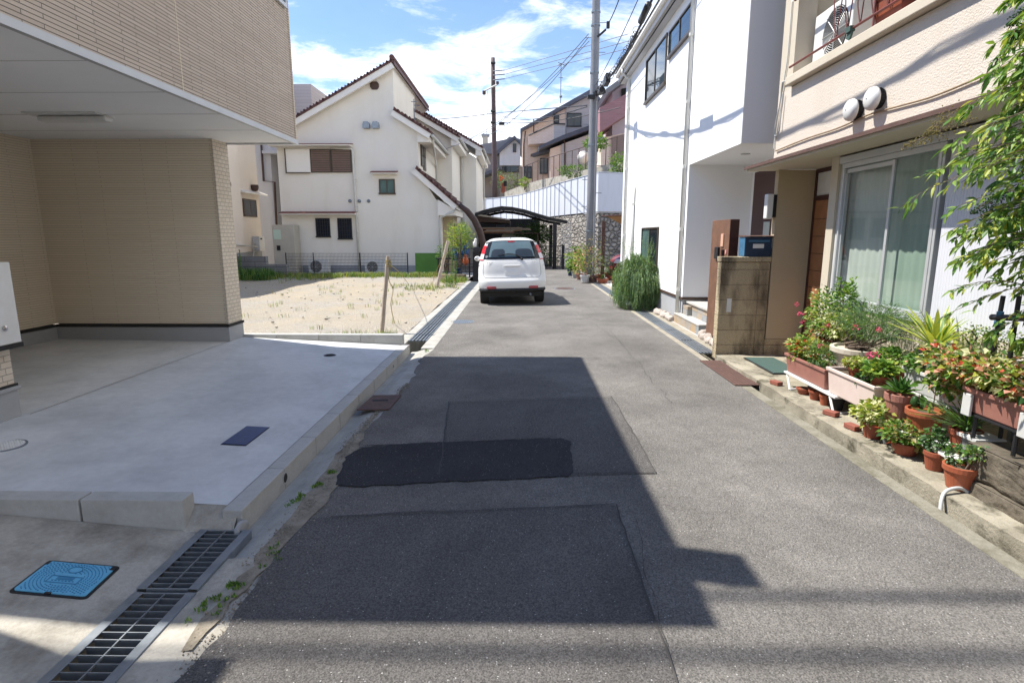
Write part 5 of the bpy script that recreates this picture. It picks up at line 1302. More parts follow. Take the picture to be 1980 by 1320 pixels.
# folding gates of thin black bars
def bargate(label, a, b, z1, n, y=None, zb=.08):
    t = thing('gate', label, 'gate', ((a[0] + b[0]) / 2, (a[1] + b[1]) / 2, 0)); A = Vector((*a, 0)); Bv = Vector((*b, 0))
    mb = MB()
    for z in (zb, z1 * .5, z1): mb.tube([A + Vector((0, 0, z)), Bv + Vector((0, 0, z))], .015, 5)
    mb.build('rails', M['black'], t)
    mb = MB()
    for i in range(n + 1): p = A.lerp(Bv, i / n); mb.tube([p + Vector((0, 0, zb)), p + Vector((0, 0, z1))], .010, 5)
    mb.build('bars', M['black'], t)
    mb = MB(); mb.box(b[0] - .06, b[0] + .06, b[1] - .06, b[1] + .06, -.1, z1 + .05); mb.build('post', M['black'], t)
bargate('tall black bar gate closing the carport, right of the white car', (.62, 28.1), (2.1, 28.1), 1.12, 22)
bargate('black bar gate beside the yard left of the white car', (-2.9, 21.2), (-1.55, 21.2), 1.15, 9, zb=.3)
t = thing('gate_post', 'black gate post with a white ornament on top, left of the white car', 'gate post', (-1.52, 20.6, 0))
MB().box(-1.66, -1.44, 20.5, 20.72, -.1, 1.05).build('post', M['dark'], t); MB().box(-1.62, -1.40, 20.5, 20.7, 1.05, 1.2).build('cap', M['black'], t)
tag(MB().blob((-1.58, 20.6, 1.32), .07, .07, .12, 10, 8, amp=.6).blob((-1.56, 20.6, 1.46), .05, .05, .06, 8, 6).build('figurine', M['plastic_w'], smooth=True), 'small white figurine standing on the black gate post', 'ornament')
for px, py, h, r_, m_, lab in ((898, 470, .45, .16, 'bluebarrel', 'blue plastic barrel in the yard left of the car'), (881, 478, .5, .13, 'bluebarrel', 'blue plastic barrel partly behind the young green tree'), (886, 520, .35, .14, 'navy', 'dark navy bucket in the yard behind the weeds')):
    p = PY(px, py, 22.4 if m_ == 'bluebarrel' else 21.6); q = Vector((p.x, p.y, p.z - h))
    t = thing('barrel' if m_ == 'bluebarrel' else 'bucket', lab, 'barrel' if m_ == 'bluebarrel' else 'bucket', tuple(q)); MB().lathe([(r_ * .9, 0), (r_, h * .3), (r_, h * .7), (r_ * .9, h)], q, 16).build('body', M[m_], t, smooth=True); MB().lathe([(r_ * 1.03, h), (r_ * 1.03, h + .03), (r_ * .2, h + .035)], q, 16).build('lid', M[m_], t)
p = PY(900, 505, 21.5); tag(MB().blob(p, .12, .12, .16, 12, 8).blob(p + Vector((0, 0, .2)), .05, .05, .07, 8, 6).build('jug', M['orange'], smooth=True), 'orange plastic jug hanging behind the black yard gate', 'jug')
t = thing('yard_shelf', 'low dark shelf under the barrels in the left yard', 'shelf', (-2.6, 22.4, 0)); MB().box(-3.2, -1.9, 22.1, 22.7, .72, .76).build('top', M['dark'], t)
for x in (-3.15, -1.95): MB().box(x, x + .05, 22.15, 22.2, 0, .72).build('leg', M['dark'], t)
# lattice, brown post, awning
t = thing('lattice', 'tall white wire lattice leaning on the stone wall', 'lattice', (3.3, 30.5, 0))
A = PY(1085, 432, 28.9); B_ = PY(1104, 512, 28.9); mb = MB(); k = 0
x = A.x
while x < B_.x: mb.box(x, x + .022, 28.9, 28.912, 0.1, A.z); x += .10
z = .1
while z < A.z: mb.box(A.x, B_.x, 28.885, 28.897, z, z + .022); z += .11
mb.build('wires', M['plastic_w'], t)
t = thing('canopy_post', 'rusty brown square post beside the potted plants', 'post', (3.1, 21.4, 0))
MB().box(3.02, 3.15, 21.55, 21.68, 0, 2.12).build('post', M['rust'], t)
t = thing('shade_awning', 'brown canvas awning edge beside the white house', 'awning', (4.5, 21.5, 2))
mb = MB(); q = [PY(1172, 418, 21.6), PY(1240, 416, 21.6), PY(1240, 445, 21.6), PY(1212, 439, 21.6)]; mb.prism(q, (0, .04, 0)); mb.build('canvas', M['canvas'], t)
mb = MB(); mb.tube([PY(1163, 418, 21.6), PY(1245, 415, 21.6)], .03, 6); mb.build('beam', M['rust'], t)
# ================================================================== CARS
def hatchback(name, label, loc, rotz, roll, paint, white=True):
    t = thing(name, label, 'car', (0, 0, 0))
    S = [(.10, .32, .745), (.03, .37, .775), (.0, .45, .79), (.0, .56, .795), (.035, .63, .795), (.075, .72, .795), (.10, .84, .79), (.13, .96, .775), (.165, 1.05, .752), (.24, 1.20, .705), (.32, 1.34, .655),
         (.385, 1.44, .615), (.46, 1.515, .585), (.75, 1.55, .575), (1.3, 1.56, .575), (1.85, 1.53, .575), (2.05, 1.48, .60), (2.45, 1.25, .685), (2.85, 1.01, .75), (3.2, .92, .765), (3.42, .82, .77), (3.53, .68, .775), (3.56, .5, .775), (3.54, .34, .765), (3.47, .27, .745)]
    ZT = 1.455
    n = len(S)
    def prof(s):
        i = min(int(s), n - 2); f = s - i
        q = [S[max(i - 1, 0)], S[i], S[i + 1], S[min(i + 2, n - 1)]]
        return [.5 * ((2 * q[1][k]) + (q[2][k] - q[0][k]) * f + (2 * q[0][k] - 5 * q[1][k] + 4 * q[2][k] - q[3][k]) * f * f + (3 * q[1][k] - q[0][k] - 3 * q[2][k] + q[3][k]) * f ** 3) for k in range(3)]
    zs = sorted([(.27, .745), (.34, .775), (.45, .79), (.63, .795), (.84, .79), (.96, .775), (1.05, .752), (1.2, .705), (1.34, .655), (ZT, .605)])
    def W(z):
        for (a, wa), (b, wb) in zip(zs, zs[1:]):
            if z <= b: f = max(0, (z - a) / (b - a)); return wa + (wb - wa) * f
        return zs[-1][1]
    def Pt(s, v, off=0):
        y, z, w_ = prof(s)
        ze = min(z, ZT)
        zz_ = z - (z - ze) * abs(v) ** 5
        ins = (.16 * abs(v) ** 7 + .03 * v * v) * (1 if s < 12 else 0) * (1 - max(0, z - 1.3) * 2.2)
        fr = -(.20 * abs(v) ** 6 + .05 * v * v) if s > 16.5 else 0
        x = v * (W(ze))
        p = Vector((x, y + ins + fr, zz_))
        if off:
            a, b = Pt(s + .05, v), Pt(s, min(v + .02, 1) if v < .98 else v); c = Pt(s, v - .02)
            nn = (b - c).cross(a - p).normalized(); p = p + nn * off
        return p
    NS, NV = 96, 24
    mb = MB()
    mb.grid(lambda u, v: Pt(u * (n - 1), -1 + 2 * v), NS, NV)
    # sides
    rear = []; front = []
    for k in range(0, NS + 1):
        s = (n - 1) * k / NS; p = Pt(s, 1)
        if s <= 11.5: rear.append(p)
        elif s >= 16.3: front.append(p)
    def lookup(L, z):
        L = sorted(L, key=lambda p: p.z)
        if z <= L[0].z: return L[0].y
        for a, b in zip(L, L[1:]):
            if z <= b.z: return a.y + (b.y - a.y) * (z - a.z) / max(1e-6, b.z - a.z)
        return L[-1].y
    def SP(u, z, sg, off=0):
        yr, yf = lookup(rear, z), lookup(front, z)
        y = yr + (yf - yr) * u
        return Vector((sg * (W(z) + off), y, z))
    WC = [.62, 2.95]; WR = .32
    for sg in (-1, 1):
        nu, nz_ = 90, 34; base = len(mb.v)
        for i in range(nu + 1):
            for j in range(nz_ + 1): mb.v.append(tuple(SP(i / nu, .27 + (ZT - .27) * j / nz_, sg)))
        for i in range(nu):
            for j in range(nz_):
                q = [base + i * (nz_ + 1) + j, base + (i + 1) * (nz_ + 1) + j, base + (i + 1) * (nz_ + 1) + j + 1, base + i * (nz_ + 1) + j + 1]
                cy_ = sum(mb.v[a][1] for a in q) / 4; cz_ = sum(mb.v[a][2] for a in q) / 4
                if any((cy_ - wc) ** 2 + (cz_ - .30) ** 2 < WR ** 2 for wc in WC): continue
                mb.f.append(tuple(q if sg > 0 else q[::-1])); mb.m.append(0)
    body = mb.build('body', paint, t, smooth=True)
    bm_ = body.modifiers.new('weld', 'WELD'); bm_.merge_threshold = .002
    mb = MB(); mb.box(-.70, .70, .15, 3.4, .22, .30); mb.box(-.66, .66, .12, .25, .20, .34)
    for sg in (-1, 1):
        for wc in WC:
            m_ = 18; pts = [(sg * .60, wc + (WR + .01) * math.cos(math.pi * k / m_), .30 + (WR + .01) * math.sin(math.pi * k / m_)) for k in range(m_ + 1)]
            for a, b in zip(pts, pts[1:]): mb.quad(a, b, (sg * .772, b[1], b[2]), (sg * .772, a[1], a[2]))
            mb.quad(*pts[::-1])
    mb.build('underbody', M['dark'], t)
    def patch(s0, s1, v0, v1, off, name, mat, par, ns=10, nv=14, fn=None):
        m_ = MB(); m_.grid(lambda a, b: (fn(a, b) if fn else Pt(s0 + (s1 - s0) * a, v0 + (v1 - v0) * b, off)), ns, nv)
        return m_.build(name, mat, par, smooth=True)
    patch(8.15, 11.75, -.885, .885, .006, 'rear_window', M['blackgloss'], t)
    inner = simple(name + '_glass', (.10, .145, .165), (.13, .185, .20), 2.2, .10, spec=.7)
    rg = patch(8.5, 11.5, -.74, .74, .010, 'pane', inner, [o for o in kids(t) if o.name.startswith('rear_window')][0])
    for x0_, x1_ in ((-.50, -.17), (.10, .52)):
        m_ = MB(); m_.grid(lambda a, b: Pt(8.55 + (1.15 - .3 * (abs(b - .5) * 2) ** 6) * a, x0_ / .75 + (x1_ - x0_) / .75 * b, .0125), 6, 8)
        m_.build('headrest_silhouette', simple('seat', (.035, .045, .06), (.03, .04, .05), 2, .3), rg, smooth=True)
    for sg in (-1, 1):
        def lampf(a, b, sg=sg, z0=1.05, z1=1.40, c0=.0):
            z = z0 + (z1 - z0) * a
            s = 8.0 + (z - 1.05) / .15 if z < 1.2 else 9 + (z - 1.2) / .14
            if b <= .5: p = Pt(s, sg * (.895 + .105 * b * 2), .0); return p + Vector((sg * .004, -.012, .003))
            q = SP(0, z, sg); q2 = SP(.045 - .03 * a, z, sg); return q.lerp(q2, (b - .5) * 2) + Vector((sg * .012, -.012 * (1 - (b - .5) * 2), .003))
        l_ = patch(0, 0, 0, 0, 0, 'tail_lamp', M['lampclear'], t, 12, 10, fn=lampf)
        patch(0, 0, 0, 0, 0, 'red_lens', M['lampred'], l_, 8, 10, fn=lambda a, b, f=lampf: f(.42 + .58 * a, b) + Vector((0, -.004, 0)))
        patch(0, 0, 0, 0, 0, 'red_lens', M['lampred'], l_, 3, 10, fn=lambda a, b, f=lampf: f(.0 + .07 * a, b) + Vector((0, -.004, 0)))
        sw_ = patch(0, 0, 0, 0, 0, 'side_window', M['blackgloss'], t, 4, 12, fn=lambda a, b, sg=sg: SP(.14 + (.66 - .14) * b + .03 * a * (1 - b) - .13 * a * b, 1.03 + .36 * a, sg, .005))
        m_ = MB(); m_.blob((sg * .845, 2.25, 1.02), .085, .05, .065, 14, 9); mr = m_.build('wing_mirror', paint, t, smooth=True)
        m_ = MB(); m_.blob((sg * .85, 2.205, 1.02), .068, .012, .05, 14, 7); m_.build('mirror_glass', M['chrome'], mr, smooth=True)
        m_ = MB(); m_.obox((sg * .49, .018, .425), .225, .05, .062, -sg * .10); rf = m_.build('reflector', M['reflred'], t, bevel=.015)
        for wc in WC:
            m_ = MB(); x = sg * .665; m_.lathe([(.19, -.10), (.275, -.105), (.292, -.085), (.295, 0), (.292, .085), (.275, .105), (.19, .10)], (x, wc, .295), 28, axis='x')
            wl = m_.build('wheel', M['tyre'], t, smooth=False)
            m_ = MB(); m_.lathe([(.19, 0), (.17, .02), (.05, .035), (.001, .04)], (x + sg * .055, wc, .295), 20, axis='x') if sg > 0 else m_.lathe([(.19, 0), (.17, -.02), (.05, -.035), (.001, -.04)], (x + sg * .055, wc, .295), 20, axis='x'); m_.build('rim', M['galv'], wl)
        hl = patch(20.3, 21.2, sg * .62, sg * .98, .008, 'headlight', M['lampclear'], t, 5, 8)
        m_ = MB(); m_.tube([SP(.30, .72, sg, .012), SP(.345, .72, sg, .012)], .012, 6); m_.build('door_handle', paint, t)
    # windscreen, grille
    patch(16.3, 17.95, -.90, .90, .006, 'windscreen', M['blackgloss'], t); patch(21.0, 21.8, -.5, .5, .006, 'grille', M['black'], t)
    # tailgate seam, bumper strip, wiper, badges
    path = []
    for k in range(0, 7): path.append((7.9 - (7.9 - 5.2) * k / 6, -.86))
    for k in range(1, 7): a = math.pi / 2 * k / 6; path.append((5.2 - .9 * math.sin(a), -.86 + .12 * (1 - math.cos(a))))
    for k in range(1, 12): path.append((4.28, -.74 + 1.48 * k / 12))
    path += [(s, -v) for s, v in path[:13][::-1]]
    m_ = MB(); m_.tube([Pt(s, v, .0) for s, v in path], .006, 5); m_.build('tailgate_seam', M['plastic_g'] if white else M['black'], t)
    m_ = MB(); m_.tube([Pt(1.0, v, .004) for v in [-.97 + 1.94 * k / 20 for k in range(21)]], .040, 8); m_.build('bumper_skirt', M['black'], t)
    m_ = MB(); m_.tube([Pt(8.35, .30, .03), Pt(8.75, .12, .03), Pt(8.9, -.1, .025), Pt(8.7, -.45, .022)], [.014, .012, .010, .006], 6); m_.blob(Pt(8.1, .32, .02), .03, .02, .03, 10, 6); m_.build('rear_wiper', M['black'], t)
    m_ = MB(); m_.lathe([(.032, 0), (.001, .001)], (0, 0, 0), 18, axis='y'); c = Pt(8.55, -.80, .012); m_.v = [(a + c.x, b + c.y - .004, d + c.z) for a, b, d in m_.v]
    if white: m_.build('window_sticker', M['plastic_w'], t)
    def put(mb_, c, sc=1.0, tilt=.1):
        mb_.v = [(c.x + a * sc, c.y - d, c.z + b * sc) for a, b, d in mb_.v]; return mb_
    if white:
        put(text_mesh('SUZUKI', .042), Pt(7.35, -.66, .006)).build('badge', M['chrome'], t)
        put(text_mesh('CRUZE', .034), Pt(7.5, .66, .006)).build('badge', M['chrome'], t)
        m_ = MB(); m_.obox(Pt(6.6, 0, .012), .40, .02, .035); m_.build('tailgate_handle', paint, t, bevel=.008)
        m_ = MB(); m_.obox(Pt(4.9, 0, -.006), .34, .02, .165, 0, -.08); m_.build('number_plate', M['carwhite'], t, bevel=.004)
        c = Pt(12.6, 0); m_ = MB(); m_.tube([c, c + Vector((0, .10, .36))], .004, 5); m_.blob(c, .02, .03, .015, 8, 5); m_.build('antenna', M['black'], t)
        m_ = MB(); m_.obox(Pt(11.35, 0, .012), .16, .01, .02, 0, -.5); m_.build('stop_lamp', M['lampred'], t)
        m_ = MB(); m_.tube([(.42, .12, .26), (.42, -.0, .255)], .022, 10); m_.build('exhaust', M['galvd'], t)
    t.location = loc; t.rotation_euler = (0, roll, rotz)
    return t
hatchback('parked_car', 'small white hatchback parked in the lane, seen from behind', (-.155, 13.42, .0), rad(3.0), rad(-1.2), M['carwhite'])
hatchback('parked_car', 'red car half hidden behind the white house and green shrub', (6.80, 20.75, .02), rad(90), 0, M['carred'], False)
# ================================================================== POLES AND WIRES
t = thing('utility_pole', 'tall grey concrete utility pole at the right of the lane end', 'utility pole', (2.47, 20.4, 0))
mb = MB(); mb.tube([(2.47, 20.4, z) for z in (-.3, 3, 6, 9, 12)], [.165, .155, .142, .13, .12], 20); mb.build('shaft', M['polecon'], t, smooth=True)
for z in (1.75, 4.6, 6.2, 6.9, 8.35, 8.75):
    MB().lathe([(.185 - z * .004, 0), (.185 - z * .004, .05)], (2.47, 20.4, z), 16, cap=False).build('band', M['galvd'], t)
mb = MB()
for k in range(14): z = 2.6 + k * .45; s = 1 if k % 2 else -1; mb.tube([(2.47, 20.4, z), (2.47 + s * .34, 20.4, z)], .012, 5)
each(mb, 'climbing_step', M['galvd'], t)
mb = MB(); mb.obox((2.66, 20.3, 8.1), .35, .08, .06, 0, 0, -.7); mb.obox((2.86, 20.3, 8.35), .1, .1, .2); mb.build('bracket', M['black'], t)
mb = MB(); mb.obox((2.62, 20.15, 6.25), .35, .25, .16, .2, 0, -.25); mb.obox((2.35, 20.1, 6.1), .25, .2, .12); mb.build('splice_box', M['black'], t, bevel=.02)
mb = MB(); mb.tube([(2.56, 20.2, 0), (2.56, 20.2, 6.0)], .03, 8); mb.build('conduit', M['polecon'], t)
W_ = lambda px, py, y: PY(px, py, y)
t = thing('utility_pole', 'brown wooden utility pole with a cross arm rising behind the gabled house', 'utility pole', tuple(W_(955, 380, 50)))
b_, tp = W_(957, 385, 50), W_(953, 112, 50)
MB().tube([b_.lerp(tp, k / 6) for k in range(7)], [.22, .21, .20, .19, .18, .17, .16], 12).build('shaft', M['polewood'], t, smooth=True)
mb = MB(); mb.tube([W_(935, 177, 49.7), W_(963, 163, 49.7)], .07, 5); mb.build('cross_arm', M['plastic_g'], t)
mb = MB()
for py in (137, 145, 154): mb.tube([W_(953, py + 1, 49.8), W_(976, py - 1, 49.8)], .045, 5)
each(mb, 'insulator_arm', M['galvd'], t)
mb = MB(); mb.tube([W_(936, 176, 49.7), W_(936, 183, 49.7)], .14, 8); mb.tube([W_(962, 163, 49.7), W_(962, 158, 49.7)], .12, 8); each(mb, 'insulator', M['brown'], t)
mb = MB()
for py in (122, 215, 237): mb.tube([W_(949, py, 49.75), W_(958, py, 49.75)], .09, 6)
each(mb, 'band', M['black'], t)
mb = MB(); mb.box(W_(964, 0, 49.5).x, W_(975, 0, 49.5).x, 49.3, 49.6, W_(970, 242, 49.5).z, W_(970, 237, 49.5).z); mb.build('closure', M['black'], t)
def wire(label, A, B, sag=.3, r=.012, mat='wiregrey', grp=None, n=14, cat='overhead wire'):
    A = Vector(A); B = Vector(B)
    P = [A.lerp(B, i / n) - Vector((0, 0, sag * 4 * (i / n) * (1 - i / n))) for i in range(n + 1)]
    return tag(MB().tube(P, r, 5).build('overhead_wire', M[mat]), label, cat, grp)
gw = 'power wires from the wooden pole to the right'
far = [((976, 136), (1215, 66)), ((976, 144), (1215, 80)), ((974, 153), (1215, 94))]
for (a, b), lab in zip(far, ('topmost of three thin wires running right from the wooden pole', 'middle of three thin wires running right from the wooden pole', 'lowest of three thin wires running right from the wooden pole')):
    wire(lab, W_(*a, 49.8), W_(*b, 34), .0, .022, 'wiregrey', gw)
wire('pale wire climbing from the cream house eave to the concrete pole top, upper one', W_(922, 266, 34), W_(1138, 66, 20.5), .35, .013, 'wiregrey', 'service wires to the gabled house')
wire('pale wire climbing from the cream house eave to the concrete pole top, lower one', W_(922, 269, 34), W_(1138, 72, 20.5), .6, .013, 'wiregrey', 'service wires to the gabled house')
wire('pale wire from the cream house wall to the concrete pole, running under the two others', W_(862, 288, 30), W_(1139, 80, 20.5), .5, .012, 'wiregrey')
wire('dark wire from the left past the wooden pole to the concrete pole splice', W_(830, 232, 50), W_(956, 219, 49.7), .05, .03, 'wire')
wire('dark wire between the wooden pole and the splice on the concrete pole, upper one', W_(956, 219, 49.7), W_(1135, 204, 20.5), .0, .022, 'wire', 'dark wires to the pole splice')
wire('dark wire between the wooden pole and the splice on the concrete pole, lower one', W_(958, 219, 49.7), W_(1135, 207, 20.5), .45, .018, 'wire', 'dark wires to the pole splice')
wire('dark wire from the small closure on the wooden pole to the maroon house', W_(975, 238, 49.5), W_(1200, 208, 40), .3, .03, 'wire')
wire('thin wire hanging from the cross arm of the wooden pole, left one', W_(936, 182, 49.7), W_(934, 262, 49), 0, .015, 'wiregrey', 'hanging wires')
wire('thin wire hanging from the cross arm of the wooden pole, right one', W_(943, 176, 49.7), W_(941, 262, 49), 0, .015, 'wiregrey', 'hanging wires')
wire('black cable leaving the bracket near the top of the concrete pole', (2.9, 20.3, 8.45), (3.05, 14, 10.2), .5, .016, 'wire')
# thick cable bundle along the white house
bun = [(2.55, 20.2, 6.30), (2.32, 17, 5.75), (2.12, 13, 5.22), (1.98, 9.7, 5.08), (1.85, 6, 5.35), (1.72, 1.5, 6.2), (1.6, -6, 8.6)]
t = thing('cable_bundle', 'thick black cable bundle strung beside the white house eaves from the concrete pole', 'cable', (2, 10, 5))
def crv(pts, seg=10):
    P = [Vector(p) for p in pts]; out = []
    for i in range(len(P) - 1):
        p0 = P[max(i - 1, 0)]; p1 = P[i]; p2 = P[i + 1]; p3 = P[min(i + 2, len(P) - 1)]
        for k in range(seg):
            t_ = k / seg; out.append(.5 * ((2 * p1) + (p2 - p0) * t_ + (2 * p0 - 5 * p1 + 4 * p2 - p3) * t_ ** 2 + (3 * p1 - p0 - 3 * p2 + p3) * t_ ** 3))
    return out + [P[-1]]
cb = crv(bun)
MB().tube(cb, .018, 7).build('main_cable', M['wire'], t, smooth=True)
for q in range(3):
    MB().tube([p + Vector((.05 * mn.noise(Vector((i * .3, q, 0))), 0, .13 * mn.noise(Vector((i * .22, q, 5))) - .02)) for i, p in enumerate(cb)], .009, 5).build('side_cable', M['wire'], t)
mb = MB()
sp_ = []
for k in range(700):
    f = 27 * k / 700; i = int(f); p = cb[i].lerp(cb[i + 1], f - i); rr_ = .04 + .05 * abs(mn.noise(Vector((k * .05, 0, 3))))
    sp_.append(p + Vector((rr_ * math.cos(k * .55), .05 * math.sin(k * .31), .04 + rr_ * math.sin(k * .55))))
mb.tube(sp_, .005, 4); mb.build('cable_loops', M['wire'], t)
i0 = min(range(len(cb)), key=lambda i: abs(cb[i].y - 10.1)); mb = MB(); mb.tube([cb[i] + Vector((0, 0, .04)) for i in range(i0 - 1, i0 + 2)], .055, 12); mb.build('sleeve', M['black'], t, smooth=True)
mb = MB(); mb.tube([(2.36, 17.6, 5.75), (2.43, 18.6, 5.9)], .08, 10); mb.obox((2.25, 15.9, 5.58), .12, .5, .22); each(mb, 'closure', M['black'], t)
wire('loose thin black cable spiralling beside the white house eave', (2.5, 20.2, 6.5), (2.3, 2, 7.4), .5, .01, 'wire')
# wires behind the viewer that stripe the near asphalt with shade
for i, (y, z) in enumerate(((2.36, 13.3), (1.98, 13.6))):
    wire('cable crossing above the near end of the lane' , (-14, y + .15 * z + .1, z + .8), (7, y + .15 * z, z), .3, .035, 'wire', 'cables crossing overhead near the viewer')
t = thing('aerial', 'tall thin television aerial above the pink hillside house', 'aerial', tuple(W_(1084, 200, 56)))
MB().tube([W_(1084, 200, 56), W_(1085, 122, 56)], .04, 5).build('mast', M['galvd'], t)
mb = MB(); mb.tube([W_(1079, 121, 56), W_(1092, 127, 56)], .03, 4); mb.tube([W_(1092, 121, 56), W_(1079, 126, 56)], .03, 4); mb.tube([W_(1080, 150, 56), W_(1089, 151, 56)], .03, 4); mb.tube([W_(1082, 187, 56), W_(1087, 187, 56)], .12, 5); mb.build('elements', M['galvd'], t)
# ================================================================== PLANTS
LM = [M[k] for k in ('lg', 'mg', 'dg', 'yg', 'og', 'bg', 'ol', 'creamleaf', 'pinkleaf', 'redflower', 'pinkflower', 'rl')]
LI = dict(lg=0, mg=1, dg=2, yg=3, og=4, bg=5, ol=6, cl=7, pl=8, rf=9, pf=10)
def pick(mix):
    ks = list(mix.items()); r = R.random() * sum(v for _, v in ks)
    for k_, v in ks:
        r -= v
        if r <= 0: return LI[k_]
    return LI[ks[-1][0]]
def foliage(mb, c, rr, n, L, W, mix, lump=.5, up=.4, two=False, droop=.3, hollow=.35, fold=.35):
    c = Vector(c); k = 0; off = Vector((R.uniform(0, 50), R.uniform(0, 50), 0))
    while k < n:
        d = Vector((R.gauss(0, 1), R.gauss(0, 1), R.gauss(0, 1))).normalized()
        rad_ = R.random() ** .45
        if rad_ < hollow: continue
        lum = 1 + lump * mn.noise(d * 1.9 + off)
        p = c + Vector((d.x * rr[0], d.y * rr[1], d.z * rr[2])) * rad_ * lum
        if mn.noise(p * (2.2 / max(rr)) + off) < -.28 and R.random() < .8: k += 1; continue
        dr = (d + Vector((R.gauss(0, .5), R.gauss(0, .5), up + R.gauss(0, .4)))).normalized()
        s = R.uniform(.6, 1.2); mb.leaf(p, dr, L * s, W * s, pick(mix), fold, droop, two); k += 1
def stems(mb, base, tips, r=.006, n=5, wob=.03):
    for tp_ in tips:
        b = Vector(base) + Vector((R.uniform(-.02, .02), R.uniform(-.02, .02), 0)); tp_ = Vector(tp_)
        P = [b.lerp(tp_, i / n) + Vector((R.uniform(-wob, wob), R.uniform(-wob, wob), 0)) * (1 if 0 < i < n else 0) for i in range(n + 1)]
        mb.tube(P, [r * (1 - .6 * i / n) for i in range(n + 1)], 5)
def tips_in(c, rr, n):
    return [Vector(c) + Vector((R.gauss(0, .45) * rr[0], R.gauss(0, .45) * rr[1], R.uniform(-.4, .7) * rr[2])) for _ in range(n)]
def pot(t, c, r, h, mat, rim=True, taper=.72):
    mb = MB(); pr = [(r * taper, 0), (r * taper * 1.02, .004), (r * .97, h * .78)]
    if rim: pr += [(r * 1.06, h * .78), (r * 1.07, h * .99), (r * 1.04, h), (r * .93, h), (r * .93, h * .88)]
    else: pr += [(r * 1.0, h * .97), (r * 1.05, h), (r * .95, h), (r * .93, h * .88)]
    mb.lathe(pr, c, 26); mb.build('pot', M[mat], t)
    MB().lathe([(r * .92, h * .87), (.001, h * .89)], c, 18, cap=False).build('soil', M['soil'], t)
def pplant(label, c, r, h, mat, fc=None, rr=None, n=0, L=.05, W=.03, mix=None, name='potted_plant', cat='potted plant', st=6, rim=True, taper=.72, group=None, extra=None, **kw):
    t = thing(name, label, cat, c, group); pot(t, c, r, h, mat, rim, taper)
    if n:
        mb = MB(); foliage(mb, fc, rr, n, L, W, mix, **kw); mb.build('foliage', LM, t)
        if st: mb = MB(); stems(mb, (c[0], c[1], c[2] + h * .85), tips_in(fc, rr, st)); mb.build('stem', M['bark'], t)
    if extra: extra(t)
    return t
def flowers(t, pts, s, mi, n=26):
    mb = MB()
    for p in pts:
        for k in range(n):
            d = Vector((R.gauss(0, 1), R.gauss(0, 1), R.gauss(.4, 1))).normalized(); mb.leaf(Vector(p) + d * s * R.uniform(.2, 1), d, s * .7, s * .55, mi, .2, .1)
    mb.build('flower', LM, t)
def planter(label, x0, x1, y0, y1, z0, z1, mat, group=None):
    t = thing('planter', label, 'planter', ((x0 + x1) / 2, (y0 + y1) / 2, z0), group); e = .018
    mb = MB(); b = [(x0 + e, y0 + e, z0), (x1 - e, y0 + e, z0), (x1 - e, y1 - e, z0), (x0 + e, y1 - e, z0)]; u = [(x0, y0, z1 - .02), (x1, y0, z1 - .02), (x1, y1, z1 - .02), (x0, y1, z1 - .02)]
    mb.add(b + u, [(3, 2, 1, 0), (0, 1, 5, 4), (1, 2, 6, 5), (2, 3, 7, 6), (3, 0, 4, 7)]); mb.build('trough', M[mat], t, bevel=.01)
    mb = MB(); f = .012; mb.box(x0 - f, x0 + .01, y0 - f, y1 + f, z1 - .028, z1); mb.box(x1 - .01, x1 + f, y0 - f, y1 + f, z1 - .028, z1); mb.box(x0 + .01, x1 - .01, y0 - f, y0 + .01, z1 - .028, z1); mb.box(x0 + .01, x1 - .01, y1 - .01, y1 + f, z1 - .028, z1); mb.build('rim', M[mat], t, bevel=.005)
    MB().box(x0 + .008, x1 - .008, y0 + .008, y1 - .008, z1 - .06, z1 - .035).build('soil', M['soil'], t)
    return t
def addfol(t, specs, name='foliage'):
    mb = MB()
    for s in specs: foliage(mb, *s[:6], **(s[6] if len(s) > 6 else {}))
    mb.build(name, LM, t)
# racks
def rack(label, x0, x1, y0, y1, z, mat='plastic_w'):
    t = thing('plant_rack', label, 'plant rack', ((x0 + x1) / 2, (y0 + y1) / 2, .05))
    for k in range(3):
        a = x0 + (x1 - x0) * k / 3; MB().box(a + .004, a + (x1 - x0) / 3 - .012, y0, y1, z - .02, z).build('slat', M[mat], t, bevel=.003)
    for yy_ in (y0 + .06, y1 - .1): MB().tube([(x0 + .02, yy_ + .05, z - .02), (x0 + .0, yy_ - .08, .055)], .011, 6).tube([(x1 - .02, yy_, z - .02), (x1 - .02, yy_, .055)], .011, 6).tube([(x0, yy_ - .08, .058), (x1 - .02, yy_, .058)], .011, 6).build('leg_frame', M[mat], t)
rack('white slatted rack carrying the brown and pale pink planters', 2.79, 3.04, 4.95, 5.95, .215)
rack('white slatted rack carrying the terracotta pots with aloe and cactus', 2.80, 3.04, 3.52, 4.40, .20)
def bench(label, x0, x1, y0, y1, z):
    t = thing('plant_bench', label, 'bench', ((x0 + x1) / 2, (y0 + y1) / 2, .05)); MB().box(x0, x1, y0, y1, z - .02, z).build('top', M['plantergrey'], t, bevel=.003)
    for a in (x0, x1 - .03):
        for b in (y0 + .02, y1 - .05): MB().box(a, a + .03, b, b + .03, .05, z - .021).build('leg', M['galvd'], t)
bench('grey bench against the stucco wall behind the front planters', 3.07, 3.33, 3.7, 5.95, .42)
t = planter('long terracotta brown planter, farthest of the front row', 2.80, 3.0, 5.16, 5.95, .217, .41, 'planterbrown')
addfol(t, [((2.9, 5.75, .50), (.13, .26, .11), 900, .055, .035, dict(lg=3, yg=2, rf=1, cl=1.2, mg=1)), ((2.9, 5.38, .50), (.12, .20, .12), 1500, .035, .008, dict(mg=2, bg=3, lg=2))])
flowers(t, [PX(1586, 668, 2.86), PX(1560, 672, 2.86), PX(1535, 668, 2.86)], .02, 10)
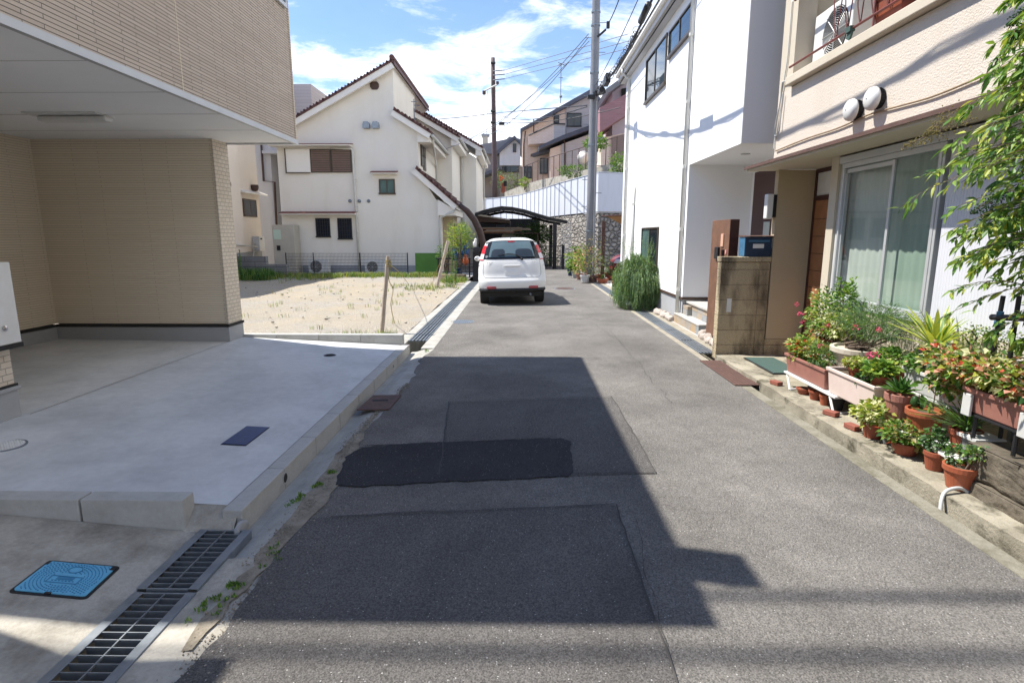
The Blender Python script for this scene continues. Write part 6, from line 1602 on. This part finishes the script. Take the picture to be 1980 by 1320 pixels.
t = planter('pale pink deep planter in the middle of the front row', 2.80, 3.03, 4.42, 5.12, .217, .45, 'planterpink')
pplant('small terracotta pot of yellowish leaves standing in the pale pink planter', (2.90, 4.86, .42), .062, .085, 'terrabright', (2.90, 4.86, .545), (.085, .095, .045), 420, .035, .026, dict(yg=3, lg=2, ol=1, cl=1), st=4)
pplant('terracotta pot of bright green round leaves standing in the pale pink planter', (2.92, 4.55, .41), .075, .10, 'terra', (2.92, 4.57, .56), (.11, .13, .065), 420, .06, .05, dict(lg=3, mg=3, yg=.5), st=4)
t = pplant('dark glossy rosette plant low between the two small pots in the pink planter', (2.90, 4.70, .40), .04, .05, 'dark', (2.88, 4.70, .45), (.05, .06, .03), 60, .06, .035, dict(dg=3, mg=1), st=0)
# aloe
def spiky(t, c, n, L, W, mats, el0=.2, el1=1.3, droop=.1, name='foliage'):
    mb = MB()
    for k in range(n):
        a = 2.4 * k; e = el0 + (el1 - el0) * k / n; d = Vector((math.cos(a) * math.cos(e), math.sin(a) * math.cos(e), math.sin(e)))
        mb.leaf(Vector(c) + d * .01, d, L * R.uniform(.8, 1.15), W, LI[R.choice(mats)], .7, droop, True, 0)
    mb.build(name, LM, t)
t = pplant('tall terracotta pot with a dark green spiky aloe', (2.90, 4.27, .203), .095, .235, 'planterbrown', taper=.8); spiky(t, (2.90, 4.27, .43), 34, .15, .035, ['dg', 'dg', 'mg'], .3, 1.35)
t = pplant('wide terracotta pot with a small round cactus', (2.93, 4.02, .203), .118, .185, 'terrabright', taper=.7)
mb = MB(); mb.blob((2.90, 4.10, .42), .028, .028, .045, 12, 9); mb.blob((2.94, 4.08, .40), .022, .022, .03, 10, 8); mb.build('cactus', M['dg'], t, smooth=True)
mb = MB(); mb.tube([(2.95, 3.98, .36), (2.96, 3.99, .6), (2.93, 4.02, .85)], .004, 5); mb.build('stem', M['bark'], t)
mb = MB(); foliage(mb, (2.93, 4.02, .66), (.10, .12, .22), 46, .07, .045, dict(mg=1, lg=2), hollow=0); mb.build('foliage', LM, t)
t = pplant('terracotta pot with long thin arching grass leaves', (2.95, 3.66, .203), .088, .16, 'terra')
mb = MB()
for k in range(170):
    a = R.uniform(0, 6.28); e = R.uniform(.7, 1.45); L_ = R.uniform(.16, .34); d = Vector((math.cos(a) * math.cos(e), math.sin(a) * math.cos(e) + .15, math.sin(e)))
    P = [Vector((2.95, 3.66, .34)) + d * L_ * s + Vector((0, 0, -.35 * L_ * s * s)) + Vector((math.cos(a), math.sin(a), 0)) * .25 * L_ * s * s for s in (0, .35, .7, 1)]
    sd = Vector((-math.sin(a), math.cos(a), 0)) * .0035
    for p, q in zip(P, P[1:]): mb.quad(p - sd, q - sd, q + sd, p + sd, m=LI[R.choice(['mg', 'lg', 'mg', 'bg'])])
mb.build('foliage', LM, t)
# front row on the ledge
pplant('terracotta pot of pale yellow green variegated leaves on the ledge', (2.79, 4.36, .055), .082, .125, 'terra', (2.79, 4.37, .26), (.125, .145, .085), 620, .055, .042, dict(yg=2, lg=2, cl=3), st=6)
pplant('wide terracotta pot of mixed red and green leaves on the ledge', (2.82, 4.02, .055), .10, .09, 'terra', (2.80, 4.03, .21), (.13, .18, .085), 800, .045, .032, dict(lg=3, mg=2, ol=2, rf=.5, cl=1, dg=1), st=6)
pplant('small dark terracotta pot of blue green leaves beside the front pot', (2.83, 3.73, .055), .072, .13, 'terra', (2.84, 3.76, .25), (.07, .08, .08), 260, .04, .03, dict(dg=1, mg=2, bg=2), st=4)
t = pplant('terracotta pot with a bare-stemmed succulent, nearest the stone block', (2.78, 3.44, .055), .095, .15, 'terrabright', (2.77, 3.50, .25), (.06, .05, .07), 240, .03, .022, dict(bg=3, mg=2, lg=1), st=0)
mb = MB(); foliage(mb, (2.80, 3.36, .31), (.07, .06, .045), 240, .03, .024, dict(bg=3, mg=2, lg=2)); mb.build('foliage', LM, t)
MB().tube([(2.79, 3.42, .18), (2.80, 3.40, .24), (2.80, 3.37, .30)], .008, 6).build('stem', M['bark'], t)
for i, (x, y, r, h, m_, lab) in enumerate(((2.86, 5.62, .07, .06, 'terra', 'shallow empty terracotta saucer pot under the white rack, farthest'), (2.87, 5.42, .06, .09, 'terra', 'small empty terracotta pot under the white rack, second from far end'), (2.87, 5.24, .05, .10, 'terrabright', 'small orange terracotta pot under the white rack'), (2.90, 5.10, .07, .11, 'dark', 'dark brown glazed pot under the white rack'))):
    t = thing('flower_pot', lab, 'flower pot', (x, y, .055)); pot(t, (x, y, .055), r, h, m_)
for x, y, rz, lab in ((2.74, 5.98, .3, 'red brick on the ledge at the far foot of the rack'), (2.76, 4.92, .5, 'red brick on the ledge near the middle of the rack'), (2.74, 4.55, .2, 'red brick beside the variegated pot')):
    tag(MB().obox((x, y, .075), .07, .12, .04, rz).build('brick', M['brickred'], bevel=.004), lab, 'brick')
# back row
t = pplant('wide cream bowl with a bonsai-like bushy fern', (3.13, 5.20, .425), .24, .19, 'bowl', (3.13, 5.05, .88), (.20, .52, .17), 5200, .045, .006, dict(bg=4, mg=2, lg=1), st=14, taper=.75, hollow=.0)
mb = MB(); stems(mb, (3.08, 5.35, .58), [(3.0, 4.85, .68), (3.1, 4.7, .80), (3.12, 5.4, .8), (3.05, 5.0, .85)], .014, 6, .05); mb.build('trunk', M['bark'], t)
t = pplant('tall pink flowering shrub in a pot at the far end of the stucco wall', (3.17, 5.88, .425), .10, .16, 'terra', (3.12, 5.86, .82), (.16, .26, .26), 1500, .05, .026, dict(lg=2, mg=3, cl=1.2, yg=.5), st=10)
flowers(t, [PX(1545, 607, 3.0), PX(1557, 606, 3.0), PX(1541, 588, 3.0), PX(1552, 622, 3.0), PX(1570, 612, 3.0), PX(1588, 640, 3.0), PX(1600, 630, 3.0)], .022, 10)
t = pplant('leafy upright plant in a pot against the window column', (3.25, 5.72, .425), .08, .14, 'terra', (3.24, 5.75, .98), (.08, .17, .22), 650, .05, .03, dict(mg=3, lg=2), st=8)
t = pplant('white green variegated bush in a small pot before the window', (3.10, 5.60, .425), .08, .13, 'terra', (3.10, 5.58, .77), (.16, .22, .14), 900, .04, .03, dict(cl=2, lg=3, yg=1), st=9)
t = planter('long grey white planter at the back behind the aloe', 3.06, 3.26, 3.80, 4.50, .422, .60, 'plantergrey')
addfol(t, [((3.14, 4.35, .66), (.12, .2, .09), 500, .05, .035, dict(mg=3, lg=2, pl=.3)), ((3.1, 3.98, .66), (.12, .2, .09), 500, .05, .035, dict(mg=3, lg=2))])
t = pplant('red brown pot of pink flowers between the cream bowl and the white planter', (3.13, 4.72, .425), .09, .14, 'terra', (3.10, 4.72, .62), (.12, .14, .08), 420, .05, .035, dict(mg=3, lg=2, cl=.5), st=5)
flowers(t, [PX(1688, 684, 2.95), PX(1694, 688, 2.95), PX(1680, 686, 2.95), PX(1655, 632, 2.95), PX(1700, 638, 2.95)], .024, 10)
t = pplant('black pot of yellow striped strap leaves before the white panel', (3.14, 4.30, .60), .10, .19, 'black', taper=.8)
mb = MB()
for k in range(36):
    a = 2.4 * k; e = .35 + .9 * (k / 36); L_ = R.uniform(.30, .50)
    d = Vector((math.cos(a) * math.cos(e) * .8, math.sin(a) * math.cos(e) * 1.2, math.sin(e)))
    P = [Vector((3.14, 4.30, .78)) + d * L_ * s + Vector((0, 0, -.22 * L_ * s * s)) for s in (0, .2, .4, .6, .8, 1)]
    sd0 = Vector((-math.sin(a), math.cos(a), 0)); ws = [.010, .018, .021, .019, .012, .001]
    for i in range(5):
        for (f0, f1, m_) in ((-1, -.4, 'yg'), (-.4, .4, 'mg' if k % 3 else 'yg'), (.4, 1, 'yg')):
            mb.quad(P[i] + sd0 * ws[i] * f0, P[i + 1] + sd0 * ws[i + 1] * f0, P[i + 1] + sd0 * ws[i + 1] * f1, P[i] + sd0 * ws[i] * f1, m=LI[m_])
mb.build('foliage', LM, t)
t = pplant('gnarled azalea with small leaves in a pot left of the black trellis', (3.12, 3.82, .60), .11, .12, 'brown', (3.08, 3.76, .93), (.16, .24, .13), 1000, .024, .014, dict(og=3, mg=2, dg=1, yg=.8, lg=1), st=16, hollow=.25)
mb = MB(); stems(mb, (3.12, 3.82, .70), [(3.0, 3.6, .95), (3.05, 3.95, .95), (3.1, 3.5, .88), (3.0, 3.8, 1.0)], .012, 6, .04); mb.build('trunk', M['bark'], t)
# red and cream leaved planter at the right edge
t = planter('red brown trough planter with white clips, nearest at the right frame edge', 2.84, 3.06, 2.45, 3.58, .52, .68, 'planterbrown')
specs = []
for k in range(7): specs.append(((2.93 + R.uniform(-.03, .05), 2.6 + k * .22, .77 + R.uniform(-.02, .04)), (.17, .19, .10), 620, .052, .040, dict(lg=2.4, yg=1.8, cl=4, pl=2.2, rf=.9, mg=1.6, dg=.8, og=.8)))
specs.append(((2.95, 3.85, .62), (.10, .16, .07), 300, .045, .035, dict(lg=3, cl=1, pl=1, mg=2)))
addfol(t, specs)
for y in (3.50, 3.08): MB().box(2.822, 2.84, y, y + .07, .50, .64).build('clip', M['plantergrey'], t, bevel=.004)
t = thing('plant_stand', 'black metal stand carrying the trough planter on the stone block', 'stand', (2.95, 3, .36))
for y in (2.5, 2.9, 3.2, 3.5): each(MB().tube([(2.87, y, .36), (2.87, y, .52)], .012, 6).tube([(3.04, y, .36), (3.04, y, .52)], .012, 6), 'leg', M['black'], t)
MB().box(2.85, 3.06, 2.45, 3.56, .505, .518).build('top', M['black'], t)
t = thing('board', 'grey wooden board on low blocks behind the grass pot', 'board', (2.95, 3.6, .3)); MB().box(2.86, 3.05, 3.46, 3.62, .34, .36).build('top', M['plantergrey'], t); MB().box(2.88, 3.03, 3.50, 3.60, .055, .34).build('support', M['greyblock'], t)
t = thing('trellis', 'black pipe trellis with blue joints behind the red leaved planter', 'trellis', (3.0, 3.4, .5))
pk = [((1940, 572), (1908, 740)), ((1971, 572), (1945, 740)), ((1995, 590), (1985, 740)), ((2030, 590), (2025, 740))]
for a, b in pk: MB().tube([PX(*a, 3.0), PX(*b, 3.0)], .0135, 10).build('picket', M['black'], t)
MB().tube([PX(1918, 613, 2.99), PX(2060, 618, 2.99)], .02, 10).build('rail', M['black'], t)
for px, py in ((1934, 606), (1929, 624)): MB().lathe([(.019, -.012), (.019, .012)], PX(px, py, 2.985), 12).build('joint', M['blue'], t)
# rough stone block retaining the garden
t = thing('stone_block', 'rough grey brown stone block wall at the lower right frame edge', 'wall', (2.9, 2.5, 0))
def rk(xa, ya, yb, za, zb, seed):
    mb = MB(); nu, nv = 60, 16
    def f(u, v):
        y = ya + (yb - ya) * u; z = za + (zb - za) * v; e = min(v, 1 - v, (u) * (yb - ya) * 3, (1 - u) * (yb - ya) * 3, .12) / .12
        x = xa - .014 * min(1, e) ** .5 - .022 * mn.noise(Vector((y * 9, z * 9, seed))) - .010 * mn.noise(Vector((y * 30, z * 30, seed)))
        return (x, y, z)
    mb.grid(f, nu, nv); a, b = f(1, 0), f(1, 1)
    mb.quad((xa, yb, za), (3.34, yb, za), (3.34, yb, zb), (xa, yb, zb)); mb.quad((xa - .01, ya, zb), (xa - .01, yb, zb), (3.34, yb, zb), (3.34, ya, zb)); return mb
M['rockblk'] = concrete('rockblk', (.165, .14, .105), (.06, .05, .037), .95, 4.5, 1.0, 70)
rk(2.82, .6, 3.46, .14, .35, 3).build('upper_course', M['rockblk'], t); rk(2.80, .6, 3.45, -.02, .135, 9).build('lower_course', M['rockblk'], t)
wiretube('hose', 'short white drain hose bending from the stone block into the gutter', [(2.84, 3.36, .0), (2.76, 3.375, .07), (2.68, 3.36, .082), (2.61, 3.335, .06), (2.575, 3.30, -.02), (2.57, 3.27, -.1)], .011, 'plantergrey', 'hose', 10)
t = thing('doormat', 'dark green doormat on the ledge before the stucco house door', 'doormat', (3.2, 6.6, .06)); MB().box(2.92, 3.27, 6.45, 7.30, .062, .072).build('mat', M['greenmat'], t); MB().box(2.90, 3.29, 6.43, 7.32, .058, .065).build('border', M['dark'], t)
# nandina at the upper right
t = thing('nandina_shrub', 'tall nandina shrub with long drooping leaves at the right frame edge', 'shrub', (3.1, 3.0, .3))
st_ = MB(); lf_ = MB(); bl_ = MB()
def frond(p, d, L_, dens=1.0, ll=.075, drop=.42):
    d = Vector(d).normalized(); P = []
    for i in range(7):
        s = i / 6; P.append(p + d * L_ * s + Vector((0, 0, -drop * L_ * s * s)))
    st_.tube(P, [.0035 * (1 - .6 * i / 6) for i in range(7)], 4)
    side = d.cross(Vector((0, 0, 1))).normalized()
    for i in range(1, 7):
        for sg in (-1, 1):
            if R.random() > .95 * dens: continue
            ax = (P[i] - P[i - 1]).normalized(); sd = (side * sg * .8 + ax * .75 + Vector((0, 0, R.uniform(-.3, .2)))).normalized(); sl_ = L_ * .28 * (1.1 - i / 8)
            q = P[i] + sd * sl_ + Vector((0, 0, -.02)); st_.tube([P[i], q], .0016, 3)
            for k in range(5):
                b = P[i].lerp(q, .2 + .2 * k); dd_ = (sd * .7 + side * R.uniform(-1.1, 1.1) + Vector((R.uniform(-.3, .3), 0, R.uniform(-.9, .35)))).normalized()
                s = R.uniform(.7, 1.25); lf_.leaf(b, dd_, ll * s, ll * .33 * s, pick(dict(lg=4, mg=2.6, dg=.5, yg=1.2)), .3, .22, True)
    lf_.leaf(P[-1], (P[-1] - P[-2]), ll * 1.2, ll * .28, pick(dict(lg=2, mg=1)), .3, .4, True)
trunks = []
for k in range(7):
    a = Vector((3.0 + R.uniform(-.05, .25), 2.7 + R.uniform(-.3, .6), .35)); b = Vector((2.95 + R.uniform(-.15, .25), 3.05 + R.uniform(-.35, .5), 2.2 + R.uniform(0, .9))); trunks.append((a, b))
    MB().tube([a.lerp(b, i / 6) + Vector((R.uniform(-.015, .015), R.uniform(-.015, .015), 0)) for i in range(7)], [.010] * 4 + [.008, .007, .005], 6).build('stem', M['bark'], t)
aims = [(1960, 60), (1978, 25), (1945, 85), (1985, 130), (1955, 150), (1970, 5), (1800, 330), (1768, 385), (1830, 300), (1850, 270), (1870, 210), (1900, 180), (1930, 140), (1950, 110), (1890, 250), (1840, 400), (1860, 440), (1855, 500), (1835, 560), (1880, 470), (1900, 520), (1930, 480), (1950, 420), (1940, 350), (1960, 300), (1920, 300), (1980, 250), (1970, 180), (1990, 90), (1905, 340), (1870, 330), (1960, 520), (1985, 460), (1985, 380), (1940, 230), (1975, 560), (1880, 290), (1925, 400), (1960, 620), (1990, 660), (1940, 640), (1850, 610)]
aims += [(a + R.uniform(5, 45), b + R.uniform(-30, 30)) for a, b in aims if a > 1850]
for a in aims:
    y = R.uniform(3.05, 3.65); tip = PY(a[0], a[1], y); src = Vector((3.05 + R.uniform(-.1, .15), y - R.uniform(0, .3), tip.z + R.uniform(.02, .22)))
    d = tip - src; L_ = max(.25, d.length); frond(src, d + Vector((0, 0, .45 * L_)), L_, 1.0, R.uniform(.052, .076))
st_.build('twigs', M['bark'], t); lf_.build('foliage', LM, t)
for (a, b, c_) in (((1945, 375), (1878, 412), 'dark'), ((1930, 395), (1900, 425), 'dark'), ((1880, 232), (1745, 285), 'ol'), ((1850, 215), (1790, 262), 'ol'), ((1990, 20), (1950, 50), 'dark'), ((1995, 45), (1960, 75), 'dark')):
    m_ = MB(); A = PY(*a, 3.3); Bq = PY(*b, 3.3); m2 = MB(); m2.tube([A, A.lerp(Bq, .5) + Vector((0, 0, .02)), Bq], .002, 4)
    for k in range(150):
        s = R.random() ** .8; p = A.lerp(Bq, s) + Vector((R.gauss(0, 1), R.gauss(0, 1), R.gauss(0, 1))) * .028 * (1.2 - s); m_.blob(p, .0042, .0042, .0045, 5, 3)
        if k % 3 == 0: m2.tube([A.lerp(Bq, s), p], .0008, 3)
    cl = struct(m_.build('berry_cluster', M['dg'] if c_ == 'dark' else M['ol'], t), 'stuff'); m2.build('stalk', M['bark'], cl)
# weeping rosemary shrub before the white house
t = thing('rosemary_shrub', 'big rounded weeping green shrub against the white house wall', 'shrub', (2.72, 13.0, 0))
mb = MB(); sk = MB(); c = Vector((2.66, 12.95, .66))
for k in range(2300):
    th = R.uniform(0, 6.283); ph = math.acos(R.uniform(-.75, 1)); d = Vector((math.sin(ph) * math.cos(th), math.sin(ph) * math.sin(th), math.cos(ph)))
    bump = 1 + .34 * mn.noise(d * 2.6); rr_ = R.uniform(.72, 1.0) * bump
    p = c + Vector((d.x * .42, d.y * .60, d.z * .48)) * rr_; n_ = 12; v = (d + Vector((0, 0, .5 if d.z > .5 else 0))).normalized() * .024; g_ = Vector((0, 0, -.0065 - .002 * R.random()))
    mi = pick(dict(bg=5, mg=1.5, lg=.8, dg=.8, og=1.5)) if R.random() < .6 else 11
    for i in range(n_):
        q = p + v; v = Vector((v.x * .86, v.y * .86, max(v.z + g_.z, -.034)))
        if q.z < .02: break
        for s in range(2):
            a = R.uniform(0, 6.28); mb.leaf(q, (v.normalized() * 1.2 + Vector((math.cos(a), math.sin(a), .1)) * .5), .046, .009, mi if R.random() < .7 else pick(dict(bg=2, mg=2, lg=2)), .2, .1)
        p = q
for k in range(40):
    th = R.uniform(0, 6.283); q = c + Vector((.25 * math.cos(th), .35 * math.sin(th), R.uniform(.3, .5))); 
    for i in range(14):
        q = q + Vector((.01 * math.cos(th), .01 * math.sin(th), .03))
        for s in range(3): a = R.uniform(0, 6.28); mb.leaf(q, Vector((math.cos(a), math.sin(a), 1.1)), .035, .006, pick(dict(bg=2, lg=2, mg=2)), .2, 0)
mb.build('foliage', LM, t)
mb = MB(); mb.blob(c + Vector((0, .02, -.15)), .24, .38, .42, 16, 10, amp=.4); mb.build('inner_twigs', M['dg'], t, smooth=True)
mb = MB(); stems(mb, (2.75, 13.0, 0), [c + Vector((.2, .2, .1)), c + Vector((-.2, -.2, .1)), c], .03, 5); mb.build('trunk', M['bark'], t)
# pots by the concrete pole
def far_pot(label, px, py, y, r, h, mat, hh, mix, n=260, L=.10, W=.05, wid=1.0, **kw):
    p = PY(px, py, y); c_ = (p.x, y, max(0.0, p.z)); return pplant(label, c_, r, h, mat, (p.x, y, c_[2] + h + hh * .5), (hh * .42 * wid, hh * .42 * wid, hh * .55), n, L, W, mix, st=5, **kw)
far_pot('grey pot of broad bright green leaves at the lane end', 1113, 539, 22.5, .17, .27, 'plantergrey', .85, dict(lg=3, mg=2, yg=1), 330, .16, .10)
far_pot('dark green pot at the far left of the plants by the pole', 1104, 535, 23.5, .15, .25, 'navy', .45, dict(mg=3, dg=2), 200, .12, .07)
far_pot('pale green pot with a rose stem of sparse reddish leaves before the pole', 1131, 545, 20.0, .17, .24, 'plantergrey', 1.15, dict(og=2, lg=2, pl=2, ol=1), 420, .08, .05, hollow=0)
far_pot('pink pot of small yellowish leaves left of the pole', 1121, 541, 21.5, .14, .22, 'planterbrown', .8, dict(yg=2, ol=2, lg=1), 260, .09, .05)
far_pot('red brown pot with tall olive twiggy plant right beside the pole', 1147, 545, 20.0, .16, .22, 'rust', 1.35, dict(og=3, dg=1, ol=2, mg=1), 700, .07, .03, hollow=0)
far_pot('orange shallow pot before the rusty post', 1165, 547, 19.7, .19, .14, 'terrabright', .12, dict(mg=2, og=1), 60, .08, .04)
far_pot('red pot of thin upright leaves between pole and rusty post', 1158, 541, 21.0, .13, .2, 'terra', .8, dict(og=3, mg=2), 300, .09, .03)
for k, (px, py, y) in enumerate(((1180, 541, 20.3), (1188, 545, 19.9), (1175, 536, 21.2), (1190, 553, 18.6))):
    far_pot('small terracotta pot with a low plant, beside the red car, number from the post: ' + ['first', 'second', 'third', 'nearest'][k] if False else ['low terracotta pot right of the rusty post', 'red flower pot before the red car bumper', 'small terracotta pot behind the rusty post', 'low red pot beside the weeping shrub'][k], px, py, y, .13, .16, 'terra', .22, dict(mg=2, lg=1, og=1), 120, .07, .04)
# yard tree left of the car, shrubs, climbers
def bushy(name, label, c, rr, n, L, W, mix, trunk=None, cat='shrub', **kw):
    t = thing(name, label, cat, (c[0], c[1], trunk[2] if trunk else c[2] - rr[2])); mb = MB(); foliage(mb, c, rr, n, L, W, mix, **kw); mb.build('foliage', LM, t)
    m2 = MB(); b = trunk or (c[0], c[1], c[2] - rr[2] * 1.1); stems(m2, b, tips_in(c, rr, 7), .02, 5, .04); m2.build('trunk', M['bark'], t); return t
p = PY(889, 458, 21.8); bushy('young_tree', 'young feathery bright green tree in the yard left of the car', p, (.52, .5, .58), 1500, .13, .035, dict(lg=4, yg=2, mg=1.5), (p.x, p.y, .0), 'tree', hollow=.1)
p = PY(862, 486, 22.5); bushy('shrub', 'small green bush at the right corner of the gabled house', p, (.35, .3, .3), 500, .10, .04, dict(mg=3, lg=2, dg=1), (p.x, p.y, 0))
p = PY(1035, 452, 31.0); bushy('shrub', 'dark glossy shrub hanging under the carport before the stone wall', p, (1.0, .5, .62), 1500, .20, .07, dict(dg=4, mg=2, bg=1), (p.x, p.y, 0), hollow=.1)
p = PY(1045, 505, 30.5); bushy('shrub', 'dark ivy mass behind the tall bar gate', p, (.9, .3, .8), 900, .15, .08, dict(dg=3, mg=2), (p.x, p.y, 0))
p = PY(1152, 275, 40); bushy('small_tree', 'round light green tree behind the concrete pole on the hill', p, (.75, .7, .55), 900, .2, .1, dict(lg=3, mg=3), (p.x, p.y, 5.5), 'tree')
p = PY(1200, 318, 38); bushy('shrub', 'rounded green shrub beside the white house wall above the fence', p, (.7, .7, .75), 1100, .16, .08, dict(mg=3, lg=3, dg=1), (p.x, p.y, 4.9))
p = PY(1112, 330, 43); bushy('shrub', 'row of green shrubs on the grey retaining wall below the pink house', p, (1.3, .5, .45), 1000, .18, .08, dict(mg=3, dg=1, lg=2), (p.x, p.y, 5.2))
p = PY(1014, 352, 52); bushy('shrub', 'small light green plant at the end of the retaining wall', p, (.45, .4, .4), 300, .2, .1, dict(lg=3, yg=1), (p.x, p.y, 5.5))
p = PY(988, 352, 57); bushy('shrub', 'grey green shrub beside the orange machine', p, (.9, .6, .9), 500, .22, .1, dict(og=2, bg=2, mg=2), (p.x, p.y, 4.8))
p = PY(962, 345, 60); bushy('shrub', 'bluish green bush left of the orange machine', p, (.6, .5, .9), 400, .22, .1, dict(bg=3, og=1), (p.x, p.y, 4.8))
for px, y, h, lab in ((441, 21.8, 1.75, 'tall slender green weed at the left end of the grey block wall'), (466, 21.2, 1.1, 'second tall weed before the grey block wall'), (878, 18.9, 1.15, 'tall grassy weed beside the drain behind the leaning stake'), (868, 18.2, .6, 'shorter grassy weed by the drain and leaning stake')):
    b = PY(px, 540, y); t = thing('weed', lab, 'weed', (b.x, y, 0)); mb = MB(); m2 = MB()
    for q in range(5 if h > 1 else 7):
        bx, by = b.x + R.uniform(-.14, .14), y + R.uniform(-.14, .14); hh = h * R.uniform(.55, 1); lean = Vector((R.uniform(-.12, .12), R.uniform(-.1, .1), 1)) * hh
        m2.tube([(bx, by, 0), (bx + lean.x, by + lean.y, hh)], .006, 4)
        for k in range(int(hh * 60)): f = R.random(); a = R.uniform(0, 6.28); mb.leaf(Vector((bx, by, 0)) + lean * f, (math.cos(a), math.sin(a), .5), .10 * (1.15 - f * .7), .02, pick(dict(mg=3, lg=2, dg=1)), .3, .2)
    mb.build('foliage', LM, t); m2.build('stem', M['mg'], t)
# grass as stuff
def tuft(mb, x, y, z, h, n, mix, sp=.03, w=.004):
    for k in range(n):
        a = R.uniform(0, 6.28); l = R.uniform(.1, .7); hh = h * R.uniform(.5, 1.1); bx, by = x + R.gauss(0, sp), y + R.gauss(0, sp); dx, dy = math.cos(a) * l * hh, math.sin(a) * l * hh; s = Vector((-math.sin(a), math.cos(a), 0)) * w
        A = Vector((bx, by, z)); Bm = A + Vector((dx * .4, dy * .4, hh * .7)); T = A + Vector((dx, dy, hh)); m = pick(mix)
        mb.add([A - s, A + s, Bm + s * .8, Bm - s * .8, T], [(0, 1, 2, 3), (3, 2, 4)], m)
mb = MB(); gm = dict(lg=2.5, mg=3, yg=.8, ol=2, og=2)
for k in range(620):                                     # far edge of the lot
    x = R.uniform(-11, -3.0); y = 22.9 - abs(R.gauss(0, 1.0)) * (1.0 if x < -7 else .45); tuft(mb, x, y, .02, .20, 9, gm, .07, .007)
for k in range(330):                                     # along the near kerb
    x = -1.95 - abs(R.gauss(0, .75)); y = 8.2 + abs(R.gauss(0, .28)); 
    if x > -4.2: tuft(mb, x, y, .03, R.uniform(.07, .17), 12, gm, .035, .0035)
for k in range(120): tuft(mb, -11.2 + R.uniform(0, 2), R.uniform(20.5, 22.4), .02, .4, 14, dict(mg=3, dg=2, lg=1), .12, .01)
for k in range(45): tuft(mb, R.gauss(-2.9, .5), R.gauss(17.8, .5), .03, .12, 10, gm, .06, .006)
for k in range(55): tuft(mb, R.uniform(-7, -2.1), R.uniform(9, 19), .03, .11, 7, dict(lg=2, og=2, ol=1), .05, .005)
for k in range(60): tuft(mb, R.uniform(-2.7, -1.9), R.uniform(19.5, 20.6), .02, .2, 9, gm, .05, .006)
tag(mb.build('grass', LM, origin=(-5, 15, 0)), 'sparse green grass and weeds growing on the gravel lot edges', 'grass', kind='stuff')
mb = MB()
for x, y, n_ in ((-1.33, 3.55, 7), (-1.30, 3.72, 5), (-1.37, 3.36, 7), (-1.40, 3.27, 3), (-1.29, 2.72, 4), (-1.34, 2.45, 6), (-1.37, 2.36, 5), (-1.31, 2.30, 4), (-1.40, 2.25, 4), (-1.24, 2.60, 2), (-1.33, 8.0, 4)):
    for k in range(n_): tuft(mb, x + R.gauss(0, .014), y + R.gauss(0, .03), .0, .018, 14, dict(lg=3, mg=3), .010, .0032)
tag(mb.build('grass', LM, origin=(-1.3, 3, 0)), 'small green weeds sprouting in the cracked left road edge', 'grass', kind='stuff')
mb = MB()
for k in range(260):
    x = R.uniform(-10, -2); y = R.uniform(8.4, 21); s = R.uniform(.012, .035); mb.blob((x, y, .03), s, s * R.uniform(.7, 1.2), s * .6, 6, 4, amp=.5, seed=k)
tag(mb.build('gravel', M['apron'], origin=(-5, 14, 0)), 'scattered grey stones lying on the sandy lot', 'gravel', kind='stuff')
